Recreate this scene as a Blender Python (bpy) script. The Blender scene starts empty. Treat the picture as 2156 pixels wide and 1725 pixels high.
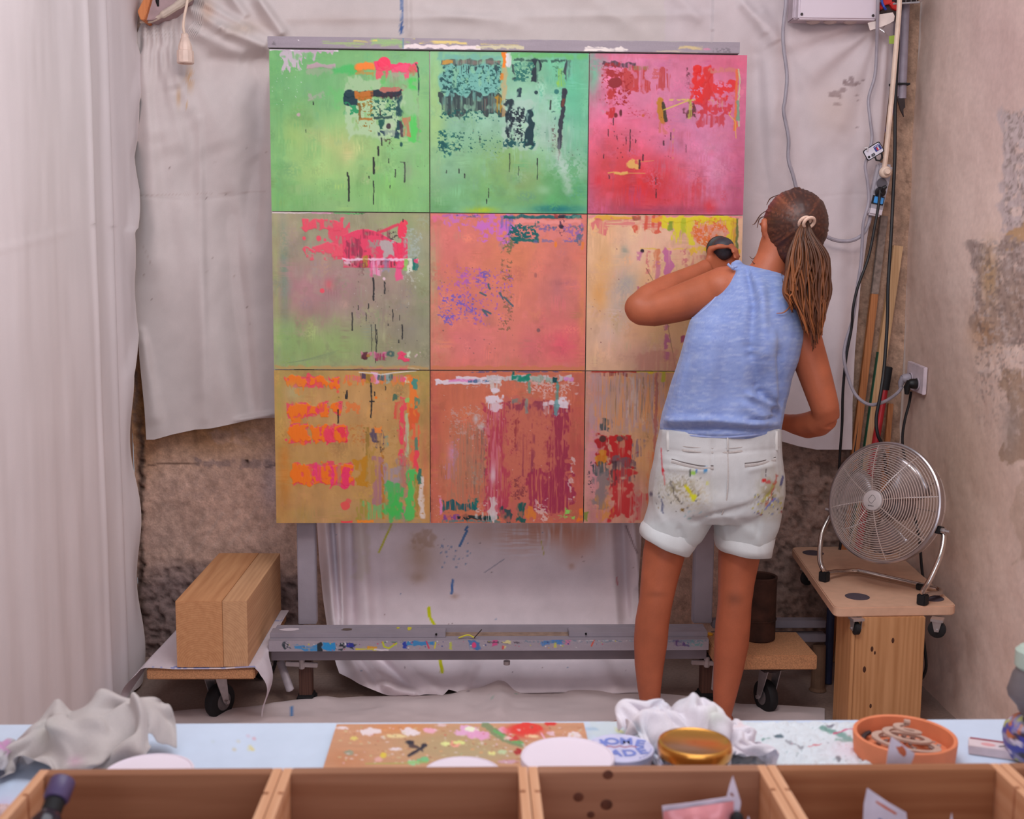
import bpy, bmesh, math, random
import numpy as np
from math import sin, cos, pi, radians
from mathutils import Vector, Matrix

# ------------------------------------------------------------------ camera, world, light, exposure
F = 2400.0; CU = 1078.0; CV = 862.5
YAW, PITCH, ROLL = radians(1.76), radians(7.0), radians(0.38)
CAM = Vector((0, 0, 1.43))
_f = Vector((sin(YAW)*cos(PITCH), cos(YAW)*cos(PITCH), -sin(PITCH)))
_r = Vector((cos(YAW), -sin(YAW), 0)); _u = _r.cross(_f)
RT = _r*cos(ROLL) + _u*sin(ROLL); UP = _u*cos(ROLL) - _r*sin(ROLL); FW = _f
scene = bpy.context.scene
COL = scene.collection
cd = bpy.data.cameras.new('camera'); cam = bpy.data.objects.new('camera', cd); COL.objects.link(cam)
cd.sensor_width = 36; cd.sensor_fit = 'HORIZONTAL'; cd.lens = F/2156*36; cd.clip_start = .02
cam.matrix_world = Matrix(((RT.x, UP.x, -FW.x, CAM.x), (RT.y, UP.y, -FW.y, CAM.y), (RT.z, UP.z, -FW.z, CAM.z), (0, 0, 0, 1)))
cd.dof.use_dof = True; cd.dof.focus_distance = 3.55; cd.dof.aperture_fstop = 6.3
scene.camera = cam
w = bpy.data.worlds.new('world'); scene.world = w; w.use_nodes = True
bg = w.node_tree.nodes['Background']; bg.inputs[0].default_value = (.80, .86, 1.0, 1); bg.inputs[1].default_value = .34
def area(name, loc, target, sx, sy, power, col):
    l = bpy.data.lights.new(name, 'AREA'); l.shape = 'RECTANGLE'; l.size = sx; l.size_y = sy; l.energy = power; l.color = col
    o = bpy.data.objects.new(name, l); COL.objects.link(o); o.location = loc
    o.rotation_euler = (Vector(target)-Vector(loc)).to_track_quat('-Z', 'Y').to_euler(); return o
area('skylight', (.1, 2.0, 3.0), (.1, 2.75, .6), 2.4, 1.2, 38, (.94, .97, 1.05))
area('doorway_daylight', (.0, -1.1, 1.45), (.05, 3.6, 1.0), 2.4, 2.0, 38, (.88, .94, 1.10))
area('studio_lamp', (.2, 1.5, 2.75), (.1, 3.8, 1.4), .5, .4, 15, (1.0, .90, .86))
scene.view_settings.view_transform = 'Standard'; scene.view_settings.look = 'None'
scene.view_settings.gamma = 1; scene.view_settings.use_curve_mapping = False
scene.view_settings.exposure = -0.08
scene.cycles.max_bounces = 7; scene.cycles.diffuse_bounces = 4; scene.cycles.glossy_bounces = 3

# ------------------------------------------------------------------ helpers
def ray(u, v): return FW + RT*((u-CU)/F) + UP*((CV-v)/F)
def onY(u, v, Y): d = ray(u, v); return CAM + d*((Y-CAM.y)/d.y)
def onZ(u, v, Z): d = ray(u, v); return CAM + d*((Z-CAM.z)/d.z)
def onX(u, v, X): d = ray(u, v); return CAM + d*((X-CAM.x)/d.x)
def rays(U, V, Y=None, X=None, Z=None):
    U = np.asarray(U, float); V = np.asarray(V, float)
    d = np.array(FW)[None] + np.outer((U.ravel()-CU)/F, np.array(RT)) + np.outer((CV-V.ravel())/F, np.array(UP))
    c = np.array(CAM)
    k = (np.ravel(Y)-c[1])/d[:, 1] if Y is not None else ((np.ravel(X)-c[0])/d[:, 0] if X is not None else (np.ravel(Z)-c[2])/d[:, 2])
    return c[None] + d*k[:, None]
def lin(c):
    c = np.clip(np.asarray(c, float)/255., 0, 1.2)
    return np.where(c <= .04045, c/12.92, ((c+.055)/1.055)**2.4)
def px(P):
    d = Vector(P)-CAM; z = d.dot(FW); return CU+F*d.dot(RT)/z, CV-F*d.dot(UP)/z

_tb = {}
def tab(seed):
    if seed not in _tb: _tb[seed] = np.random.RandomState(seed).rand(64, 64, 1+7)
    return _tb[seed]
def vn(x, y, seed=0):
    t = np.random.RandomState(seed).rand(256, 256) if ('2', seed) not in _tb else _tb[('2', seed)]
    _tb[('2', seed)] = t
    xi = np.floor(x).astype(int); yi = np.floor(y).astype(int); fx = x-xi; fy = y-yi
    fx = fx*fx*(3-2*fx); fy = fy*fy*(3-2*fy); a = xi & 255; b = yi & 255; a1 = (xi+1) & 255; b1 = (yi+1) & 255
    return (t[a, b]*(1-fx)+t[a1, b]*fx)*(1-fy)+(t[a, b1]*(1-fx)+t[a1, b1]*fx)*fy
def fbm(x, y, seed=0, o=4):
    s = 0; a = 1; n = 0
    for k in range(o):
        s = s+a*vn(x*2**k+17.3*k, y*2**k+5.1*k, seed+k); n += a; a *= .5
    return s/n
def vn3(x, y, z, seed=0):
    k = ('3', seed)
    if k not in _tb: _tb[k] = np.random.RandomState(seed).rand(32, 32, 32)
    t = _tb[k]; r = 0
    xi = np.floor(x).astype(int); yi = np.floor(y).astype(int); zi = np.floor(z).astype(int)
    f = [q-np.floor(q) for q in (x, y, z)]; f = [q*q*(3-2*q) for q in f]
    for dx in (0, 1):
        for dy in (0, 1):
            for dz in (0, 1):
                wgt = (f[0] if dx else 1-f[0])*(f[1] if dy else 1-f[1])*(f[2] if dz else 1-f[2])
                r = r+wgt*t[(xi+dx) & 31, (yi+dy) & 31, (zi+dz) & 31]
    return r
def ss(a, b, x): t = np.clip((x-a)/(b-a), 0, 1); return t*t*(3-2*t)

# ---- materials
MATS = {}
def _nodes(name):
    m = bpy.data.materials.new(name); m.use_nodes = True; nt = m.node_tree
    return m, nt, nt.nodes, nt.links, nt.nodes['Principled BSDF']
def M(name, col, rough=.6, metal=0, noise=(30, .12), bump=None, stretch=(1, 1, 1), spec=.4, trans=0, coat=0, col2=None, emit=0):
    if name in MATS: return MATS[name]
    m, nt, N, L, B = _nodes(name); c = lin(col)
    B.inputs['Roughness'].default_value = rough; B.inputs['Metallic'].default_value = metal
    B.inputs['Specular IOR Level'].default_value = spec; B.inputs['Transmission Weight'].default_value = trans
    B.inputs['Coat Weight'].default_value = coat
    tc = N.new('ShaderNodeTexCoord'); mp = N.new('ShaderNodeMapping'); mp.inputs['Scale'].default_value = stretch
    L.new(tc.outputs['Object'], mp.inputs[0])
    n = N.new('ShaderNodeTexNoise'); n.inputs['Scale'].default_value = noise[0]; n.inputs['Detail'].default_value = 5
    L.new(mp.outputs[0], n.inputs['Vector'])
    r = N.new('ShaderNodeValToRGB'); e = r.color_ramp.elements; e[0].position = .3; e[1].position = .7
    a = c*(1-noise[1]) if col2 is None else lin(col2); b = np.clip(c*(1+noise[1]), 0, .98) if col2 is None else c
    e[0].color = (*a, 1); e[1].color = (*b, 1)
    L.new(n.outputs[0], r.inputs[0]); L.new(r.outputs[0], B.inputs['Base Color'])
    if emit: B.inputs['Emission Color'].default_value = (*c, 1); B.inputs['Emission Strength'].default_value = emit
    if bump:
        n2 = N.new('ShaderNodeTexNoise'); n2.inputs['Scale'].default_value = bump[0]; n2.inputs['Detail'].default_value = 6
        L.new(mp.outputs[0], n2.inputs['Vector']); bp = N.new('ShaderNodeBump'); bp.inputs['Strength'].default_value = bump[1]; bp.inputs['Distance'].default_value = .004
        L.new(n2.outputs[0], bp.inputs['Height']); L.new(bp.outputs[0], B.inputs['Normal'])
    MATS[name] = m; return m
def VM(name, rough=.6, spec=.3, fine=(400, .06), bump=None, sheen=0):
    if name in MATS: return MATS[name]
    m, nt, N, L, B = _nodes(name)
    B.inputs['Roughness'].default_value = rough; B.inputs['Specular IOR Level'].default_value = spec
    B.inputs['Sheen Weight'].default_value = sheen
    at = N.new('ShaderNodeAttribute'); at.attribute_name = 'Col'
    tc = N.new('ShaderNodeTexCoord'); n = N.new('ShaderNodeTexNoise'); n.inputs['Scale'].default_value = fine[0]; n.inputs['Detail'].default_value = 4
    L.new(tc.outputs['Object'], n.inputs['Vector'])
    mr = N.new('ShaderNodeMapRange'); mr.inputs[1].default_value = .25; mr.inputs[2].default_value = .75; mr.inputs[3].default_value = 1-fine[1]; mr.inputs[4].default_value = 1+fine[1]
    L.new(n.outputs[0], mr.inputs[0])
    mx = N.new('ShaderNodeVectorMath'); mx.operation = 'SCALE'; L.new(at.outputs['Color'], mx.inputs[0]); L.new(mr.outputs[0], mx.inputs['Scale'])
    L.new(mx.outputs[0], B.inputs['Base Color'])
    if bump:
        n2 = N.new('ShaderNodeTexNoise'); n2.inputs['Scale'].default_value = bump[0]; n2.inputs['Detail'].default_value = 6
        L.new(tc.outputs['Object'], n2.inputs['Vector']); bp = N.new('ShaderNodeBump'); bp.inputs['Strength'].default_value = bump[1]; bp.inputs['Distance'].default_value = .003
        L.new(n2.outputs[0], bp.inputs['Height']); L.new(bp.outputs[0], B.inputs['Normal'])
    MATS[name] = m; return m
def WOOD(name, ca, cb, axis=0, ring=38, rough=.6, dist=2.2, spec=.3):
    """grain running along one object axis"""
    if name in MATS: return MATS[name]
    m, nt, N, L, B = _nodes(name); B.inputs['Roughness'].default_value = rough; B.inputs['Specular IOR Level'].default_value = spec
    tc = N.new('ShaderNodeTexCoord'); mp = N.new('ShaderNodeMapping'); s = [1, 1, 1]; s[axis] = .06; mp.inputs['Scale'].default_value = s
    L.new(tc.outputs['Object'], mp.inputs[0])
    wv = N.new('ShaderNodeTexWave'); wv.wave_type = 'RINGS'; wv.rings_direction = 'XYZ'[axis]; wv.inputs['Scale'].default_value = ring; wv.inputs['Distortion'].default_value = dist*3; wv.inputs['Detail'].default_value = 3; wv.inputs['Detail Scale'].default_value = 1.4
    L.new(mp.outputs[0], wv.inputs['Vector'])
    n = N.new('ShaderNodeTexNoise'); n.inputs['Scale'].default_value = 60; n.inputs['Detail'].default_value = 6; L.new(mp.outputs[0], n.inputs['Vector'])
    ad = N.new('ShaderNodeMath'); ad.operation = 'MULTIPLY_ADD'; ad.inputs[1].default_value = .2
    L.new(wv.outputs['Fac'], ad.inputs[0]); 
    sc = N.new('ShaderNodeMath'); sc.operation = 'MULTIPLY'; sc.inputs[1].default_value = .8; L.new(n.outputs[0], sc.inputs[0]); L.new(sc.outputs[0], ad.inputs[2])
    r = N.new('ShaderNodeValToRGB'); e = r.color_ramp.elements; e[0].position = .25; e[1].position = .75; e[0].color = (*lin(ca), 1); e[1].color = (*lin(cb), 1)
    L.new(ad.outputs[0], r.inputs[0]); L.new(r.outputs[0], B.inputs['Base Color'])
    bp = N.new('ShaderNodeBump'); bp.inputs['Strength'].default_value = .12; bp.inputs['Distance'].default_value = .002; L.new(ad.outputs[0], bp.inputs['Height']); L.new(bp.outputs[0], B.inputs['Normal'])
    MATS[name] = m; return m

# ---- objects
def tag(o, label=None, cat=None, group=None, kind=None):
    for k, v in (('label', label), ('category', cat), ('group', group), ('kind', kind)):
        if v: o[k] = v
    return o
def thing(name, label, cat, loc=(0, 0, 0), rz=0, group=None):
    o = bpy.data.objects.new(name, None); COL.objects.link(o); o.location = loc; o.rotation_euler = (0, 0, rz)
    o.empty_display_size = .05
    return tag(o, label, cat, group)
def put(name, me, mat, parent=None):
    if mat is not None:
        me.materials.clear(); me.materials.append(mat)
    o = bpy.data.objects.new(name, me); COL.objects.link(o)
    if parent is not None: o.parent = parent
    return o
def mesh(name, V, Fc, mat, parent=None, smooth=False, colors=None, local=None):
    """V in world space; stored relative to `local` (a point) when given"""
    me = bpy.data.meshes.new(name); V = np.asarray(V, float)
    if local is not None: V = V-np.asarray(local, float)[None]
    if isinstance(Fc, np.ndarray):
        nf, k = Fc.shape; me.vertices.add(len(V)); me.vertices.foreach_set('co', V.ravel())
        me.loops.add(nf*k); me.loops.foreach_set('vertex_index', Fc.ravel().astype(np.int32))
        me.polygons.add(nf); me.polygons.foreach_set('loop_start', np.arange(0, nf*k, k, dtype=np.int32))
        me.update(calc_edges=True)
    else:
        me.from_pydata([tuple(v) for v in V], [], Fc); me.update()
    if smooth: me.polygons.foreach_set('use_smooth', [True]*len(me.polygons))
    if colors is not None:
        a = me.color_attributes.new('Col', 'FLOAT_COLOR', 'POINT')
        c = np.ones((len(V), 4)); c[:, :3] = np.clip(lin(colors), 0, .97); a.data.foreach_set('color', c.ravel())
    return put(name, me, mat, parent)
def quads(h, w_, wrap=False):
    i, j = np.meshgrid(np.arange(h-1), np.arange(w_ if wrap else w_-1), indexing='ij'); i = i.ravel(); j = j.ravel(); j1 = (j+1) % w_
    return np.stack([i*w_+j, (i+1)*w_+j, (i+1)*w_+j1, i*w_+j1], 1)
class MB:
    """collects closed shapes for one mesh"""
    def __init__(s): s.V = []; s.F = []
    def add(s, V, Fc):
        b = len(s.V); s.V += [tuple(v) for v in V]; s.F += [tuple(i+b for i in f) for f in Fc]; return s
    def box(s, x0, x1, y0, y1, z0, z1, R=None, o=(0, 0, 0), bev=0):
        bm = bmesh.new(); r = bmesh.ops.create_cube(bm, size=1)
        for v in bm.verts: v.co = Vector(((x0+x1)/2+v.co.x*(x1-x0), (y0+y1)/2+v.co.y*(y1-y0), (z0+z1)/2+v.co.z*(z1-z0)))
        if bev: bmesh.ops.bevel(bm, geom=bm.edges[:], offset=bev, segments=2, affect='EDGES')
        V = [(R @ v.co if R else v.co)+Vector(o) for v in bm.verts]; bm.verts.index_update()
        s.add(V, [[v.index for v in f.verts] for f in bm.faces]); bm.free(); return s
    def prism(s, pts, z0, z1):
        n = len(pts); V = [(p[0], p[1], z0) for p in pts]+[(p[0], p[1], z1) for p in pts]
        return s.add(V, [list(range(n))[::-1], list(range(n, 2*n))]+[[i, (i+1) % n, n+(i+1) % n, n+i] for i in range(n)])
    def plate(s, pts, off):
        """polygon of 3d points thickened by vector off"""
        n = len(pts); off = Vector(off); V = [Vector(p) for p in pts]+[Vector(p)+off for p in pts]
        return s.add(V, [list(range(n))[::-1], list(range(n, 2*n))]+[[i, (i+1) % n, n+(i+1) % n, n+i] for i in range(n)])
    def tube(s, pts, r, n=10, cap=True, closed=False, flat=1.0, ref=None):
        pts = [Vector(p) for p in pts]; m = len(pts); rr = r if hasattr(r, '__len__') else [r]*m
        T = []
        for i in range(m):
            a = pts[(i-1) % m] if (closed or i > 0) else pts[i]; b = pts[(i+1) % m] if (closed or i < m-1) else pts[i]
            T.append((b-a).normalized())
        nx = Vector(ref) if ref is not None else (Vector((0, 0, 1)) if abs(T[0].z) < .9 else Vector((1, 0, 0)))
        nx = (nx-T[0]*nx.dot(T[0])).normalized(); V = []
        for i in range(m):
            nx = (nx-T[i]*nx.dot(T[i])).normalized(); ny = T[i].cross(nx)
            for k in range(n):
                a = 2*pi*k/n; V.append(pts[i]+nx*(cos(a)*rr[i])+ny*(sin(a)*rr[i]*flat))
        Fc = [[i*n+k, i*n+(k+1) % n, ((i+1) % m)*n+(k+1) % n, ((i+1) % m)*n+k] for i in range(m if closed else m-1) for k in range(n)]
        if cap and not closed: Fc += [list(range(n))[::-1], list(range((m-1)*n, m*n))]
        return s.add(V, Fc)
    def lathe(s, prof, n=32, o=(0, 0, 0), R=None, cap=True):
        V = []
        for r, z in prof:
            for k in range(n):
                a = 2*pi*k/n; p = Vector((r*cos(a), r*sin(a), z)); V.append((R @ p if R else p)+Vector(o))
        m = len(prof); Fc = [[i*n+k, i*n+(k+1) % n, (i+1)*n+(k+1) % n, (i+1)*n+k] for i in range(m-1) for k in range(n)]
        if cap: Fc += [list(range(n))[::-1], list(range((m-1)*n, m*n))]
        return s.add(V, Fc)
    def loft(s, rings):
        """rings: lists of equally many points, closed with caps"""
        n = len(rings[0]); m = len(rings); V = [p for r in rings for p in r]
        return s.add(V, [[i*n+k, i*n+(k+1) % n, (i+1)*n+(k+1) % n, (i+1)*n+k] for i in range(m-1) for k in range(n)]+[list(range(n))[::-1], list(range((m-1)*n, m*n))])
    def ball(s, c, rx, ry=None, rz=None, n=14, R=None):
        ry = ry or rx; rz = rz or rx; prof = [(sin(pi*i/n), -cos(pi*i/n)) for i in range(n+1)]; prof[0] = (.02, -1); prof[-1] = (.02, 1)
        V = []; k2 = 2*n
        for r, z in prof:
            for k in range(k2):
                p = Vector((r*cos(2*pi*k/k2)*rx, r*sin(2*pi*k/k2)*ry, z*rz)); V.append((R @ p if R else p)+Vector(c))
        m = n+1
        return s.add(V, [[i*k2+k, i*k2+(k+1) % k2, (i+1)*k2+(k+1) % k2, (i+1)*k2+k] for i in range(m-1) for k in range(k2)]+[list(range(k2))[::-1], list(range((m-1)*k2, m*k2))])
    def build(s, name, mat, parent=None, smooth=False, bev=0, local=None, sharp=35):
        V = np.array(s.V, float)
        if local is not None: V = V-np.asarray(local, float)[None]
        me = bpy.data.meshes.new(name); me.from_pydata([tuple(v) for v in V], [], s.F); me.update()
        bm = bmesh.new(); bm.from_mesh(me); bmesh.ops.recalc_face_normals(bm, faces=bm.faces[:])
        if bev: bmesh.ops.bevel(bm, geom=[e for e in bm.edges if e.is_manifold and e.calc_face_angle(0) > .5], offset=bev, segments=2, affect='EDGES')
        if smooth:
            for f in bm.faces: f.smooth = True
            for e in bm.edges:
                if e.is_manifold and e.calc_face_angle(0) > radians(sharp): e.smooth = False
        bm.to_mesh(me); bm.free(); return put(name, me, mat, parent)
def catmull(P, k=8):
    P = [Vector(p) for p in P]; P = [P[0]*2-P[1]]+P+[P[-1]*2-P[-2]]; out = []
    for i in range(1, len(P)-2):
        a, b, c, d = P[i-1:i+3]
        for j in range(k):
            t = j/k; out.append(.5*((2*b)+(c-a)*t+(2*a-5*b+4*c-d)*t*t+(3*b-a-3*c+d)*t**3))
    out.append(P[-2]); return out
def sculpt(mb, voxel, smooth_it=6, factor=.5, disp=None):
    """one continuous surface out of overlapping closed shapes; returns verts, faces(list)"""
    o = mb.build('clay', None); md = o.modifiers.new('r', 'REMESH'); md.mode = 'VOXEL'; md.voxel_size = voxel
    if smooth_it: sm = o.modifiers.new('s', 'SMOOTH'); sm.factor = factor; sm.iterations = smooth_it
    dg = bpy.context.evaluated_depsgraph_get(); dg.update()
    me = bpy.data.meshes.new_from_object(o.evaluated_get(dg)); old = o.data
    bpy.data.objects.remove(o); bpy.data.meshes.remove(old)
    n = len(me.vertices); V = np.zeros(n*3); me.vertices.foreach_get('co', V); V = V.reshape(-1, 3)
    Nn = np.zeros(n*3); me.vertices.foreach_get('normal', Nn); Nn = Nn.reshape(-1, 3)
    k = len(me.polygons); Fq = np.zeros(len(me.loops), np.int32); me.loops.foreach_get('vertex_index', Fq)
    bpy.data.meshes.remove(me)
    Fq = Fq.reshape(-1, 4)
    if disp is not None: V = V+Nn*disp(V, Nn)[:, None]
    return V, Fq, Nn
def polyint(pts, x):
    p = np.array(pts, float); return np.interp(x, p[:, 0], p[:, 1])

# ---- painter on a vertex grid; coordinates are the panel's own, in picture units
class Pnt:
    def __init__(s, n, m, box, base, seed=1):
        x0, y0, x1, y1 = box; s.X, s.Y = np.meshgrid(np.linspace(x0, x1, n), np.linspace(y0, y1, m)); s.c = np.ones((m, n, 3))*np.array(base, float); s.h = np.zeros((m, n)); s.sd = seed*100; s.box = box
    def nz(s, sx, sy=None, o=3):
        s.sd += 7
        if s.X.shape == (256, 256):      # crops of a shared larger noise field
            k = ('c', sx, sy, o, round(s.X[0, 1]-s.X[0, 0], 2))
            if k not in _tb:
                gx, gy = np.meshgrid(np.arange(440)*(s.X[0, 1]-s.X[0, 0]), np.arange(440)*(s.Y[1, 0]-s.Y[0, 0])); _tb[k] = fbm(gx/sx+3.7, gy/(sy or sx)+9.1, s.sd, o)*2-1
            r = np.random.RandomState(s.sd); a, b = r.randint(0, 184, 2); t = _tb[k][a:a+256, b:b+256]; f = r.randint(4) if sy is None or sy < 1000 else r.randint(2)
            return t[:, ::-1] if f == 1 else (t[::-1] if f == 2 else (t[::-1, ::-1] if f == 3 else t))
        return fbm(s.X/sx+3.7, s.Y/(sy or sx)+9.1, s.sd, o)*2-1
    def put(s, m, col, h=0):
        m = np.clip(m, 0, 1); s.c += (np.array(col, float)-s.c)*m[..., None]; s.h += m*h; return s
    def tx(s, m, tex, t):
        if tex is None: return m
        if tex in ('p', 'q'): t = t+s.nz(26, None, 2)*.14
        if tex == 'v': return m*ss(t-.12, t+.12, s.nz(2.2, 46, 3)*.5+.5)
        if tex == 'w': return m*ss(t-.2, t+.2, s.nz(5, 60, 3)*.5+.5)
        if tex == 'p': return m*ss(t-.03, t+.03, s.nz(7, 7, 3)*.5+.5)
        if tex == 'q': return m*ss(t-.02, t+.02, s.nz(4, 3.4, 3)*.5+.5)
        if tex == 'h': return m*ss(t-.12, t+.12, s.nz(40, 3, 3)*.5+.5)
        return m
    def R(s, x0, y0, x1, y1, col, a=1, soft=2, wob=3, ws=14, tex=None, t=.5, h=0, drip=0):
        we = min(wob*3.2, min(x1-x0, y1-y0)*.5); wf = min(wob*.45, 1.6)
        X = s.X+s.nz(ws, None, 2)*we+s.nz(4, None, 1)*wf; Y = s.Y+s.nz(ws, None, 2)*we+s.nz(4, None, 1)*wf; yb = y1+(s.nz(5, 4000, 2)*drip if drip else 0)
        d = np.minimum(np.minimum(X-x0, x1-X), np.minimum(Y-y0, yb-Y))
        mm = np.clip(d/soft+.5, 0, 1)*a
        if tex in ('q', 'p'): mm = mm*np.clip(d/9+.62, 0, 1)
        if wob >= 3 and min(x1-x0, y1-y0) > 9: mm = mm*(1-.75*ss(.22, .5, s.nz(9, 16, 2)))
        return s.put(s.tx(mm, tex, t), col, h)
    def E(s, x, y, rx, ry, col, a=1, k=2, wob=.25, tex=None, t=.5, h=0):
        d = np.hypot((s.X-x)/rx, (s.Y-y)/ry)+s.nz(max(rx, ry)*.7, None, 3)*wob
        return s.put(s.tx(a*np.exp(-np.clip(d, 0, 9)**k), tex, t), col, h)
    def O(s, x, y, rx, ry, col, a=1, wob=.15, h=0):
        d = np.hypot((s.X-x)/rx, (s.Y-y)/ry)+s.nz(max(min(rx, ry), 3), None, 2)*wob
        return s.put(a*np.clip((1-d)*min(rx, ry)/1.5+.5, 0, 1), col, h)
    def L(s, pts, w_, col, a=1, soft=1.2, wob=.6, h=0):
        m = 0
        X = s.X+s.nz(6)*wob
        for (xa, ya), (xb, yb) in zip(pts[:-1], pts[1:]):
            dx, dy = xb-xa, yb-ya; q = np.clip(((X-xa)*dx+(s.Y-ya)*dy)/(dx*dx+dy*dy+1e-9), 0, 1)
            m = np.maximum(m, np.clip((w_/2-np.hypot(X-xa-q*dx, s.Y-ya-q*dy))/soft+.5, 0, 1))
        return s.put(m*a, col, h)
    def spots(s, n, x0, y0, x1, y1, r, cols, a=1, seed=0, el=1, h=0):
        rg = np.random.RandomState(s.sd+seed)
        for i in range(n):
            cx, cy = rg.uniform(x0, x1), rg.uniform(y0, y1); q = r*rg.uniform(.4, 1.3); s.put(a*np.clip((1-np.hypot((s.X-cx)/q, (s.Y-cy)/(q*el)))*1.5+.3, 0, 1)*(np.hypot((s.X-cx)/q, (s.Y-cy)/(q*el)) < 1.3), cols[rg.randint(len(cols))], h)
        return s
    def scum(s, n, seed=0, big=26):
        """dry scumbled strokes of neighbouring colours, worked over the ground"""
        rg = np.random.RandomState(s.sd+seed); m, k = s.X.shape; dx = (s.X[0, -1]-s.X[0, 0])/(k-1); dy = (s.Y[-1, 0]-s.Y[0, 0])/(m-1)
        gr = fbm(s.X/3.2, s.Y/3.2, s.sd+1, 3); gv = fbm(s.X/2.4, s.Y/22, s.sd+3, 2); gh = fbm(s.X/22, s.Y/2.6, s.sd+5, 2)
        for i in range(n):
            cx, cy = rg.randint(k), rg.randint(m); ox = int(np.clip(cx+rg.normal(0, 26), 0, k-1)); oy = int(np.clip(cy+rg.normal(0, 26), 0, m-1)); col = np.clip(s.c[oy, ox]*(1+rg.normal(0, .055))+rg.normal(0, 5, 3), 0, 255)
            rx, ry = rg.uniform(.25, 1, 2)*big; x0, x1 = max(0, int(cx-rx/dx*1.6)), min(k, int(cx+rx/dx*1.6)+1); y0, y1 = max(0, int(cy-ry/dy*1.6)), min(m, int(cy+ry/dy*1.6)+1)
            X = s.X[y0:y1, x0:x1]-s.X[0, cx]; Y = s.Y[y0:y1, x0:x1]-s.Y[cy, 0]; d = np.hypot(X/rx, Y/ry); g = (gr, gv, gh)[rg.choice(3, p=[.45, .4, .15])][y0:y1, x0:x1]
            mk = np.clip(1.25-d, 0, 1)*ss(.40, .60, g+rg.uniform(-.06, .08))*rg.uniform(.25, .75); s.c[y0:y1, x0:x1] += (col-s.c[y0:y1, x0:x1])*np.clip(mk, 0, 1)[..., None]
        return s
    def mott(s, amt, sx, sy=None, o=4):
        if s.X.shape == (256, 256) and not getattr(s, 'sc', 0): s.sc = 1; s.scum(230); s.put(ss(.25, .6, s.nz(30, 22, 4))*.22, np.array(s.c.mean((0, 1)))*1.12); s.put(ss(.3, .6, s.nz(24, 30, 4))*.22, np.array(s.c.mean((0, 1)))*.80)
        s.c *= (1+s.nz(sx, sy, o)*amt)[..., None]; return s
    def cols(s): return np.clip(s.c, 0, 262).reshape(-1, 3)
# ------------------------------------------------------------------ structure
YW = 4.10; XR = 1.55; XL = -1.24
def painter(U, V, base, seed):
    p = Pnt(2, 2, (0, 0, 1, 1), base, seed); p.X = U; p.Y = V; p.c = np.ones(U.shape+(3,))*np.array(base, float); p.h = np.zeros(U.shape); return p
def pxa(P):
    d = P-np.array(CAM)[None]; z = d @ np.array(FW); return CU+F*(d @ np.array(RT))/z, CV-F*(d @ np.array(UP))/z
mplaster = VM('plaster_wall', .95, .1, (180, .16), (130, .5))
# floor
n = 60; gx, gy = np.meshgrid(np.linspace(XL-.02, XR+.02, n), np.linspace(-1.6, YW+.03, n)); P = np.stack([gx.ravel(), gy.ravel(), np.zeros(gx.size)], 1)
p = painter(gx*500, gy*500, (150, 128, 118), 3); p.mott(.14, 90); p.mott(.1, 12)
o = mesh('floor', P, quads(n, n), VM('dusty_floor', .95, .1, (90, .12), (160, .3)), colors=p.cols(), smooth=True); o['kind'] = 'structure'
# back wall
nx, nz = 430, 420
gx, gz = np.meshgrid(np.linspace(XL, XR, nx), np.linspace(0, 2.62, nz)); gx = gx.ravel(); gz = gz.ravel()
P = np.stack([gx, np.full(gx.size, YW), gz], 1); U, V = pxa(P); U = U.reshape(nz, nx); V = V.reshape(nz, nx)
p = painter(U, V, (208, 172, 154), 5)
p.mott(.10, 120); p.E(430, 900, 130, 70, (172, 126, 84), .9); p.E(300, 840, 30, 120, (168, 118, 72), .9); p.R(280, 780, 290, 890, (128, 104, 94), .8, 4, 6)
p.R(440, 905, 590, 930, (188, 152, 132), .8, 6, 8); p.E(480, 1060, 150, 110, (186, 148, 130), .6); p.E(420, 1050, 130, 60, (192, 158, 144), .5, tex='p', t=.5)
p.R(405, 968, 575, 985, (150, 124, 116), .85, 3, 6); p.L([(290, 985), (330, 978), (420, 975)], 3, (104, 78, 66), .8); p.L([(560, 985), (590, 975)], 5, (80, 62, 58), .8)
p.O(520, 971, 3, 3, (50, 32, 26)); p.E(320, 1135, 60, 30, (190, 158, 146), .5); p.E(570, 1020, 20, 60, (196, 178, 186), .5)
for a in range(7):
    x = 380+a*34; p.L([(x, 1170-a*7), (x+52+a*3, 1085-a*6)], 2.5+a % 2, (204, 178, 166), .45, 3)
low = ss(1160, 1235, V+p.nz(60, 30)*30)*(U < 640); p.put(low*.9, (138, 116, 112)); rough = low.copy()
crack = np.exp(-((U-(296+9*p.nz(14, 26)))/7)**2)*ss(800, 930, V); p.put(crack*.9, (92, 74, 66)); rough = np.maximum(rough, crack*1.6)
rt = (U > 1560)*ss(880, 960, V); p.put(rt*.9, (150, 124, 112)); rough = np.maximum(rough, rt*.9)  # below the sheet: darker rough plaster, with shade painted into the same tone
st = (U > 1790)*(V < 930); p.put(st*.75*np.ones_like(U), (172, 138, 114)); p.put(st*np.clip(p.nz(18)*.8, 0, 1), (150, 122, 104)); p.put(st*ss(.3, .6, p.nz(6, 12))*.5, (120, 94, 80))
p.L([(1888, 200), (1872, 262), (1866, 278)], 5, (96, 88, 170), .8); p.L([(1858, 276), (1868, 270)], 4, (96, 88, 170), .8)
p.mott(.13, 14); p.mott(.10, 5)
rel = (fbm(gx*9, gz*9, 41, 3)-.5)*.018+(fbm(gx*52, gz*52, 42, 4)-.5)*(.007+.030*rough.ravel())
P[:, 1] += np.abs(rel)*.2-rel*.9; p.c *= (1-np.clip(-(fbm(gx*52, gz*52, 42, 4)-.45)*1.6, 0, .2).reshape(nz, nx)[..., None]*np.clip(rough+.25, 0, 1)[..., None])
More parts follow.
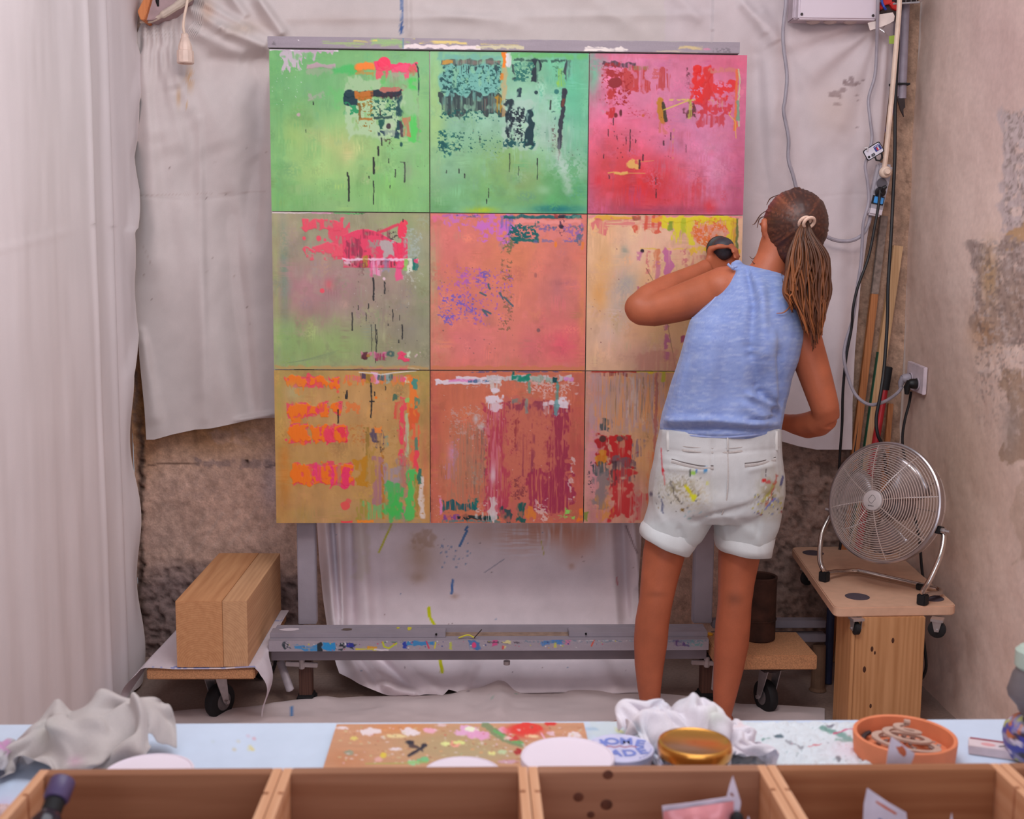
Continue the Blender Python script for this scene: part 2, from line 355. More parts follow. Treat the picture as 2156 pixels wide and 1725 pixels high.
o = mesh('wall_back', P, quads(nz, nx)[:, ::-1].copy(), mplaster, colors=p.cols(), smooth=True); o['kind'] = 'structure'
# right wall
ny, nz = 250, 400
gy, gz = np.meshgrid(np.linspace(-1.2, YW+.03, ny)**1, np.linspace(0, 2.62, nz)); 
gy = np.concatenate([np.linspace(4.13, 2.7, 220), np.linspace(2.68, -1.2, 30)])[None, :]*np.ones((nz, 1)); gy = gy.ravel(); gz = gz.ravel()
P = np.stack([np.full(gy.size, XR), gy, gz], 1); U, V = pxa(P); bad = P[:, 1] < 2.2; U[bad] = 3000+P[bad, 1]*100; V[bad] = 900-900*(P[bad, 2]-1.3)
U = np.where(U < 1500, 3000, U).reshape(nz, ny); V = V.reshape(nz, ny)
p = painter(U, V, (238, 210, 196), 9); p.mott(.05, 160); p.E(2120, 100, 120, 260, (210, 178, 172), .7); p.E(2000, 1000, 120, 260, (196, 164, 140), .6); p.E(1960, 700, 50, 300, (190, 160, 146), .5)
def patch(x0, y0, x1, y1, col, a=.9):
    p.R(x0, y0, x1, y1, col, a, 5, 8, 40)
patch(2110, 225, 2300, 480, (205, 186, 184)); patch(2118, 470, 2300, 520, (200, 160, 120)); patch(2046, 505, 2300, 720, (176, 154, 146))
p.E(2085, 580, 16, 60, (206, 168, 128), .9); p.E(2075, 700, 30, 40, (200, 150, 105), .6); p.E(2140, 640, 30, 60, (180, 150, 128), .5)
patch(2112, 770, 2300, 980, (182, 152, 130)); p.E(2130, 900, 20, 60, (178, 160, 150), .8); patch(2140, 985, 2300, 1180, (198, 170, 150), .5); patch(2180, 300, 2600, 1000, (190, 166, 150), .7)
mask = np.clip(ss(2040, 2060, U)*ss(500, 512, V)*ss(990, 700, V)+ss(2108, 2118, U)*ss(228, 240, V)*ss(480, 470, V), 0, 1)
p.put(mask*ss(.1, .45, p.nz(5.5, 5.5, 2))*.55, (140, 122, 114)); p.put(mask*ss(.1, .4, p.nz(8, 7))*.5, (214, 196, 190)); p.mott(.03, 9)
rel = (fbm(gy*4, gz*4, 51, 3)-.5)*.02+(fbm(gy*40, gz*40, 52, 3)-.5)*(.0015+.004*mask.ravel())
P[:, 0] += rel
o = mesh('wall_right', P, quads(nz, ny), VM('smooth_plaster', .9, .15, (60, .05), (90, .12)), colors=p.cols(), smooth=True); o['kind'] = 'structure'
mb = MB(); mb.box(XL-.06, XL, -1.2, YW, 0, 2.62); o = mb.build('wall_left', M('left_plaster', (176, 140, 118), .95, 0, (12, .2), (60, .4))); o['kind'] = 'structure'

# ------------------------------------------------------------------ hanging cloths
def folds(U, V, L):
    H = np.zeros(U.shape)
    for x0, y0, x1, y1, w0, w1, h in L:
        dx, dy = x1-x0, y1-y0; q = ((U-x0)*dx+(V-y0)*dy)/(dx*dx+dy*dy); qc = np.clip(q, 0, 1); d = np.hypot(U-x0-qc*dx, V-y0-qc*dy)
        wb = w0+(w1-w0)*qc; sd = ((U-x0)*dy-(V-y0)*dx)/math.hypot(dx, dy); ww = wb*(1-.28*np.tanh(sd/wb))
        H += h*np.exp(-(d/ww)**2)*(ss(-.02, .12, q)*ss(1.02, .88, q)*.5+.5)
    return H
mcan = VM('canvas_cloth', .92, .12, (700, .05), (900, .10), .15)
n, m = 420, 300
s_, t_ = np.meshgrid(np.linspace(0, 1, n), np.linspace(0, 1, m))
ue = 290+s_*1590
vt = np.where(ue < 400, polyint([(290, 46), (300, 44), (345, 30), (395, 2), (400, -10)], ue), polyint([(400, -10), (420, -70), (460, -110), (1900, -110)], ue))
vb = polyint([(290, 926), (308, 926), (350, 915), (400, 905), (440, 902), (500, 890), (540, 882), (575, 880), (640, 880), (1500, 900), (1640, 908), (1700, 924), (1760, 940), (1800, 947), (1880, 947)], ue)
Vg = vt+(vb-vt)*t_
xl = polyint([(-120, 300), (45, 299), (80, 284), (150, 282), (250, 284), (330, 282), (420, 282), (480, 272), (560, 280), (660, 284), (715, 291), (760, 294), (860, 304), (926, 308), (960, 308)], Vg)
xr = polyint([(-120, 1885), (60, 1884), (150, 1878), (230, 1868), (300, 1860), (400, 1842), (500, 1826), (600, 1812), (740, 1800), (850, 1795), (960, 1794)], Vg)
Ug = xl+(xr-xl)*s_
FL = [(303, 52, 340, 300, 7, 30, .012), (318, 50, 385, 330, 6, 30, .012), (338, 52, 372, 190, 6, 22, .012), (352, 45, 400, 250, 6, 26, .010), (300, 120, 330, 600, 14, 40, .014),
      (395, 12, 470, 60, 9, 14, .016), (470, 60, 566, 104, 14, 16, .02), (420, 0, 520, 60, 8, 14, .014), (520, 60, 570, 85, 12, 14, .014), (540, -10, 600, 78, 10, 14, .018), (480, -20, 520, 40, 8, 16, .012),
      (400, 60, 520, 125, 10, 24, .012), (380, 90, 470, 320, 14, 50, .010), (430, 130, 560, 130, 24, 20, -.010), (470, 200, 560, 330, 30, 40, .008), (340, 300, 480, 880, 30, 50, .008), (480, 420, 530, 880, 24, 20, -.012), (420, 250, 430, 880, 8, 14, .004),
      (300, 700, 330, 900, 10, 20, .006), (500, 885, 575, 872, 7, 6, .01), (560, 100, 530, 500, 26, 24, -.016),
      (1790, 55, 1650, 90, 8, 30, .010), (1830, 66, 1690, 160, 8, 34, .010), (1840, 70, 1760, 280, 8, 40, .010), (1850, 80, 1835, 300, 8, 20, .012), (1866, 95, 1850, 330, 6, 10, .012), (1600, 20, 1640, 90, 14, 20, .012), (1560, 0, 1620, 70, 10, 16, .014), (1590, 120, 1600, 420, 20, 30, -.018), (1660, 120, 1700, 380, 16, 40, -.006),
      (1700, 400, 1690, 900, 40, 40, .008), (1770, 350, 1760, 900, 26, 30, .010), (1640, 300, 1620, 800, 24, 30, -.008), (600, 40, 1500, 30, 8, 10, .004), (860, -40, 862, 70, 5, 6, .006), (1200, -40, 1330, 60, 20, 16, .006), (1380, -60, 1480, 50, 16, 14, .008), (900, 20, 1100, 55, 10, 16, .006)]
H = folds(Ug, Vg, FL)*np.where(Ug < 640, 3.0, 1.9)+.012*np.sin(Ug*.33+Vg*.02)*np.exp(-((Vg-70)/75)**2)*ss(410, 330, Ug)+.010*np.sin((Ug*.35-Vg*.9)/13.)*np.exp(-((Vg-60)/70)**2-((Ug-470)/90)**2)+(fbm(Ug/150, Vg/220, 61, 2)-.5)*.03+(fbm((Ug+Vg*.5)/34, (Vg-Ug*.5)/90, 62, 2)-.5)*.006
H += (np.abs(np.sin(Vg/70.))**40)*0-np.exp(-((Vg-(415+6*np.sin(Ug/50)))/3)**2)*.0015
Yg = 4.03-np.clip(H, -.035, np.where(Ug > 1500, .035, .075)); Yg = np.where(Ug > 1500, Yg-.01, Yg)
p = painter(Ug, Vg, (208, 194, 190), 13); p.put((Ug > 1400)*.6*np.ones_like(Ug), (209, 192, 196)); p.mott(.025, 90); p.mott(.03, 30)
p.put(np.exp(-((Ug-400)/9)**2-((Vg-165)/22)**2)*.7*(p.nz(7, 12) > -.05), (206, 158, 112)); p.put(np.exp(-((Ug-376)/4)**2-((Vg-205)/18)**2)*.6, (206, 160, 112))
p.O(393, 222, 2.5, 7, (208, 168, 120), .6); p.E(510, 60, 40, 14, (176, 146, 120), .35); p.E(436, 20, 14, 30, (206, 160, 130), .4)
for x, y, rx, ry in [(1759, 198, 14, 7), (1775, 190, 9, 5), (1782, 176, 8, 5), (1778, 172, 5, 4), (1763, 220, 9, 4), (1792, 168, 7, 7), (1795, 178, 8, 5), (1805, 176, 6, 4), (1804, 200, 4, 2), (1806, 212, 3, 2), (1768, 205, 5, 3), (1750, 202, 6, 3), (1804, 269, 3, 1.5), (1817, 169, 3, 3)]: p.O(x, y, rx, ry, (132, 112, 114), .7, .4)
p.E(1760, 230, 50, 60, (200, 172, 158), .4); p.L([(846, -40), (846, 30), (845, 66)], 4, (74, 104, 158), .9, 1.2, 1); p.O(845, 60, 4, 13, (64, 94, 150), .9, .1)
p.E(700, 40, 100, 14, (190, 168, 160), .35); p.spots(30, 300, 200, 575, 860, 1.8, [(120, 98, 92), (150, 126, 116)], .6)
p.L([(290, 412), (420, 408), (560, 404)], 1.5, (176, 150, 142), .4); p.L([(300, 516), (320, 560)], 1.5, (176, 150, 142), .4)
P = rays(Ug, Vg, Y=Yg)
cl = thing('backdrop_cloth', 'large unbleached cotton dust sheet hung across the wall behind the painting', 'cloth', (0, 4.03, .9))
mesh('sheet', P, quads(m, n)[:, ::-1].copy(), mcan, cl, True, p.cols(), (0, 4.03, .9))
# rolled upper hem at the gathered corner
mb = MB(); mb.tube(catmull([onY(296, 47, 3.99), onY(320, 43, 3.97), onY(350, 27, 3.955), (onY(385, 4, 3.95)), onY(430, -30, 3.95)], 8), [.004]*6+[.007]*8+[.012]*8+[.014]*11, 10); mb.build('rolled_hem', M('hem_cloth', (205, 186, 170), .9, 0, (40, .08)), cl, True, local=(0, 4.03, .9))
# wooden bracket in the corner above
br = thing('roof_bracket', 'orange wooden beam end with grey side in the upper left corner', 'beam', onY(315, 20, 4.0))
L0 = br.location
mb = MB(); mb.plate([onY(289, 24, 3.93), onY(296, 42, 3.93), onY(304, 42, 3.93), onY(311, 18, 3.93), onY(326, -34, 3.93), onY(318, -34, 3.93)], (0, .12, 0)); mb.build('beam_end', WOOD('orange_wood', (186, 104, 60), (214, 136, 84), 2), br, bev=.002, local=L0)
mb = MB(); mb.plate([onY(304, 42, 3.95), onY(311, 18, 3.95), onY(326, -34, 3.95), onY(400, -34, 3.98), onY(400, 6, 3.98), onY(360, 30, 3.97), onY(320, 42, 3.95)], (0, .08, 0)); mb.build('side_board', M('mauve_board', (168, 140, 140), .8), br, local=L0)
mb = MB(); mb.tube([onY(334, -30, 3.955), onY(331, 2, 3.955), onY(333, 13, 3.955)], [.006, .006, .003], 8); mb.build('slot', M('black_gap', (14, 9, 8), .8), br, local=L0)

# left curtain along the left wall
EC = [(-130, 312), (0, 306), (40, 296), (90, 287), (155, 298), (215, 289), (290, 297), (330, 290), (400, 294), (480, 284), (488, 277), (560, 287), (640, 292), (705, 291), (760, 280), (790, 275), (860, 278), (980, 283), (1100, 290), (1300, 298), (1500, 301)]
XC = -1.15
ez = [(onX(u, v, XC).z, onX(u, v, XC).y) for v, u in EC]; ez.sort()
n, m = 200, 260
a_, z_ = np.meshgrid(np.linspace(0, 1, n), np.linspace(.012, 2.6, m)); ye = polyint(ez, z_)
yy = 2.35+(ye-2.35)*a_
fold = .004*np.sin(yy*13+np.sin(z_*1.3))+.014*np.exp(-((yy-(3.62+.02*z_))/.035)**2)+.010*np.exp(-((yy-3.47)/.02)**2)-.012*np.exp(-((yy-3.70)/.03)**2)+.003*np.sin(yy*37+z_*.8)*ss(1.6, .3, z_)+(fbm(yy*7, z_*1.5, 71, 3)-.5)*.012
fold += .012*ss(.10, .0, ye-yy)*np.sin(z_*13)+.0015*np.exp(-((z_-(1.47+.12*(yy-2.8)))/.006)**2)*ss(3.4, 3.2, yy)
P = np.stack([XC+fold, yy, z_], -1).reshape(-1, 3)
p = painter(yy*600, z_*600, (224, 212, 212), 17); p.mott(.02, 90); p.mott(.012, 14, 300); p.put((ss(.012, .004, ye-yy))*.6, (226, 212, 204))
mesh('curtain', P, quads(m, n), VM('curtain_cotton', .92, .1, (600, .03), None, .1), None, True, p.cols())
tag(bpy.data.objects['curtain'], 'tall white cotton curtain hanging along the left side', 'curtain')

# lower sheet falling to the floor behind the easel tray
n, m = 260, 200
s_, t_ = np.meshgrid(np.linspace(0, 1, n), np.linspace(0, 1, m))
ub = 668+s_*690
vbot = polyint([(668, 1418), (690, 1430), (712, 1446), (740, 1462), (770, 1472), (830, 1470), (868, 1469), (884, 1461), (900, 1452), (930, 1462), (957, 1468), (1000, 1470), (1360, 1468)], ub)
Vg = 1020+(vbot-1020)*t_; xl = polyint([(1000, 667), (1100, 667), (1180, 672), (1260, 680), (1330, 690), (1400, 708), (1440, 722), (1480, 760)], Vg); xr = polyint([(1000, 1352), (1150, 1350), (1230, 1344), (1300, 1345), (1480, 1365)], Vg)
Ug = xl+(xr-xl)*s_
FL = [(682, 1050, 705, 1340, 9, 10, .03), (712, 1050, 722, 1340, 9, 9, .034), (698, 1050, 715, 1300, 5, 6, -.02), (735, 1060, 742, 1320, 8, 12, -.02), (756, 1060, 775, 1330, 12, 16, .022), (790, 1080, 800, 1340, 14, 18, -.008),
      (705, 1340, 790, 1465, 12, 16, .03), (722, 1340, 830, 1450, 10, 18, .03), (742, 1330, 860, 1450, 8, 14, -.016), (775, 1330, 930, 1460, 16, 16, .018), (800, 1440, 880, 1462, 10, 10, .024), (1000, 1390, 960, 1468, 20, 22, .02), (1330, 1050, 1345, 1230, 8, 10, .03), (1310, 1060, 1320, 1300, 9, 10, -.02), (1285, 1080, 1300, 1340, 10, 14, .016), (1240, 1340, 1300, 1460, 20, 20, .012), (900, 1180, 880, 1340, 20, 40, .006), (1100, 1100, 1130, 1340, 30, 40, .006)]
H = folds(Ug, Vg, FL)*1.5+(fbm(Ug/90, Vg/110, 81, 3)-.5)*.02
Yg = 3.98-.24*ss(1250, 1475, Vg)-.05*ss(1400, 1480, Vg)-H
p = painter(Ug, Vg, (233, 219, 223), 19); p.mott(.02, 70); p.mott(.03, 25)
p.E(885, 1170, 32, 44, (178, 142, 112), .55); p.R(868, 1120, 912, 1150, (172, 134, 104), .4, 8, 6); p.E(880, 1215, 16, 12, (176, 142, 116), .5)
p.E(1160, 1118, 90, 26, (206, 134, 104), .8, tex='w', t=.4); p.E(1215, 1135, 40, 40, (204, 140, 116), .7); p.E(1100, 1130, 40, 30, (206, 150, 128), .6, tex='h', t=.5); p.E(1020, 1125, 40, 24, (206, 170, 156), .5); p.E(1203, 1192, 7, 7, (190, 140, 116), .5)
p.L([(983, 1118), (968, 1150)], 5, (80, 128, 186), .9); p.L([(980, 1116), (984, 1110)], 5, (80, 128, 186), .9); p.spots(26, 925, 1140, 990, 1195, 2.2, [(110, 140, 186), (140, 158, 190)], .8)
p.L([(953, 1222), (951, 1250)], 5, (72, 120, 190), .9); p.E(957, 1256, 8, 6, (176, 140, 120), .5); p.L([(824, 1105), (798, 1163)], 4, (206, 206, 60), .85); p.L([(903, 1280), (904, 1298), (914, 1315)], 6, (214, 220, 30), 1)
p.L([(927, 1390), (931, 1415)], 7, (206, 206, 40), 1); p.L([(1061, 1178), (1020, 1206)], 2, (130, 130, 150), .6); p.spots(40, 700, 1110, 1340, 1440, 1.4, [(120, 100, 104), (150, 120, 120), (100, 130, 170)], .7)
p.L([(1318, 1108), (1335, 1150), (1342, 1165)], 3, (120, 96, 100), .6); p.L([(1298, 1216), (1300, 1232)], 3, (206, 110, 120), .7); p.L([(1140, 1140), (1145, 1168)], 2, (190, 180, 70), .7)
p.R(800, 1098, 830, 1120, (214, 206, 186), .4, 5); p.R(745, 1100, 775, 1220, (216, 206, 180), .3, 6)
P = rays(Ug, Vg, Y=Yg); P[:, 2] = np.maximum(P[:, 2], .014)
mesh('drop_cloth', P, quads(m, n)[:, ::-1].copy(), mcan, None, True, p.cols())
tag(bpy.data.objects['drop_cloth'], 'paint-stained cream sheet hanging below the painting down to the floor', 'cloth')
# sheet on the floor
n, m = 220, 90
s_, t_ = np.meshgrid(np.linspace(0, 1, n), np.linspace(0, 1, m)); Ug = 356+s_*1380
vf = polyint([(356, 1506), (420, 1500), (480, 1500), (560, 1492), (620, 1484), (660, 1476), (700, 1478), (760, 1474), (900, 1472), (960, 1468), (1020, 1458), (1060, 1450), (1200, 1452), (1330, 1462), (1500, 1478), (1560, 1490), (1640, 1492), (1728, 1498), (1740, 1500)], Ug)
Vg = vf+(1700-vf)*t_**1.4
P = rays(Ug, Vg, Z=np.zeros(Ug.shape)); zz = .012+(fbm(Ug/140, Vg/30, 91, 3)-.35)*.03*ss(0, .12, t_)+folds(Ug, Vg, [(1060, 1452, 1050, 1520, 30, 20, .02), (960, 1480, 1060, 1462, 14, 12, .014), (800, 1500, 1000, 1484, 12, 14, .012), (560, 1500, 700, 1480, 10, 10, .010), (1380, 1500, 1200, 1470, 10, 10, .01)])
P[:, 2] = np.maximum(zz.ravel(), .006)
p = painter(Ug, Vg, (204, 186, 184), 23); p.mott(.03, 60); p.L([(613, 1503), (614, 1520)], 5, (60, 120, 180), .9); p.spots(12, 900, 1460, 1300, 1520, 1.5, [(110, 90, 96), (120, 160, 140)], .7); p.L([(1032, 1482), (1040, 1495)], 3, (140, 168, 150), .6)
mesh('floor_sheet', P, quads(m, n)[:, ::-1].copy(), mcan, None, True, p.cols())
tag(bpy.data.objects['floor_sheet'], 'creased pale dust sheet spread flat on the floor under the easel', 'cloth')
# ------------------------------------------------------------------ nine painted panels on the easel
NG = 256
def drips(p, L, col=(38, 38, 40)):
    for x, y0, y1, wd in L: p.L([(x, y0), (x+(y1-y0)*.02, (y0+y1)/2), (x, y1)], wd, col, .92, 1.0, 1.2)
def panA():
    p = Pnt(NG, NG, (570, 104, 908, 442), (128, 186, 116), 1)
    p.E(600, 160, 90, 110, (112, 180, 108), .8); p.E(700, 180, 120, 60, (122, 178, 120), .8); p.E(880, 130, 60, 50, (134, 190, 134), .8)
    p.E(720, 310, 90, 80, (182, 204, 128), .85); p.E(650, 360, 50, 40, (172, 204, 124), .7); p.E(620, 285, 28, 40, (172, 200, 112), .6); p.E(735, 318, 14, 20, (214, 208, 142), .9); p.E(700, 290, 40, 22, (206, 208, 134), .5)
    p.E(820, 400, 80, 40, (132, 194, 106), .6); p.E(880, 300, 24, 160, (148, 198, 132), .7); p.E(580, 420, 60, 30, (128, 188, 104), .6); p.E(700, 430, 100, 14, (150, 192, 124), .6)
    p.R(578, 104, 600, 442, (106, 172, 112), .35, 4, 3, tex='w', t=.5); p.mott(.05, 40); p.mott(.03, 14, 60)
    p.R(571, 103, 716, 107, (236, 224, 232), 1, 1.5, 1.5, h=1); p.R(595, 104, 633, 142, (208, 184, 200), .9, 2, 3, tex='w', t=.2, drip=16); p.R(633, 104, 672, 122, (206, 172, 196), .9, 2, 3, tex='w', t=.25, drip=16); p.R(668, 104, 710, 109, (208, 174, 196), .9, 2, 2, drip=8)
    p.R(647, 133, 709, 142, (206, 152, 178), .95, 2, 2, h=1); p.R(647, 140, 700, 156, (188, 160, 160), .5, 3, 3, drip=10)
    p.R(650, 190, 694, 210, (206, 162, 180), .6, 4, 6, tex='p', t=.45); p.R(706, 137, 760, 152, (78, 188, 98), .95, 6, 2); p.R(700, 185, 740, 220, (108, 204, 110), .6, 8, 6); p.E(690, 180, 40, 50, (112, 180, 112), .5)
    p.R(752, 130, 791, 146, (246, 134, 52), 1, 3, 2, h=1); p.R(748, 142, 792, 158, (190, 146, 70), .8, 3, 3, tex='p', t=.5)
    p.R(790, 131, 886, 148, (246, 64, 108), 1, 2, 3, h=1); p.O(813, 130, 14, 13, (248, 60, 96), 1, .1, 1); p.R(798, 140, 822, 172, (240, 84, 104), .9, 2, 3, drip=12); p.R(830, 138, 868, 156, (246, 84, 120), .9, 2, 3, drip=10)
    p.L([(880, 131), (884, 140), (886, 165), (885, 195)], 3, (30, 52, 54), .9); p.R(866, 132, 880, 158, (206, 110, 84), .7, 3, 3)
    p.R(727, 160, 806, 188, (166, 198, 150), .95, 5, 4); p.R(822, 150, 856, 168, (150, 182, 140), .8, 5, 4); p.R(822, 160, 852, 184, (146, 148, 112), .7, 5, 4, tex='w', t=.4)
    p.R(804, 150, 820, 190, (104, 196, 104), .9, 3, 3); p.R(862, 158, 884, 190, (84, 208, 92), .9, 5, 3, tex='w', t=.25); p.R(864, 236, 884, 292, (86, 206, 92), .9, 5, 3, tex='w', t=.25); p.R(852, 240, 866, 284, (204, 112, 84), .8, 2, 3, tex='w', t=.35); p.R(882, 200, 886, 290, (140, 160, 120), .6)
    p.R(850, 180, 884, 240, (150, 194, 140), .8, 8, 4); p.R(800, 182, 852, 198, (194, 104, 94), .9, 2, 4)
    p.R(732, 200, 848, 284, (180, 208, 164), .85, 6, 4); p.R(727, 188, 851, 199, (30, 42, 56), 1, 1.5, 2, h=1); p.R(727, 190, 757, 218, (26, 56, 66), 1, 1.5, 2, tex='w', t=.1); p.R(751, 189, 786, 206, (190, 112, 40), 1, 2, 2); p.R(786, 190, 850, 202, (60, 36, 50), .9, 2, 3, tex='w', t=.35)
    p.R(730, 214, 760, 240, (30, 150, 92), .9, 2, 4, tex='p', t=.5); p.R(755, 200, 790, 272, (150, 112, 34), .9, 2, 3, tex='q', t=.56); p.R(786, 202, 838, 245, (26, 92, 78), .9, 2, 3, tex='q', t=.6); p.R(758, 215, 764, 248, (120, 84, 30), .8, 2, 3); p.R(762, 244, 788, 250, (176, 112, 40), .9, 2, 3)
    p.R(836, 196, 850, 286, (22, 66, 72), .95, 2, 3, tex='p', t=.36); p.R(845, 250, 851, 284, (70, 40, 60), .8); p.R(790, 240, 828, 246, (40, 70, 68), .9, 2, 3); p.R(802, 244, 812, 268, (22, 84, 74), .95, 2, 3); p.R(800, 272, 850, 283, (40, 62, 80), .9, 2, 3, tex='p', t=.42); p.R(812, 250, 836, 280, (186, 206, 170), .7, 3); p.O(821, 261, 5, 6, (72, 58, 62)); p.R(812, 282, 830, 306, (84, 80, 56), .9, 2, 2, tex='q', t=.6); p.O(848, 299, 3, 5, (30, 84, 76))
    drips(p, [(806, 286, 301, 3.2), (799, 305, 322, 4.2), (789, 328, 361, 4.4), (733, 360, 366, 4), (735, 367, 419, 3.8), (788, 377, 418, 2.6), (788, 418, 426, 2), (855, 337, 378, 3.2), (821, 330, 338, 2.2), (835, 352, 368, 2), (779, 367, 371, 2), (662, 212, 218, 2), (645, 270, 276, 1.8), (824, 386, 391, 2), (803, 225, 238, 3)])
    p.L([(846, 336), (856, 337)], 1.6, (60, 60, 60), .8); p.spots(30, 575, 120, 640, 220, 1.2, [(206, 216, 206)], .8); p.spots(25, 640, 330, 900, 430, 1, [(90, 120, 80), (70, 90, 70)], .6); p.E(862, 355, 10, 24, (146, 166, 132), .6); p.O(630, 239, 4, 4, (206, 168, 178), .8)
    return p
def panB():
    p = Pnt(NG, NG, (910, 106, 1242, 444), (128, 186, 146), 2)
    p.E(1000, 240, 110, 60, (146, 192, 160), .9); p.E(920, 250, 18, 190, (166, 206, 130), .9); p.E(1200, 200, 50, 130, (92, 182, 140), .95); p.E(1110, 240, 70, 60, (166, 204, 184), .9); p.E(1160, 290, 40, 50, (178, 200, 184), .7); p.E(1060, 390, 180, 50, (110, 172, 96), .9); p.E(960, 350, 60, 50, (138, 184, 146), .8); p.E(1190, 400, 60, 50, (84, 164, 98), .95); p.E(1060, 330, 60, 40, (136, 172, 90), .7); p.E(1100, 380, 60, 40, (152, 170, 110), .6)
    p.E(1180, 435, 50, 9, (24, 116, 118), .9); p.E(1020, 439, 30, 7, (178, 200, 40), .9); p.E(930, 430, 30, 20, (96, 160, 92), .7); p.mott(.05, 40); p.mott(.04, 12)
    p.R(925, 111, 1065, 122, (116, 178, 158), .8, 4, 3); p.R(1075, 108, 1240, 118, (104, 186, 104), .8, 5, 4)
    p.R(933, 124, 1060, 208, (112, 178, 166), .85, 8, 5); p.R(934, 123, 1058, 134, (88, 92, 84), .9, 2, 3, tex='w', t=.35); p.R(934, 124, 960, 132, (206, 150, 60), .9, 2, 2); p.R(965, 124, 1060, 132, (150, 116, 110), .6, 2, 2, tex='w', t=.5)
    p.R(932, 132, 960, 196, (22, 70, 72), .92, 2, 3, tex='q', t=.47); p.R(955, 132, 1060, 196, (24, 84, 80), .9, 2, 3, tex='q', t=.60); p.R(962, 134, 1058, 142, (36, 60, 66), .9, 1.5, 3, tex='v', t=.5, drip=18); p.R(930, 194, 1062, 236, (46, 60, 62), .95, 2, 5, tex='w', t=.28, h=1); p.R(930, 200, 1062, 228, (96, 124, 110), .8, 2, 3, tex='v', t=.58); p.R(1020, 198, 1062, 232, (136, 72, 66), .6, 2, 3, tex='v', t=.6); p.R(1048, 194, 1060, 236, (186, 138, 30), .9, 2, 3, tex='w', t=.35); p.R(930, 226, 1060, 248, (24, 92, 86), .9, 2, 3, tex='q', t=.58)
    p.R(926, 268, 960, 322, (16, 92, 88), .92, 2, 4, tex='q', t=.52); p.R(955, 272, 1066, 316, (18, 86, 80), .9, 2, 3, tex='q', t=.66); p.R(925, 296, 948, 318, (14, 82, 82), .9, 2, 3, tex='p', t=.4)
    p.R(1060, 106, 1068, 140, (244, 130, 30), 1, 2, 2); p.R(1068, 106, 1078, 138, (236, 222, 226), 1, 2, 2, tex='w', t=.25, h=1); p.R(1060, 138, 1070, 240, (206, 166, 110), .7, 3, 3, tex='w', t=.4); p.R(1058, 150, 1066, 162, (222, 130, 40), .9)
    p.R(1084, 120, 1200, 126, (36, 66, 60), .9, 1.5, 3, tex='p', t=.45); p.R(1084, 126, 1130, 166, (30, 104, 94), .9, 3, 3, tex='q', t=.42); p.R(1124, 122, 1141, 165, (30, 44, 54), 1, 2, 3, h=1); p.R(1081, 130, 1088, 164, (40, 56, 60), .9, 2, 3, tex='p', t=.35); p.R(1192, 122, 1204, 166, (48, 50, 62), .95, 3, 3, tex='w', t=.3); p.R(1180, 140, 1194, 174, (158, 206, 40), .85, 4, 4, tex='w', t=.3); p.R(1168, 120, 1190, 156, (60, 110, 80), .6, 3, 3, tex='q', t=.58)
    p.R(1068, 205, 1128, 306, (176, 200, 184), .6, 6, 4); p.R(1069, 206, 1082, 306, (22, 40, 50), .96, 2, 3, tex='p', t=.33); p.R(1078, 222, 1110, 290, (20, 34, 46), .95, 2, 3, tex='q', t=.45); p.R(1070, 285, 1126, 308, (14, 78, 80), .95, 2, 4, tex='q', t=.44); p.R(1112, 220, 1127, 302, (18, 54, 62), 1, 2, 3, h=1); p.R(1092, 180, 1102, 200, (26, 50, 62), .95, 2, 3); p.O(1132, 189, 4, 4, (30, 60, 66)); p.O(1175, 187, 5, 5, (46, 120, 110))
    p.O(1192, 188, 6, 8, (52, 54, 68)); p.L([(1191, 184), (1190, 205), (1188, 230), (1184, 255), (1183, 285), (1182, 304)], 9, (44, 46, 58), .97, 1.5, 2.5, h=1); p.L([(1190, 204), (1188, 216)], 6, (120, 54, 40), .8); p.L([(1182, 310), (1181, 330)], 3, (70, 42, 40), .9, 1, 3); p.L([(1163, 206), (1162, 224)], 3, (40, 40, 44)); p.R(1166, 228, 1174, 254, (34, 76, 76), .9, 2, 3, tex='p', t=.45); p.R(1164, 258, 1174, 308, (84, 62, 62), .8, 2, 3, tex='q', t=.55)
    p.L([(1178, 320), (1196, 360), (1202, 395)], 16, (186, 206, 190), .6, 12, 6); p.E(1200, 345, 40, 26, (186, 212, 196), .6, tex='p', t=.5); p.E(1150, 395, 16, 10, (160, 206, 160), .6); p.E(1190, 290, 30, 40, (190, 208, 196), .5, tex='w', t=.5)
    drips(p, [(1077, 318, 356, 1.6), (1136, 328, 340, 3), (1136, 340, 372, 1.8), (1033, 392, 412, 1.6), (1029, 416, 424, 2.6), (944, 355, 360, 2), (970, 352, 360, 2.4), (983, 362, 370, 2.4), (1014, 282, 296, 1.4), (1096, 345, 364, 1.4)]); p.spots(40, 930, 250, 1230, 320, 1.2, [(20, 70, 66), (60, 40, 40)], .7)
    return p
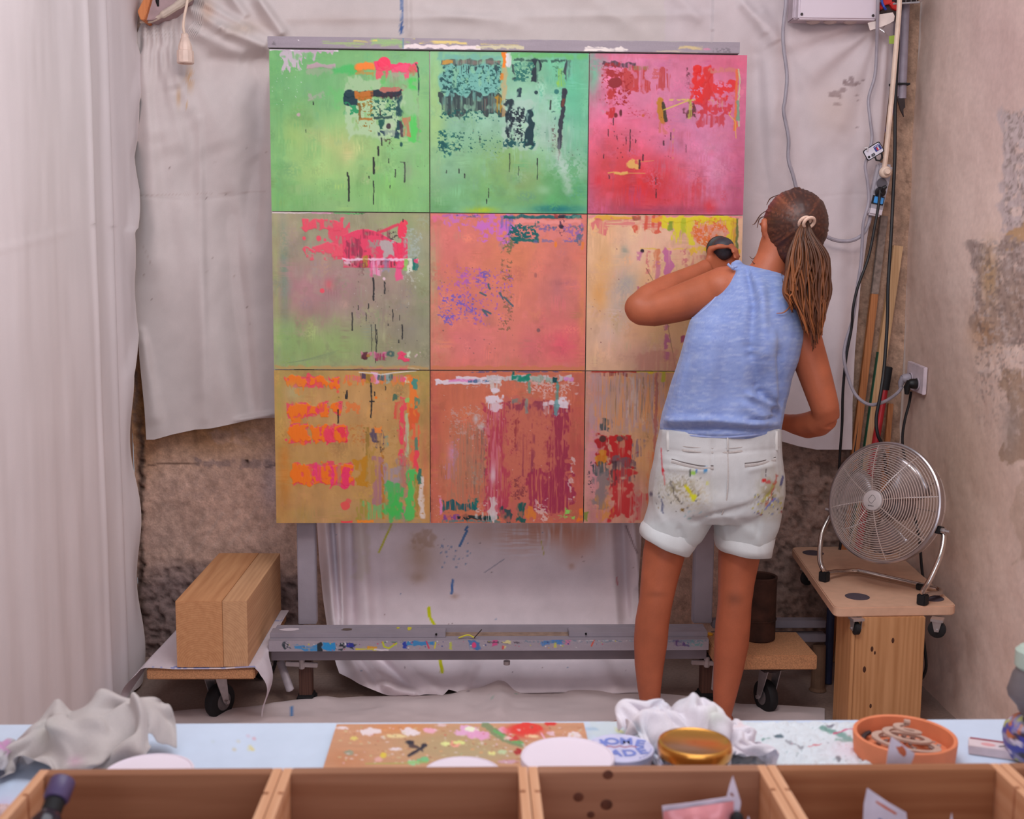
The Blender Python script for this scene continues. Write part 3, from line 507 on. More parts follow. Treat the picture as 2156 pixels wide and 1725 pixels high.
def panC():
    p = Pnt(NG, NG, (1243, 112, 1571, 447), (212, 112, 142), 3)
    p.E(1380, 200, 110, 90, (214, 128, 160), .8); p.E(1280, 240, 50, 90, (238, 120, 160), .8); p.E(1350, 380, 110, 90, (214, 40, 46), .97); p.E(1300, 350, 50, 60, (214, 72, 78), .8); p.E(1480, 290, 70, 70, (216, 132, 168), .9); p.E(1510, 370, 50, 50, (206, 124, 158), .8); p.E(1560, 380, 24, 120, (178, 76, 108), .8); p.E(1540, 130, 60, 20, (214, 96, 124), .8); p.E(1400, 290, 60, 40, (230, 116, 150), .7); p.E(1250, 150, 16, 60, (110, 186, 148), .9); p.E(1246, 420, 14, 60, (190, 96, 128), .7); p.E(1400, 438, 140, 10, (156, 60, 92), .7); p.E(1290, 425, 30, 20, (176, 74, 92), .6)
    p.E(1470, 395, 24, 40, (212, 54, 58), .7, tex='w', t=.45); p.E(1500, 430, 14, 14, (216, 48, 56), .8); p.E(1420, 300, 26, 16, (150, 110, 146), .5); p.E(1450, 230, 40, 30, (176, 116, 150), .6); p.E(1500, 340, 40, 60, (226, 150, 184), .4, tex='p', t=.5); p.mott(.06, 34); p.mott(.05, 11)
    p.R(1255, 112, 1571, 122, (216, 108, 132), .5, 5); p.R(1268, 128, 1340, 139, (84, 58, 70), .95, 2, 4, tex='w', t=.25, h=1); p.R(1270, 134, 1312, 160, (164, 36, 40), .95, 2, 4, tex='p', t=.45); p.R(1310, 138, 1364, 188, (190, 58, 56), .92, 2, 3, tex='w', t=.42); p.R(1325, 138, 1364, 146, (150, 120, 84), .7, 2, 3, tex='v', t=.4)
    p.R(1270, 150, 1330, 220, (166, 34, 38), .92, 2, 3, tex='q', t=.60); p.O(1297, 173, 14, 11, (146, 34, 42), 1, .25, 1); p.R(1282, 180, 1300, 210, (186, 44, 44), .9, 2, 3, tex='p', t=.48); p.R(1330, 172, 1362, 190, (196, 56, 58), .9, 2, 3, tex='p', t=.42); p.R(1388, 138, 1408, 190, (186, 60, 60), .85, 2, 3, tex='v', t=.45); p.R(1372, 140, 1390, 165, (200, 84, 84), .7, 2, 3, tex='q', t=.5)
    p.R(1282, 224, 1296, 246, (196, 40, 46), .95, 2, 3); p.O(1309, 235, 3, 7, (100, 30, 40)); p.O(1299, 240, 4, 5, (120, 30, 40)); p.R(1325, 220, 1370, 240, (190, 60, 76), .8, 2, 3, tex='q', t=.62); p.O(1356, 240, 3, 3, (200, 90, 60))
    p.L([(1390, 208), (1392, 230), (1397, 250)], 13, (186, 122, 30), .95, 2, 3, h=1); p.L([(1397, 214), (1401, 232), (1404, 250)], 7, (60, 54, 36), .9, 1.5, 2); p.R(1384, 248, 1404, 275, (200, 110, 84), .6, 3, 4, tex='v', t=.45)
    p.R(1442, 138, 1452, 200, (110, 50, 66), .8, 2, 3, tex='q', t=.5); p.L([(1398, 228), (1444, 210), (1456, 206)], 2.2, (216, 200, 70), .9); p.R(1410, 204, 1500, 208, (222, 202, 84), .9, 1.5, 1, tex='q', t=.42)
    p.O(1467, 142, 9, 9, (222, 40, 36), 1, .1, 1); p.R(1458, 138, 1496, 212, (226, 38, 36), .97, 2, 3, tex='p', t=.30, h=1); p.R(1480, 140, 1500, 232, (214, 48, 48), .9, 2, 3, tex='w', t=.3); p.R(1492, 138, 1556, 148, (206, 120, 110), .9, 2, 3, tex='v', t=.3); p.R(1495, 166, 1550, 206, (224, 44, 46), .92, 2, 4, tex='p', t=.47); p.R(1455, 206, 1540, 236, (206, 52, 64), .9, 2, 4, tex='p', t=.44); p.R(1500, 200, 1530, 226, (206, 150, 130), .6, 2, 3, tex='v', t=.55); p.R(1470, 232, 1530, 262, (196, 56, 66), .85, 2, 4, tex='w', t=.35, drip=14); p.R(1442, 206, 1464, 248, (96, 44, 50), .85, 2, 4, tex='p', t=.45); p.R(1450, 208, 1457, 244, (186, 182, 70), .8, 2, 2, tex='v', t=.4)
    p.R(1547, 141, 1553, 270, (226, 110, 60), .9, 1.5, 2, tex='w', t=.28); p.L([(1553, 142), (1557, 160), (1555, 230), (1558, 260)], 3, (186, 200, 150), .85, 1, 2); p.R(1552, 206, 1558, 250, (110, 150, 120), .8, 1.5, 2); p.L([(1540, 228), (1536, 236), (1550, 250), (1552, 285)], 1.6, (224, 176, 80), .9)
    p.R(1322, 336, 1350, 350, (226, 174, 92), .95, 2, 3, h=1); p.L([(1350, 337), (1380, 334)], 1.4, (216, 150, 86), .8); p.L([(1285, 361), (1296, 359)], 2.5, (222, 164, 84), .9); p.R(1296, 358, 1326, 365, (226, 174, 92), .95, 2, 2, h=1); p.L([(1326, 361), (1362, 361)], 2, (216, 150, 80), .8)
    drips(p, [(1329, 270, 315, 2), (1400, 293, 301, 3), (1350, 334, 350, 4.4), (1357, 322, 334, 3), (1341, 290, 297, 1.8), (1294, 246, 260, 2), (1284, 270, 284, 2), (1447, 300, 316, 1.2), (1287, 366, 372, 2.6), (1386, 395, 412, 2.4), (1415, 275, 290, 2), (1302, 283, 290, 2), (1275, 322, 330, 2), (1385, 370, 384, 1.6), (1321, 285, 300, 1.6)], (70, 34, 44)); p.R(1419, 240, 1422, 330, (206, 170, 70), .5, 1.5, 2, tex='p', t=.5); p.spots(40, 1260, 240, 1420, 330, 1.3, [(110, 30, 44), (80, 40, 60)], .7)
    return p
def panD():
    p = Pnt(NG, NG, (575, 446, 909, 775), (166, 152, 128), 4)
    p.E(690, 610, 110, 60, (186, 130, 140), .9); p.E(640, 640, 50, 50, (186, 128, 136), .7); p.E(800, 660, 90, 90, (158, 140, 126), .8); p.E(700, 470, 110, 24, (158, 158, 122), .8); p.E(605, 480, 24, 40, (190, 170, 140), .8); p.E(600, 720, 60, 60, (146, 184, 112), .9); p.E(700, 730, 110, 50, (152, 180, 110), .9); p.E(850, 470, 60, 24, (148, 178, 104), .8); p.E(895, 600, 22, 140, (152, 164, 120), .8); p.E(600, 560, 10, 110, (126, 152, 130), .8); p.E(582, 600, 8, 160, (176, 186, 120), .7); p.E(820, 740, 60, 30, (156, 158, 116), .7); p.E(890, 480, 20, 60, (176, 168, 130), .7); p.E(870, 690, 40, 50, (146, 140, 122), .7); p.E(860, 520, 30, 40, (156, 176, 160), .8)
    p.mott(.05, 40); p.mott(.04, 14, 50); p.R(576, 446, 700, 448.5, (236, 216, 222), .9, 1.5, 1); p.R(660, 446, 705, 448.5, (220, 150, 180), .9); p.R(706, 446, 770, 449, (90, 180, 100), .9); p.R(738, 446, 775, 450, (50, 70, 40), .8, 1, 1, tex='q', t=.5)
    p.R(638, 461, 726, 484, (240, 84, 104), .97, 2, 6, 20, h=1); p.R(700, 470, 732, 545, (238, 80, 104), .95, 2, 7, 20); p.R(645, 513, 730, 538, (240, 88, 108), .95, 2, 6, 16, tex='p', t=.3, h=1); p.O(674, 500, 5, 6, (240, 84, 104)); p.O(643, 500, 4, 4, (240, 84, 104)); p.O(687, 503, 3, 3, (240, 90, 110))
    p.put(((p.Y > 498+(np.sin((p.X-720)/52*1.6)*-18)*(p.X < 850)) & (p.X > 725) & (p.X < 862) & (p.Y < 560))*np.clip((p.nz(16)+.75)*2, 0, 1)*1.0, (236, 70, 104), 1)
    p.R(735, 500, 765, 540, (134, 50, 74), .7, 3, 4, tex='v', t=.35); p.R(765, 482, 830, 500, (150, 50, 74), .6, 3, 4, tex='v', t=.5); p.R(735, 540, 850, 556, (120, 40, 64), .8, 2, 3, tex='v', t=.45); p.R(775, 500, 835, 522, (166, 150, 140), .9, 3, 7, tex='p', t=.42); p.R(805, 505, 838, 534, (186, 176, 172), .95, 3, 4); p.R(820, 486, 846, 506, (60, 40, 44), .7, 2, 3, tex='q', t=.55)
    p.O(851, 482, 10, 18, (244, 62, 92), 1, .12, 1); p.O(856, 466, 7, 6, (240, 70, 90)); p.L([(842, 470), (800, 488)], 6, (230, 60, 90), .9, 2, 2); p.R(836, 508, 856, 566, (244, 60, 96), 1, 2, 3, h=1); p.R(838, 545, 852, 582, (246, 90, 140), .95, 3, 3); p.L([(853, 459), (853, 464)], 2, (30, 30, 30))
    p.R(724, 541, 885, 546, (250, 206, 226), .9, 2, 3, h=1); p.R(728, 546, 740, 552, (236, 190, 206), .9, 2, 3); p.R(776, 545, 812, 582, (242, 160, 196), .9, 5, 5, tex='w', t=.35); p.R(780, 550, 800, 580, (240, 100, 150), .7, 3, 4, tex='v', t=.45); p.R(812, 544, 826, 572, (150, 150, 176), .7, 4, 4, tex='w', t=.4); p.R(768, 536, 778, 560, (186, 150, 50), .8, 3, 3); p.R(758, 552, 772, 576, (130, 90, 90), .6, 3, 3, tex='q', t=.5)
    p.R(854, 540, 862, 566, (152, 206, 104), .95, 2, 2); p.R(861, 538, 873, 572, (226, 228, 206), .95, 2, 3, h=1); p.R(872, 540, 880, 566, (20, 120, 104), .95, 2, 2); p.R(878, 540, 886, 548, (236, 80, 120), .95, 2, 2); p.R(878, 550, 886, 570, (40, 110, 110), .8, 2, 3, tex='p', t=.45); p.R(856, 480, 886, 540, (176, 188, 180), .6, 5, 4, tex='q', t=.5); p.R(852, 574, 890, 600, (196, 196, 184), .6, 4, 4, tex='q', t=.55)
    drips(p, [(789, 582, 628, 3.4), (813, 590, 614, 2.6), (743, 655, 692, 2.6), (830, 648, 672, 2), (850, 680, 710, 2.6), (793, 680, 760, 2), (796, 690, 720, 1.4), (784, 680, 740, 1), (778, 636, 646, 2.4), (757, 640, 648, 2), (773, 655, 672, 1.6), (845, 660, 670, 1.6), (820, 678, 682, 1.6), (843, 712, 718, 2)]); p.O(680, 609, 5, 5, (238, 90, 104)); p.E(694, 596, 10, 12, (230, 100, 110), .6); p.O(812, 583, 3, 3, (236, 200, 210))
    p.R(764, 738, 816, 750, (222, 120, 160), .9, 2, 4, tex='w', t=.3, h=1); p.R(765, 739, 775, 750, (90, 40, 50), .9, 2, 2); p.R(774, 740, 782, 749, (170, 130, 50), .8); p.R(795, 740, 815, 752, (160, 50, 90), .8, 2, 2, tex='v', t=.4); p.R(818, 737, 832, 746, (66, 100, 96), .9, 2, 3, tex='p', t=.4); p.R(842, 737, 862, 758, (244, 70, 110), .95, 2, 3, h=1); p.R(860, 735, 868, 748, (216, 226, 190), .9, 2, 3); p.R(876, 738, 890, 750, (220, 190, 190), .8, 1.5, 2, tex='q', t=.58)
    p.R(846, 766, 862, 775, (246, 80, 130), .95, 2, 2); p.R(780, 770, 840, 775, (190, 100, 150), .85, 2, 3, tex='w', t=.3); p.R(745, 772, 775, 775, (130, 60, 80), .8); p.L([(862, 770), (885, 774)], 3, (230, 230, 220)); p.R(576, 768, 909, 775, (196, 156, 96), .8, 4, 3); p.spots(60, 740, 560, 890, 760, 1.1, [(206, 200, 190), (60, 50, 50)], .6)
    for k in range(5): p.L([(600+k*8, 762-k), (690+k*6, 750-k*4)], 1.1, (130, 150, 110), .6)
    return p
def panE():
    p = Pnt(NG, NG, (911, 447, 1240, 776), (222, 124, 108), 5)
    p.E(960, 520, 60, 70, (222, 120, 116), .7); p.E(1100, 560, 90, 80, (226, 130, 100), .8); p.E(1095, 540, 40, 50, (228, 136, 92), .7); p.E(1180, 600, 60, 90, (206, 118, 112), .8); p.E(1000, 720, 90, 50, (224, 122, 122), .8); p.E(1190, 720, 40, 40, (236, 96, 112), .95); p.E(1125, 730, 24, 40, (222, 110, 118), .6); p.E(920, 640, 16, 160, (190, 144, 110), .8, tex='w', t=.35); p.E(916, 560, 8, 60, (182, 176, 130), .8); p.E(1180, 605, 14, 24, (186, 110, 112), .6); p.E(1232, 640, 8, 120, (226, 140, 90), .7); p.E(920, 740, 30, 30, (206, 134, 104), .7); p.E(1030, 560, 40, 40, (216, 126, 96), .6); p.E(1060, 640, 40, 120, (222, 132, 110), .4); p.E(1000, 640, 30, 20, (204, 116, 108), .5)
    p.mott(.03, 40); p.mott(.03, 12); p.R(1080, 455, 1236, 500, (226, 132, 128), .6, 5, 3)
    p.R(934, 449, 1080, 454, (176, 100, 190), .9, 2, 3, tex='p', t=.42); p.R(950, 449, 1010, 454, (80, 90, 140), .8, 1.5, 2, tex='p', t=.5); p.R(915, 449, 940, 462, (230, 110, 150), .8, 3, 4); p.R(940, 450, 1090, 480, (206, 116, 186), .9, 2, 5, tex='p', t=.54); p.R(1010, 462, 1085, 504, (206, 112, 194), .92, 2, 5, tex='p', t=.46); p.R(1060, 452, 1084, 520, (96, 100, 176), .75, 3, 4, tex='w', t=.48)
    p.R(1064, 449, 1230, 456, (24, 96, 100), .95, 2, 2, tex='w', t=.2, h=1); p.R(1170, 449, 1180, 456, (160, 50, 50), .8); p.R(1182, 449, 1192, 456, (50, 36, 50), .95); p.R(1200, 450, 1226, 456, (110, 150, 130), .7, 2, 2, tex='v', t=.4); p.R(1086, 458, 1230, 466, (240, 150, 142), .8, 3, 2)
    p.R(1078, 466, 1134, 504, (16, 96, 96), .97, 2, 4, tex='q', t=.42, h=1); p.R(1080, 496, 1132, 504, (18, 102, 96), .9, 2, 3); p.R(1132, 470, 1180, 482, (110, 96, 160), .8, 2, 3, tex='q', t=.52); p.R(1132, 472, 1232, 476, (70, 90, 110), .7, 1.5, 2, tex='p', t=.5); p.O(1187, 473, 5, 4, (40, 30, 44)); p.R(1182, 456, 1192, 492, (70, 44, 74), .9, 2, 3, tex='q', t=.5); p.R(1196, 470, 1232, 504, (150, 100, 170), .8, 2, 3, tex='q', t=.52); p.R(1216, 466, 1230, 512, (70, 100, 130), .8, 2, 3, tex='p', t=.5); p.R(1128, 500, 1232, 506, (120, 110, 160), .8, 2, 3, tex='p', t=.5); p.O(1175, 510, 3, 6, (236, 130, 50)); p.R(1228, 504, 1234, 520, (230, 130, 60), .9); p.R(1060, 500, 1082, 530, (110, 110, 70), .8, 2, 3, tex='q', t=.5)
    p.R(930, 556, 1080, 672, (170, 100, 176), .9, 3, 6, tex='q', t=.66); p.R(932, 620, 1010, 662, (120, 96, 190), .92, 2, 5, tex='q', t=.58); p.R(1010, 566, 1034, 588, (120, 90, 180), .9, 2, 3, tex='q', t=.5); p.R(965, 560, 1020, 600, (196, 100, 176), .8, 2, 3, tex='q', t=.6); p.R(935, 655, 955, 680, (110, 96, 190), .9, 2, 3, tex='q', t=.5)
    for a, b, c, d in [(1022, 648, 1030, 660), (1016, 612, 1028, 618), (1033, 594, 1037, 604), (1026, 650, 1038, 656), (1068, 622, 1085, 640), (1058, 612, 1064, 626)]: p.L([(a, b), (c, d)], 4, (66, 96, 110), .85, 1, 2)
    p.R(1060, 545, 1084, 690, (120, 96, 70), .7, 2, 4, tex='q', t=.64); p.O(1140, 691, 4, 4, (110, 84, 90), .7); p.O(1133, 575, 3, 5, (150, 90, 90), .6); p.spots(50, 930, 560, 1100, 770, 1.2, [(110, 70, 80), (90, 80, 80)], .6)
    p.R(911, 768, 1240, 776, (210, 126, 84), .8, 3, 2); p.E(1095, 762, 14, 10, (206, 120, 96), .7)
    return p
def panF():
    p = Pnt(NG, NG, (1242, 449, 1567, 776), (226, 178, 140), 6)
    p.E(1330, 520, 60, 60, (230, 188, 158), .8); p.E(1275, 560, 24, 120, (226, 174, 120), .8); p.E(1400, 640, 90, 70, (222, 168, 112), .8); p.E(1270, 620, 16, 40, (232, 164, 92), .8); p.E(1290, 700, 40, 50, (222, 184, 168), .8); p.E(1310, 640, 22, 50, (198, 178, 166), .9); p.E(1330, 590, 20, 30, (176, 170, 158), .8); p.E(1380, 740, 90, 30, (216, 160, 138), .8); p.E(1450, 500, 60, 30, (222, 160, 140), .7); p.E(1480, 720, 50, 60, (206, 164, 110), .8); p.E(1560, 600, 12, 160, (226, 180, 150), .8); p.E(1340, 690, 30, 30, (220, 160, 120), .6); p.E(1320, 525, 8, 14, (140, 150, 136), .7); p.E(1400, 490, 50, 30, (230, 184, 156), .8)
    p.mott(.03, 30); p.mott(.03, 12, 40); p.R(1243, 449, 1567, 455, (226, 130, 140), .8, 3, 2, tex='h', t=.4); p.R(1255, 451, 1340, 459, (226, 170, 60), .95, 2, 3, h=1); p.R(1250, 458, 1282, 488, (220, 108, 112), .85, 3, 4, tex='w', t=.4, drip=14); p.R(1280, 459, 1420, 474, (220, 116, 116), .8, 3, 4, tex='h', t=.45); p.R(1336, 452, 1352, 460, (150, 80, 60), .8)
    p.R(1342, 454, 1398, 486, (214, 84, 60), .9, 2, 4, tex='w', t=.42); p.R(1378, 452, 1404, 466, (236, 160, 50), .9, 2, 3); p.R(1398, 452, 1556, 462, (226, 206, 40), 1, 2, 2, h=1); p.R(1400, 458, 1466, 480, (226, 208, 44), .95, 2, 4, tex='w', t=.25, drip=10); p.R(1424, 460, 1470, 500, (222, 206, 50), .92, 3, 4, tex='w', t=.33, drip=16); p.R(1412, 462, 1420, 480, (120, 150, 50), .8, 2, 2); p.R(1438, 456, 1446, 486, (176, 188, 40), .8)
    p.R(1464, 462, 1550, 500, (226, 130, 110), .7, 3, 4); p.R(1464, 460, 1540, 512, (226, 112, 50), .9, 2, 4, tex='q', t=.52); p.R(1470, 458, 1545, 472, (224, 180, 44), .8, 2, 3, tex='v', t=.45); p.R(1534, 456, 1548, 510, (224, 196, 44), .95, 2, 3); p.R(1542, 456, 1554, 530, (206, 150, 50), .9, 2, 3, tex='v', t=.4); p.R(1553, 456, 1558, 520, (96, 110, 60), .9, 2, 2); p.R(1500, 480, 1534, 500, (214, 160, 140), .7, 3, 3, tex='p', t=.45)
    p.R(1352, 518, 1480, 521, (226, 190, 60), .85, 1.2, 2, tex='p', t=.4); p.R(1458, 516, 1560, 528, (230, 186, 50), .9, 2, 3, drip=6); p.O(1357, 524, 4, 4, (50, 30, 40)); p.R(1348, 525, 1355, 548, (196, 110, 150), .8, 2, 3, tex='p', t=.45); p.R(1366, 522, 1374, 570, (206, 110, 110), .85, 2, 3, tex='p', t=.4); p.R(1382, 520, 1394, 560, (210, 120, 80), .85, 2, 3, tex='w', t=.3); p.R(1382, 545, 1394, 620, (196, 116, 140), .8, 2, 3, tex='p', t=.4)
    p.R(1404, 521, 1420, 590, (196, 108, 150), .95, 2, 3, tex='w', t=.2); p.R(1405, 576, 1418, 596, (190, 100, 146), .95, 2, 3); p.R(1406, 600, 1418, 690, (190, 110, 140), .8, 2, 4, tex='p', t=.45); p.R(1404, 700, 1420, 754, (186, 104, 136), .9, 2, 4, tex='p', t=.4); p.R(1438, 520, 1452, 552, (200, 110, 116), .8, 2, 4, tex='p', t=.45); p.R(1456, 528, 1500, 560, (206, 124, 110), .7, 3, 5); p.R(1440, 700, 1450, 716, (150, 60, 100), .8, 2, 3); p.L([(1366, 560), (1392, 604), (1414, 680), (1432, 770)], 1.5, (130, 100, 70), .7); p.R(1350, 735, 1440, 776, (206, 140, 120), .7, 6, 4, tex='w', t=.3)
    p.spots(26, 1250, 520, 1420, 760, 1.1, [(110, 50, 60)], .7); p.R(1366, 590, 1374, 612, (196, 120, 120), .8, 2, 3); p.R(1349, 600, 1353, 608, (190, 90, 120), .8); p.R(1500, 560, 1560, 776, (214, 166, 120), .5, 10)
    return p
def panG():
    p = Pnt(NG, NG, (580, 779, 909, 1103), (198, 150, 88), 7)
    p.E(740, 850, 130, 50, (202, 156, 100), .8); p.E(700, 960, 120, 30, (200, 154, 92), .8); p.E(660, 1060, 90, 40, (198, 148, 92), .8); p.E(590, 850, 12, 90, (176, 158, 84), .8); p.E(596, 1000, 14, 100, (190, 130, 60), .8); p.E(600, 990, 10, 50, (214, 130, 50), .6); p.E(640, 785, 80, 10, (182, 158, 90), .8); p.E(880, 790, 50, 20, (170, 154, 82), .9); p.E(898, 860, 10, 60, (164, 152, 80), .9); p.E(900, 960, 10, 100, (204, 120, 84), .8); p.E(740, 1080, 60, 30, (196, 156, 104), .7); p.E(650, 1090, 40, 20, (176, 146, 90), .7); p.mott(.05, 40); p.mott(.05, 14, 40)
    OR, PK = (250, 124, 28), (246, 66, 100)
    for x0, y0, x1, y1, c in [(606, 792, 650, 812, OR), (654, 793, 670, 810, OR), (672, 792, 689, 814, OR), (699, 795, 716, 816, OR), (608, 850, 650, 880, OR), (655, 851, 671, 872, OR), (673, 847, 692, 872, OR), (700, 848, 718, 868, OR), (609, 895, 650, 930, OR), (656, 896, 674, 926, OR), (678, 896, 700, 928, OR), (702, 896, 732, 928, OR), (616, 978, 660, 1020, OR), (662, 978, 700, 1020, OR), (696, 976, 742, 1022, OR)]:
        p.R(x0-1.5, y0-1.5, x1+1.5, y1, PK, .8, 2, 3); p.R(x0, y0, x1, y1, c, .97, 2, 3, 9, drip=10 if x0 < 650 else 4, h=1)
    p.R(625, 814, 640, 828, OR, .9, 2, 4); p.R(612, 878, 636, 892, OR, .9, 2, 4); p.R(620, 928, 640, 940, OR, .8, 3, 4); p.R(688, 900, 706, 934, PK, .95, 2, 3, tex='w', t=.3); p.R(716, 895, 732, 930, (244, 60, 84), .95, 2, 3); p.R(662, 980, 684, 1018, (246, 60, 130), .85, 3, 3, tex='w', t=.35); p.R(696, 978, 714, 1022, (246, 60, 130), .9, 2, 3); p.R(720, 978, 742, 1028, (246, 56, 110), .95, 2, 3); p.R(711, 976, 718, 1022, (190, 130, 110), .7, 2, 2); p.O(728, 1066, 10, 10, (240, 86, 84), .9, .35); p.O(735, 1056, 6, 6, (236, 90, 90), .8, .3); p.O(714, 824, 3, 3, (240, 100, 80)); p.R(732, 850, 766, 868, (236, 124, 60), .8, 3, 5, tex='p', t=.45); p.O(795, 836, 3, 3, OR)
    p.R(728, 790, 870, 806, (236, 130, 60), .9, 2, 3, tex='w', t=.3, drip=12); p.R(730, 788, 850, 800, (220, 110, 130), .7, 2, 3, tex='v', t=.5); p.R(766, 786, 782, 800, (80, 60, 90), .9, 2, 3, tex='v', t=.35); p.R(786, 780, 800, 802, (236, 160, 206), .95, 2, 3, h=1); p.R(800, 786, 830, 802, (60, 100, 110), .8, 2, 3, tex='v', t=.45); p.R(812, 786, 824, 808, (150, 180, 176), .8, 2, 3, tex='v', t=.4); p.R(772, 786, 784, 806, (180, 140, 40), .7, 2, 2); p.L([(760, 783), (790, 785), (806, 788), (830, 784), (880, 779)], 2.4, (230, 222, 214), .9)
    p.R(846, 790, 860, 800, (244, 90, 140), .9, 2, 3); p.R(856, 792, 864, 806, (216, 226, 190), .9); p.R(862, 792, 884, 880, (246, 128, 50), .92, 3, 4, tex='w', t=.25); p.R(872, 795, 884, 820, (64, 150, 140), .9, 2, 3); p.R(832, 828, 842, 842, (70, 110, 90), .9, 2, 3); p.R(844, 835, 858, 980, (246, 70, 96), .93, 2, 4, tex='w', t=.22, h=1); p.R(856, 836, 866, 846, (150, 206, 110), .9); p.R(862, 860, 882, 900, (230, 96, 50), .9, 3, 4); p.R(870, 894, 886, 990, (246, 104, 70), .85, 2, 4, tex='w', t=.3); p.R(856, 868, 864, 960, (186, 206, 160), .8, 2, 3, tex='w', t=.4); p.R(876, 835, 886, 860, (80, 140, 120), .8, 2, 3); p.R(836, 845, 850, 885, (230, 80, 70), .8, 2, 4, tex='w', t=.35); p.R(876, 920, 884, 950, (70, 140, 120), .8, 2, 3); p.R(876, 950, 884, 985, (248, 70, 90), .9, 2, 3)
    p.R(740, 890, 780, 940, (200, 120, 60), .7, 3, 5, tex='q', t=.55); p.R(770, 900, 780, 960, (150, 120, 50), .8, 2, 3, tex='v', t=.4); p.R(786, 900, 812, 940, (90, 76, 100), .9, 2, 4, tex='v', t=.4); p.R(812, 900, 838, 940, (196, 156, 96), .8, 3, 4, tex='q', t=.5); p.R(792, 898, 806, 912, (246, 140, 60), .9, 2, 3); p.R(814, 918, 822, 940, (110, 160, 150), .8, 2, 3); p.R(800, 930, 812, 965, (80, 60, 50), .8, 2, 4, tex='p', t=.45); p.R(770, 925, 846, 970, (206, 160, 100), .7, 4, 6, tex='p', t=.45)
    p.R(752, 964, 776, 1024, (200, 136, 30), .95, 3, 4); p.R(752, 1020, 800, 1050, (204, 160, 84), .8, 3, 4, tex='q', t=.5); p.R(756, 1050, 776, 1102, (166, 150, 60), .8, 3, 4, tex='w', t=.35); p.R(770, 945, 800, 1020, (180, 140, 60), .6, 3, 4, tex='w', t=.4); p.R(790, 960, 812, 1080, (176, 120, 130), .9, 3, 4, tex='w', t=.25); p.R(812, 980, 842, 1030, (170, 150, 156), .9, 4, 4, tex='w', t=.25); p.R(805, 950, 811, 1095, (190, 120, 40), .85, 1.5, 2, tex='p', t=.38); p.R(840, 955, 858, 1100, (170, 140, 130), .8, 3, 4, tex='w', t=.3); p.R(812, 1020, 850, 1100, (86, 186, 96), .92, 4, 4, tex='w', t=.22); p.R(816, 1040, 846, 1085, (70, 196, 84), .9, 4, 4); p.R(858, 985, 878, 1095, (84, 200, 96), .95, 3, 3, tex='w', t=.15, h=1); p.R(848, 960, 862, 1030, (190, 120, 110), .8, 2, 3, tex='w', t=.35); p.R(876, 1000, 886, 1090, (170, 140, 60), .8, 2, 3); p.R(884, 985, 892, 1020, (50, 120, 100), .9, 2, 3); p.R(886, 1000, 897, 1095, (230, 214, 206), .9, 1.5, 2, tex='p', t=.3, h=1); p.R(770, 1060, 812, 1100, (120, 190, 110), .8, 3, 4, tex='v', t=.4); p.R(760, 1095, 890, 1103, (176, 150, 110), .7, 3, 4, tex='w', t=.4); p.R(718, 1099, 744, 1103, (246, 70, 80), .95, 1.5, 1); p.R(754, 1098, 790, 1103, (250, 140, 40), .9)
    drips(p, [(784, 806, 878, 3.2), (714, 862, 890, 3), (733, 822, 838, 3.4), (730, 830, 838, 2.4), (792, 824, 832, 2.4), (815, 812, 820, 2)]); p.L([(782, 844), (791, 844)], 2.6, (38, 36, 36)); p.spots(50, 690, 810, 850, 930, 1.1, [(90, 64, 40), (230, 120, 60)], .6); p.E(620, 825, 20, 20, (186, 180, 130), .6)
    return p
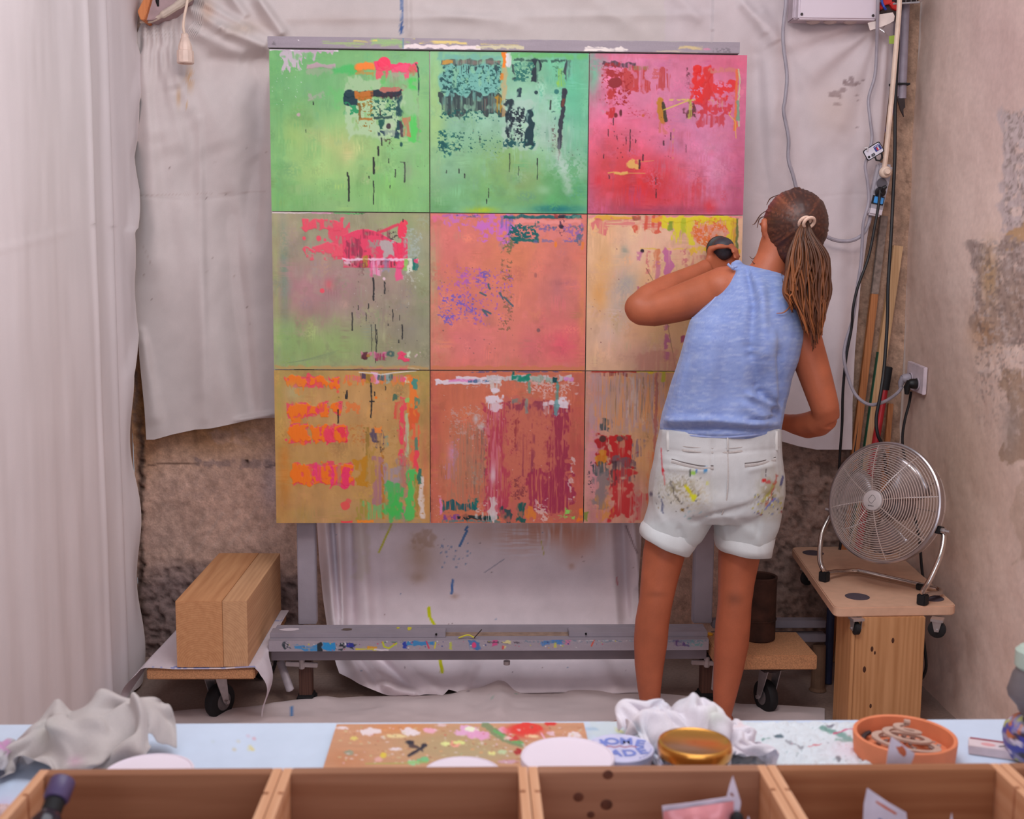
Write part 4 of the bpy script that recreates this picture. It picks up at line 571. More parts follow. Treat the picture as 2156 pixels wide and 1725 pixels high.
def panH():
    p = Pnt(NG, NG, (911, 779, 1240, 1103), (206, 112, 84), 8)
    p.E(960, 860, 60, 60, (208, 114, 82), .8); p.E(1000, 960, 50, 90, (196, 124, 96), .8); p.E(1100, 920, 60, 60, (204, 108, 88), .8); p.E(1225, 950, 22, 160, (190, 84, 76), .9); p.E(920, 900, 12, 160, (196, 94, 84), .7); p.E(960, 1000, 30, 50, (202, 128, 92), .7); p.mott(.04, 40); p.mott(.05, 8, 60)
    p.R(911, 779, 1240, 783, (206, 118, 90), .8); p.R(995, 778, 1185, 782, (80, 80, 140), .8, 1.2, 1.5, tex='p', t=.45); p.R(1085, 779, 1090, 792, (20, 96, 90), .9); p.R(1190, 777, 1235, 781, (246, 140, 60), .9, 1.5, 1)
    W = (232, 216, 224)
    p.R(920, 796, 934, 808, W, 1, 1.5, 3, h=1); p.R(930, 797, 1060, 806, W, .97, 1.5, 2, h=1); p.R(965, 790, 1060, 798, W, .95, 1.5, 2.5); p.R(950, 797, 1010, 802, (222, 130, 190), .8, 2, 2); p.R(990, 797, 1045, 803, (60, 100, 140), .85, 1.5, 2, tex='w', t=.4); p.R(1030, 789, 1216, 800, (200, 190, 190), .95, 2, 3, tex='w', t=.2, h=1); p.R(1085, 788, 1124, 799, (16, 136, 110), .95, 2, 3); p.R(1124, 790, 1170, 804, (150, 176, 160), .8, 2, 3, tex='v', t=.35); p.R(1174, 793, 1186, 806, (10, 70, 76), .97, 2, 2); p.R(1196, 792, 1216, 800, (216, 140, 196), .9, 2, 2); p.R(1040, 798, 1060, 823, (216, 202, 196), .9, 2, 4, tex='w', t=.25); p.O(1049, 820, 9, 5, W, .95, .2)
    p.R(1120, 800, 1218, 832, (222, 178, 170), .8, 3, 5, tex='q', t=.55); p.R(1178, 800, 1184, 840, (80, 150, 140), .8, 2, 2, tex='w', t=.4); p.R(1118, 800, 1124, 825, (90, 160, 140), .7, 2, 2); p.R(980, 805, 1030, 815, (206, 180, 176), .6, 2, 4, tex='q', t=.55)
    p.R(1026, 840, 1205, 1100, (196, 96, 92), .5, 6, 5); p.R(1027, 850, 1075, 1080, (186, 62, 84), .92, 3, 4, tex='v', t=.42); p.R(1030, 850, 1060, 1080, (214, 120, 130), .8, 3, 4, tex='v', t=.52); p.R(1160, 850, 1206, 1080, (160, 48, 74), .92, 3, 5, tex='v', t=.38); p.R(1075, 842, 1165, 870, (150, 60, 78), .9, 3, 4, tex='v', t=.35, drip=20); p.R(1070, 870, 1170, 1000, (166, 66, 70), .8, 3, 4, tex='q', t=.66); p.R(1080, 860, 1165, 1010, (206, 112, 88), .75, 12, 8); p.R(1100, 890, 1135, 1000, (140, 50, 76), .85, 2, 4, tex='w', t=.58); p.R(1090, 880, 1100, 1000, (150, 50, 60), .8, 2, 4, tex='w', t=.6); p.R(1120, 990, 1215, 1075, (164, 48, 78), .9, 3, 5, tex='v', t=.4); p.R(1085, 1010, 1110, 1050, (140, 60, 66), .8, 3, 4, tex='q', t=.5)
    p.R(1026, 830, 1060, 848, W, .97, 3, 4, h=1); p.R(1026, 844, 1066, 862, W, .8, 3, 4, tex='v', t=.4); p.R(1150, 842, 1204, 850, W, .9, 2, 4, tex='w', t=.3, h=1); p.R(1180, 836, 1205, 855, W, .95, 3, 4); p.R(1150, 846, 1200, 870, (214, 190, 196), .7, 2, 4, tex='v', t=.52); p.R(1174, 838, 1184, 870, (100, 160, 160), .8, 2, 3); p.R(1112, 838, 1118, 870, (120, 160, 150), .6, 2, 2); p.R(1086, 838, 1100, 850, (100, 140, 130), .6)
    p.R(955, 860, 1028, 920, (204, 160, 150), .7, 3, 6, tex='q', t=.58); p.E(1008, 880, 6, 8, (200, 200, 204), .8); p.E(1020, 896, 8, 6, (200, 196, 196), .8); p.R(950, 920, 970, 980, (200, 140, 170), .7, 3, 5, tex='q', t=.5); p.R(945, 890, 1030, 1060, (170, 124, 100), .6, 4, 5, tex='v', t=.5); p.R(985, 900, 1028, 1040, (110, 90, 84), .5, 3, 4, tex='v', t=.62); p.E(955, 955, 8, 20, (206, 150, 190), .6); p.R(940, 975, 960, 1010, (190, 130, 160), .6, 3, 4, tex='v', t=.5); p.E(1045, 1000, 6, 20, (226, 206, 214), .7); p.R(1000, 980, 1025, 1015, (170, 140, 120), .7, 2, 4, tex='q', t=.5)
    p.R(930, 1050, 935, 1085, (226, 130, 190), .9, 2, 3); p.R(936, 1056, 1010, 1078, (20, 90, 100), .92, 2, 4, tex='v', t=.42, drip=6); p.R(996, 1050, 1016, 1074, (20, 110, 106), .9, 2, 3, tex='v', t=.35); p.R(940, 1076, 1010, 1086, (206, 118, 84), .95, 3, 3); p.R(1008, 1058, 1030, 1080, (216, 176, 170), .85, 2, 4, tex='q', t=.48); p.R(938, 1085, 975, 1096, (130, 70, 150), .9, 2, 3, tex='p', t=.4); p.R(968, 1086, 1050, 1096, (22, 40, 44), .97, 2, 3, tex='p', t=.28, h=1); p.R(1000, 1080, 1055, 1100, (206, 206, 200), .7, 2, 3, tex='v', t=.5); p.R(1025, 1086, 1055, 1096, (20, 70, 66), .9, 2, 3, tex='v', t=.4); p.R(1038, 1046, 1054, 1100, (220, 206, 204), .85, 2, 4, tex='w', t=.35); p.R(1062, 1072, 1086, 1100, (50, 74, 78), .95, 2, 3, tex='v', t=.25); p.R(1096, 1062, 1114, 1100, (24, 90, 84), .95, 2, 4, tex='v', t=.3); p.R(1115, 1070, 1135, 1098, (226, 130, 50), .9, 3, 4, tex='w', t=.35); p.R(1136, 1050, 1160, 1096, (226, 186, 176), .85, 2, 4, tex='q', t=.5); p.R(936, 1097, 1060, 1102, (90, 130, 130), .8, 1.5, 2, tex='v', t=.4)
    p.R(1200, 1072, 1224, 1098, (150, 216, 96), .95, 2, 5, tex='p', t=.38); p.R(1168, 1086, 1196, 1094, (160, 196, 110), .7, 2, 3, tex='p', t=.45); p.R(1228, 1074, 1240, 1100, (240, 124, 40), .9, 2, 3); p.R(1208, 960, 1222, 1060, (222, 190, 186), .8, 2, 4, tex='p', t=.5); p.R(918, 1000, 934, 1100, (226, 170, 170), .6, 1.5, 3, tex='q', t=.68); p.R(910, 779, 914, 1103, (150, 70, 60), .4, 1, 1, tex='p', t=.45); p.spots(60, 930, 830, 1200, 1050, 1.1, [(120, 50, 60), (226, 200, 196)], .6)
    return p
def panI():
    p = Pnt(NG, NG, (1241, 779, 1553, 1103), (206, 150, 120), 9)
    p.E(1260, 940, 20, 170, (206, 132, 150), .9); p.E(1330, 850, 60, 60, (196, 156, 132), .8); p.E(1390, 830, 30, 60, (222, 150, 96), .8); p.E(1370, 960, 30, 110, (222, 160, 96), .8); p.E(1280, 1080, 30, 30, (196, 120, 120), .8); p.E(1350, 1050, 30, 50, (190, 130, 130), .8); p.E(1450, 900, 90, 150, (206, 160, 120), .8); p.mott(.04, 30); p.mott(.07, 7, 70)
    p.R(1250, 785, 1400, 905, (186, 150, 150), .7, 5, 4, tex='v', t=.45); p.R(1262, 785, 1400, 900, (226, 150, 90), .7, 5, 4, tex='v', t=.56); p.R(1290, 790, 1400, 880, (110, 100, 90), .5, 5, 4, tex='v', t=.66); p.R(1330, 790, 1352, 900, (204, 180, 170), .7, 4, 4, tex='v', t=.5); p.R(1382, 780, 1388, 1000, (170, 90, 90), .6, 2, 4)
    p.R(1252, 777, 1345, 781, (206, 44, 36), .97, 1.5, 1, h=1.5); p.R(1270, 780, 1330, 788, (120, 44, 44), .6, 2, 3, tex='v', t=.5); p.R(1330, 777, 1440, 780.5, (226, 196, 40), .9, 1.5, 1, tex='p', t=.36); p.R(1366, 776, 1378, 784, (216, 186, 40), .95); p.R(1394, 779, 1402, 800, (180, 180, 50), .8, 2, 2, tex='w', t=.3)
    p.R(1272, 885, 1294, 908, (70, 80, 80), .85, 3, 4, tex='v', t=.4); p.R(1264, 918, 1286, 972, (176, 32, 34), .95, 3, 4, tex='w', t=.2, h=1); p.O(1277, 922, 7, 7, (90, 50, 44)); p.R(1268, 952, 1286, 975, (214, 140, 30), .8, 3, 3, tex='w', t=.35); p.R(1258, 972, 1290, 1000, (84, 90, 90), .9, 3, 4, tex='v', t=.32); p.R(1264, 995, 1290, 1070, (130, 116, 116), .8, 4, 4, tex='w', t=.3); p.R(1250, 970, 1262, 1040, (60, 50, 60), .8, 2, 3, tex='q', t=.6)
    p.R(1297, 914, 1341, 975, (196, 34, 34), .97, 3, 5, tex='w', t=.15, h=1); p.O(1312, 922, 7, 6, (96, 70, 70), .8); p.R(1318, 916, 1332, 928, (140, 60, 60), .7, 2, 3, tex='v', t=.4); p.R(1298, 965, 1340, 1010, (120, 90, 96), .9, 4, 4, tex='w', t=.35); p.R(1300, 985, 1340, 1095, (196, 46, 48), .92, 4, 5, tex='w', t=.28); p.R(1297, 970, 1306, 1020, (70, 50, 56), .8, 3, 3, tex='w', t=.35); p.R(1342, 920, 1362, 960, (130, 110, 126), .7, 3, 4, tex='v', t=.45); p.E(1320, 1006, 6, 3, (206, 180, 150), .9); p.R(1268, 1050, 1300, 1100, (216, 140, 60), .7, 4, 4, tex='w', t=.45); p.R(1240, 1080, 1250, 1100, (120, 140, 50), .8, 2, 3); p.R(1236, 930, 1240, 970, (60, 60, 70), .8)
    p.R(1372, 950, 1390, 1060, (222, 110, 60), .6, 4, 4, tex='w', t=.4); p.R(1340, 1040, 1370, 1100, (200, 60, 66), .7, 5, 5, tex='w', t=.45)
    return p
PANS = [(panA, 0, 0, 'green', 'light green abstract canvas with a dark square patch and pink band, top left of nine'),
        (panB, 0, 1, 'teal', 'teal green abstract canvas with dark vertical streaks, top middle of nine'),
        (panC, 0, 2, 'red', 'pink and red abstract canvas, top right of nine'),
        (panD, 1, 0, 'mauve', 'mauve and sage canvas with a hot pink splash, middle left of nine'),
        (panE, 1, 1, 'salmon', 'salmon pink canvas with violet specks, at the centre of the nine'),
        (panF, 1, 2, 'cream', 'cream and peach canvas with a yellow band, being worked on by the woman'),
        (panG, 2, 0, 'ochre', 'ochre canvas with rows of orange dabs and bright green, bottom left of nine'),
        (panH, 2, 1, 'rust', 'rust coloured canvas with crimson streaks and white band, bottom middle of nine'),
        (panI, 2, 2, 'streaky', 'streaky peach and mauve canvas with red patches, beside the woman\'s shorts')]
PX0, PZ0, PY0, LEAN = -.6542, .6038, 3.669, radians(1.1)
PU = Vector((1, 0, 0)); PV = Vector((0, sin(LEAN), cos(LEAN))); PN = Vector((0, -cos(LEAN), sin(LEAN)))
mpaint = VM('acrylic_paint', .55, .25, (900, .03), (700, .12))
mcanv_e = M('canvas_edge', (176, 160, 140), .85, 0, (60, .25))
for fn, r, c, nm, lab in PANS:
    p = fn(); org = Vector((PX0, PY0, PZ0))+PU*(c*.503)+PV*((2-r)*.503)
    t = thing('painted_canvas', lab, 'painting', org+PU*.25, 0, 'nine square canvases on the easel')
    a, b = np.meshgrid(np.linspace(0, .5, NG), np.linspace(.5, 0, NG))
    ph = p.h*.0009+(p.nz(3, 20)*.0002)
    V = np.array(org)[None]+np.outer(a.ravel(), PU)+np.outer(b.ravel(), PV)+np.outer(ph.ravel(), PN)
    mesh('painted_face', V, quads(NG, NG), mpaint, t, True, p.cols()*.94, t.location)
    mb = MB(); mb.plate([org-PN*.0006, org+PU*.5-PN*.0006, org+PU*.5+PV*.5-PN*.0006, org+PV*.5-PN*.0006], -PN*.024)
    mb.build('stretcher_frame', mcanv_e, t, bev=.001, local=t.location)
# ------------------------------------------------------------------ easel
mgrey = M('easel_grey', (150, 140, 148), .55, 0, (14, .08), (200, .1))
mgrey2 = VM('easel_painted', .5, .4, (200, .05))
ez_ = thing('easel', 'grey painted studio easel with a paint-smeared tray and top rail', 'easel', (.1, 3.75, 0)); LE = ez_.location
def bar(name, u0, v0, u1, v1, Y, D, mat, bev=.002, parent=ez_):
    a = onY(u0, v0, Y); b = onY(u1, v1, Y); mb = MB(); mb.box(a.x, b.x, Y, Y+D, b.z, a.z); return mb.build(name, mat, parent, bev=bev, local=LE)
# top rail : painted front grid plus body
def rail(name, box, Y, D, fn, base, seed, n, m, slope=0):
    x0, y0, x1, y1 = box; p = Pnt(n, m, box, base, seed); fn(p); P = rays(p.X, p.Y, Y=np.full(p.X.shape, Y)-.0004*p.h)
    g = mesh(name, P, quads(m, n), mgrey2, ez_, True, p.cols(), LE); return g
def topr(p):
    p.mott(.04, 60, 8); p.R(680, 84, 860, 98, (150, 172, 110), .8, 4, 5, tex='h', t=.45); p.R(780, 80, 850, 96, (140, 176, 110), .8, 4, 4); p.R(820, 76, 870, 80, (214, 198, 120), .9, 1.5, 2, tex='h', t=.4); p.R(880, 82, 980, 90, (222, 196, 110), .9, 2, 3, tex='h', t=.4); p.R(740, 83, 790, 88, (206, 196, 90), .9, 2, 2, tex='h', t=.35); p.R(845, 93, 1010, 103, (226, 208, 206), .97, 1.5, 2); p.R(1000, 92, 1100, 101, (206, 196, 150), .8, 2, 3, tex='h', t=.4); p.R(1010, 86, 1090, 92, (190, 170, 110), .7, 2, 3, tex='h', t=.5); p.R(1230, 94, 1320, 106, (226, 212, 204), .95, 2, 3, tex='h', t=.35); p.R(1430, 88, 1480, 96, (206, 180, 120), .8, 3, 3, tex='h', t=.4); p.O(1427, 107, 7, 4, (236, 226, 170)); p.O(1488, 95, 8, 3, (206, 120, 150), .7); p.R(1380, 100, 1470, 106, (196, 176, 150), .7, 2, 2, tex='h', t=.4); p.R(1500, 92, 1540, 106, (100, 90, 96), .6, 2, 3, tex='q', t=.62); p.R(566, 78, 580, 100, (90, 80, 84), .6, 2, 3, tex='q', t=.6); p.O(627, 85, 1.5, 1.5, (230, 220, 220)); p.L([(846, 74), (846, 104)], 3, (80, 120, 150), .7); p.R(900, 75, 1500, 77, (206, 196, 170), .6, 1, 1, tex='h', t=.5)
a = onY(563, 76, 3.69); b = onY(1558, 89, 3.69); za = onY(563, 103, 3.69).z
mb = MB(); mb.box(a.x, b.x, 3.6895, 3.73, za+.004, a.z); mb.build('top_rail', mgrey, ez_, bev=.001, local=LE)
p = Pnt(500, 18, (563, 76, 1558, 104), (146, 132, 140), 31); topr(p)
gx, gz = np.meshgrid(np.linspace(a.x+.001, b.x-.001, 500), np.linspace(a.z-.001, za+.005, 18)); P = np.stack([gx.ravel(), np.full(gx.size, 3.689)-.0004*p.h.ravel(), gz.ravel()], 1)
mesh('rail_paint', P, quads(18, 500), mgrey2, bpy.data.objects['top_rail'], True, p.cols(), LE)
# uprights
for u0, u1 in ((628, 666), (1459, 1499)):
    a = onY(u0, 1320, 3.735); b = onY(u1, 1320, 3.735); mb = MB(); mb.box(a.x, b.x, 3.735, 3.775, .24, 2.08); mb.build('upright', mgrey, ez_, bev=.003, local=LE)
# cross members that hold the panels (behind them)
for z in (.63, 1.35): mb = MB(); mb.box(-.62, .82, 3.71+(z-.6)*.02, 3.733, z, z+.05); mb.build('cross_bar', mgrey, ez_, bev=.002, local=LE)
# tray
a = onY(565, 1349, 3.56); b = onY(1492, 1372, 3.56)
zt = onY(1000, 1348, 3.56).z; zb = onY(1000, 1371, 3.56).z; zu = onY(1000, 1390, 3.59).z
mb = MB(); mb.box(a.x, b.x, 3.56, 3.60, zb, zt); tr = mb.build('tray_lip', mgrey, ez_, bev=.001, local=LE)
n, m = 640, 22; p = Pnt(n, m, (565, 1347, 1492, 1373), (158, 148, 156), 33); p.mott(.04, 40, 10)
B1, B2 = (46, 134, 196), (30, 42, 50)
p.R(596, 1350, 612, 1368, B2, .9, 1.5, 3, tex='q', t=.45); p.R(620, 1357, 700, 1371, B1, .8, 2, 4, tex='h', t=.4); p.R(676, 1352, 706, 1371, (40, 140, 200), .97, 1.5, 2); p.R(666, 1352, 677, 1373, B2, .97, 1.5, 2); p.R(704, 1352, 744, 1366, B2, .95, 1.5, 4, tex='p', t=.36); p.R(728, 1351, 744, 1360, (40, 50, 150), .9); p.R(722, 1350, 727, 1358, (226, 220, 226), .9); p.R(746, 1365, 790, 1371, (206, 196, 60), .9, 1.5, 3, tex='h', t=.38); p.R(770, 1362, 792, 1367, (220, 150, 30), .8, 1.5, 2); p.R(786, 1367, 816, 1371, (216, 206, 210), .9, 1.5, 2)
p.L([(803, 1351), (806, 1362), (816, 1366), (832, 1354)], 4, (190, 196, 40), .95); p.R(803, 1349, 850, 1353, (60, 110, 90), .8, 1.5, 2, tex='q', t=.45); p.R(845, 1350, 852, 1368, (40, 60, 160), .95); p.R(855, 1350, 912, 1359, (50, 130, 186), .9, 1.5, 3, tex='w', t=.25); p.L([(895, 1350), (900, 1366)], 3, (206, 60, 90)); p.L([(914, 1352), (912, 1366)], 3, (206, 190, 60)); p.R(944, 1351, 948, 1370, (180, 190, 70), .9); p.R(985, 1350, 1005, 1366, (60, 110, 170), .85, 2, 3); p.O(995, 1359, 5, 7, (214, 70, 120)); p.R(1030, 1350, 1042, 1362, (206, 70, 130), .85, 1.5, 3, tex='w', t=.3); p.R(1015, 1350, 1100, 1355, (70, 60, 70), .8, 1.5, 3, tex='q', t=.5); p.R(1055, 1347, 1074, 1364, (216, 206, 140), .9, 1.5, 3, tex='p', t=.42); p.R(1055, 1362, 1060, 1370, (206, 60, 70), .8); p.R(1140, 1348, 1180, 1360, (60, 120, 190), .85, 1.5, 3, tex='w', t=.3); p.R(1180, 1347, 1200, 1358, (206, 110, 150), .8, 1.5, 3, tex='p', t=.4); p.R(1165, 1352, 1170, 1366, (200, 196, 80), .8); p.L([(1248, 1348), (1243, 1362)], 3, (206, 80, 60)); p.R(1100, 1347, 1500, 1353, (90, 120, 140), .6, 1.5, 3, tex='q', t=.5); p.R(1215, 1347, 1340, 1352, (206, 200, 200), .7, 1.2, 2, tex='q', t=.56); p.R(1340, 1350, 1360, 1360, (60, 120, 170), .7, 2, 3); p.R(1420, 1350, 1450, 1364, (80, 50, 110), .8, 1.5, 3, tex='p', t=.4); p.R(1445, 1350, 1480, 1366, (90, 150, 150), .7, 1.5, 3, tex='q', t=.45); p.spots(70, 600, 1349, 1300, 1370, 1.6, [(214, 214, 210), (60, 70, 130), (196, 190, 70), (200, 80, 110)], .9)
gx, gz = np.meshgrid(np.linspace(a.x+.001, b.x-.001, n), np.linspace(zt-.0005, zb+.0005, m)); P = np.stack([gx.ravel(), np.full(gx.size, 3.5593), gz.ravel()], 1)
mesh('lip_paint', P, quads(m, n), mgrey2, tr, True, p.cols(), LE)
mb = MB(); mb.box(a.x+.002, b.x, 3.59, 3.66, zu, zb+.002); mb.build('lower_beam', M('easel_dark_grey', (124, 114, 120), .6, 0, (14, .08)), ez_, bev=.002, local=LE)
mb = MB(); mb.box(a.x, b.x, 3.60, 3.66, zt-.02, zt); mb.build('shelf', M('shelf_brown', (146, 120, 104), .8, 0, (40, .25)), ez_, local=LE)
zk = onY(1060, 1320, 3.64).z
mb = MB(); mb.box(a.x+.01, b.x, 3.64, 3.665, zt-.01, zk); mb.build('back_rail', mgrey, ez_, bev=.001, local=LE)
zr = onY(800, 1333, 3.585).z
for u0, u1 in ((568, 938), (1198, 1490)):
    x0 = onY(u0, 1340, 3.585).x; x1 = onY(u1, 1340, 3.585).x; mb = MB(); mb.box(x0, x1, 3.585, 3.641, zt, zr); bo = mb.build('rest_block', mgrey, ez_, bev=.0015, local=LE)
    mb = MB(); xx = x1-.03 if u0 < 900 else x0+.055; mb.tube([(xx, 3.5845, zt+.012), (xx, 3.58, zt+.012)], .0035, 10); mb.build('bolt_hole', M('black_gap', (14, 9, 8), .8), bo, local=LE)
# paint marks on the blocks' tops and debris on the shelf
for (u, v, ru, rv, c, nm) in [(610, 1326, 22, 3, (214, 200, 206), 'w'), (730, 1326, 12, 2.5, (96, 80, 70), 'b'), (862, 1324, 5, 4, (200, 190, 60), 'y'), (838, 1323, 4, 1.5, (200, 190, 60), 'y')]:
    q = onZ(u, v, zr); mb = MB(); k = 14; mb.plate([(q.x+ru/660*cos(2*pi*i/k)*random.Random(i+u).uniform(.7, 1.2), q.y+rv/200*sin(2*pi*i/k), zr+.0004) for i in range(k)], (0, 0, .0006)); mb.build('paint_mark', M('paint_'+nm, c, .5), ez_, local=LE)
q = onZ(985, 1346, zt); mb = MB(); mb.tube(catmull([q+Vector((-.03, 0, .004)), q+Vector((0, .004, .012)), q+Vector((.02, -.002, .006))]), .0025, 6); mb.build('paint_crumb', M('paint_y', (200, 190, 60), .5), ez_, local=LE)
mb = MB(); mb.tube([q+Vector((.02, 0, .003)), q+Vector((.045, .006, .03))], .0018, 6); mb.build('twig', M('dark_twig', (60, 44, 40), .8), ez_, local=LE)
# feet
for uc in (651, 1481):
    q = onZ(uc, 1466, 0); mb = MB(); mb.box(q.x-.021, q.x+.021, 3.63, 3.675, .03, zu+.002); ft = mb.build('foot_post', WOOD('brown_foot', (72, 46, 38), (96, 64, 52), 2), ez_, bev=.002, local=LE)
    mb = MB(); mb.box(q.x-.031, q.x+.031, 3.615, 3.69, 0, .022); mb.box(q.x-.026, q.x+.026, 3.622, 3.683, .022, .034); mb.build('rubber_foot', M('black_rubber', (24, 22, 24), .7), ft, bev=.003, local=LE)
    mb = MB(); c = Vector((q.x-.008, 3.615, zu-.02)); mb.tube([c+Vector((0, 0, -.016)), c+Vector((0, 0, .02))], .010, 12); mb.box(-.052, .052, -.006, .006, -.009, .007, Matrix.Rotation(radians(3), 3, 'Y'), c); mb.build('clamp_screw', M('cast_zinc', (176, 166, 166), .4, .7), ez_, bev=.002, local=LE)
a = onY(590, 1393, 3.66); b = onY(612, 1456, 3.60); mb = MB(); mb.tube([a, a.lerp(b, .96), b], [.013, .013, .006], 12, flat=.35, ref=(1, 0, 0)); mb.build('prop_strut', M('strut_grey', (160, 148, 152), .5, .3), ez_, True, local=LE)
q = onY(1067, 1392, 3.62); mb = MB(); mb.tube([q, q+Vector((0, 0, -.012))], .011, 12); mb.build('bolt', M('cast_zinc', (176, 166, 166), .4, .7), ez_, local=LE)

for v0, v1 in ((1307, 1322), (1336, 1352)):
    q0 = onY(1500, v0, 3.74); q1 = onY(1738, v1, 3.74); mb = MB(); mb.box(q0.x, q1.x, 3.736, 3.775, q1.z, q0.z); mb.build('rear_beam', MATS['easel_dark_grey'], ez_, bev=.002, local=LE)
# ------------------------------------------------------------------ the woman painting
from mathutils.bvhtree import BVHTree
pe = thing('person', 'woman with brown ponytail in blue tank top and pale shorts, painting with her back turned', 'person', (.62, 3.31, 0)); LP = pe.location
def ering(a, b, ry, n=28, sq=2.3, yoff=0, fwd=None):
    """closed ring through the two side points a, b with half depth ry"""
    a = Vector(a); b = Vector(b); c = (a+b)/2+Vector((0, yoff, 0)); X = (b-a)/2; Yv = fwd if fwd is not None else Vector((0, 1, 0)); Yv = (Yv-X.normalized()*Yv.dot(X.normalized())).normalized()*ry; out = []
    for k in range(n):
        t = 2*pi*k/n; ct, st = cos(t), sin(t); e = 2/sq; out.append(c+X*(abs(ct)**e*(1 if ct > 0 else -1))+Yv*(abs(st)**e*(1 if st > 0 else -1)))
    return out
def lring(L, shrink=0, sq=2.3):
    R = []
    for (u0, v0, u1, v1, Y, ry) in L:
        a = onY(u0, v0, Y); b = onY(u1, v1, Y); d = (b-a).normalized()*shrink; R.append(ering(a+d, b-d, ry-shrink, sq=sq))
    return R
def limb(mb, L, n=18, flat=1.0):
    """L: (u, v, Y, radius_px)"""
    P = [onY(u, v, Y) for u, v, Y, r in L]; mb.tube(P, [r/F*Y*1.01 for u, v, Y, r in L], n, flat=flat)
    return P
TANK = [(1396, 916, 1642, 912, 3.30, .118), (1391, 900, 1642, 897, 3.30, .130), (1396, 872, 1648, 868, 3.30, .128), (1405, 840, 1654, 838, 3.295, .118), (1416, 800, 1663, 796, 3.29, .114), (1429, 757, 1678, 757, 3.285, .114), (1440, 715, 1688, 715, 3.285, .114), (1452, 674, 1691, 680, 3.29, .112), (1482, 645, 1690, 650, 3.295, .106), (1508, 617, 1680, 626, 3.30, .098), (1529, 588, 1666, 602, 3.305, .088), (1543, 568, 1652, 584, 3.31, .070), (1556, 559, 1642, 571, 3.315, .050)]
body = MB()
body.loft(lring(TANK, .040)); body.loft(lring([(1392, 905, 1636, 900, 3.30, .11), (1384, 960, 1632, 955, 3.31, .12), (1378, 1030, 1636, 1026, 3.31, .125), (1390, 1090, 1628, 1085, 3.31, .11)], .02))
# legs
limb(body, [(1428, 1040, 3.31, 48), (1410, 1110, 3.31, 46), (1397, 1170, 3.305, 45), (1388, 1220, 3.30, 40), (1381, 1265, 3.295, 36.5), (1373, 1310, 3.30, 37), (1370, 1350, 3.305, 37), (1367, 1400, 3.305, 32), (1367, 1450, 3.30, 26), (1370, 1500, 3.30, 20), (1372, 1540, 3.30, 21)])
limb(body, [(1575, 1040, 3.31, 50), (1566, 1110, 3.31, 47), (1556, 1170, 3.31, 45), (1550, 1225, 3.305, 39.5), (1547, 1270, 3.30, 36.5), (1543, 1315, 3.305, 38), (1540, 1355, 3.31, 37.5), (1534, 1405, 3.31, 33), (1527, 1455, 3.305, 27), (1521, 1505, 3.305, 20), (1518, 1545, 3.30, 21)])
def foot(ank, toe, w_=.042):
    a = Vector(ank); t = Vector(toe); d = (t-a); d.z = 0; L = d.length; d.normalize(); s = Vector((-d.y, d.x, 0))
    body.tube([a-d*.045+Vector((0, 0, -.045)), a+Vector((0, 0, -.03)), a+d*L*.4+Vector((0, 0, -.042)), a+d*L*.75+Vector((0, 0, -.055)), a+d*L*.95+Vector((0, 0, -.062))], [.030, .036, .036, .030, .018], 16, flat=1.15)
    for k in range(5):
        b = a+d*(L*.82-abs(k-1)*.006)+s*(.034-.017*k); e = b+d*(.055-.007*k); z = .021; b.z = z+.008; e.z = z-.005; m_ = b.lerp(e, .55); m_.z = z+.004; r = .0125-.0012*k
        body.tube([b, m_, e], [r*1.05, r, r*.8], 10)
foot((onY(1371, 1525, 3.30).x, 3.30, .085), (onZ(1296, 1512, .02).x, onZ(1296, 1512, .02).y-.05, .02))
foot((onY(1520, 1525, 3.30).x, 3.30, .085), (onY(1520, 1525, 3.30).x+.03, 3.49, .02))
# neck and head
limb(body, [(1606, 612, 3.315, 44), (1614, 575, 3.32, 38), (1628, 545, 3.325, 36), (1640, 510, 3.33, 38)])
limb(body, [(1600, 600, 3.31, 34), (1560, 590, 3.31, 34), (1530, 600, 3.315, 40)])
hc = onY(1659, 484, 3.335); FD = Vector((-.30, .93, -.22)).normalized(); SD = FD.cross(Vector((0, 0, 1))).normalized(); HU = SD.cross(FD); HR = Matrix((SD, FD, HU)).transposed()
def hp(x, y, z): return hc+HR @ Vector((x, y, z))
body.ball(hc, .070, .088, .100, 16, HR); body.ball(hp(0, .035, -.055), .050, .058, .060, 12, HR); body.ball(hp(0, .062, -.085), .026, .026, .022, 10, HR)
body.tube([hp(0, .09, .015), hp(0, .108, -.022), hp(0, .098, -.034)], [.008, .013, .010], 10)
for s in (-1, 1):
    body.ball(hp(.028*s, .082, .018), .014, .010, .008, 8, HR); body.tube([hp(.072*s, .0, .022), hp(.082*s, -.008, .026), hp(.086*s, -.012, .006), hp(.080*s, -.004, -.018), hp(.074*s, .002, -.030)], [.007, .010, .011, .009, .007], 10); body.tube([hp(.012*s, .088, .034), hp(.030*s, .084, .040), hp(.048*s, .066, .034)], .006, 8)
body.tube([hp(-.022, .088, -.058), hp(0, .096, -.056), hp(.022, .088, -.058)], [.005, .008, .005], 8); body.tube([hp(-.020, .088, -.067), hp(0, .094, -.069), hp(.020, .088, -.067)], [.005, .008, .005], 8)
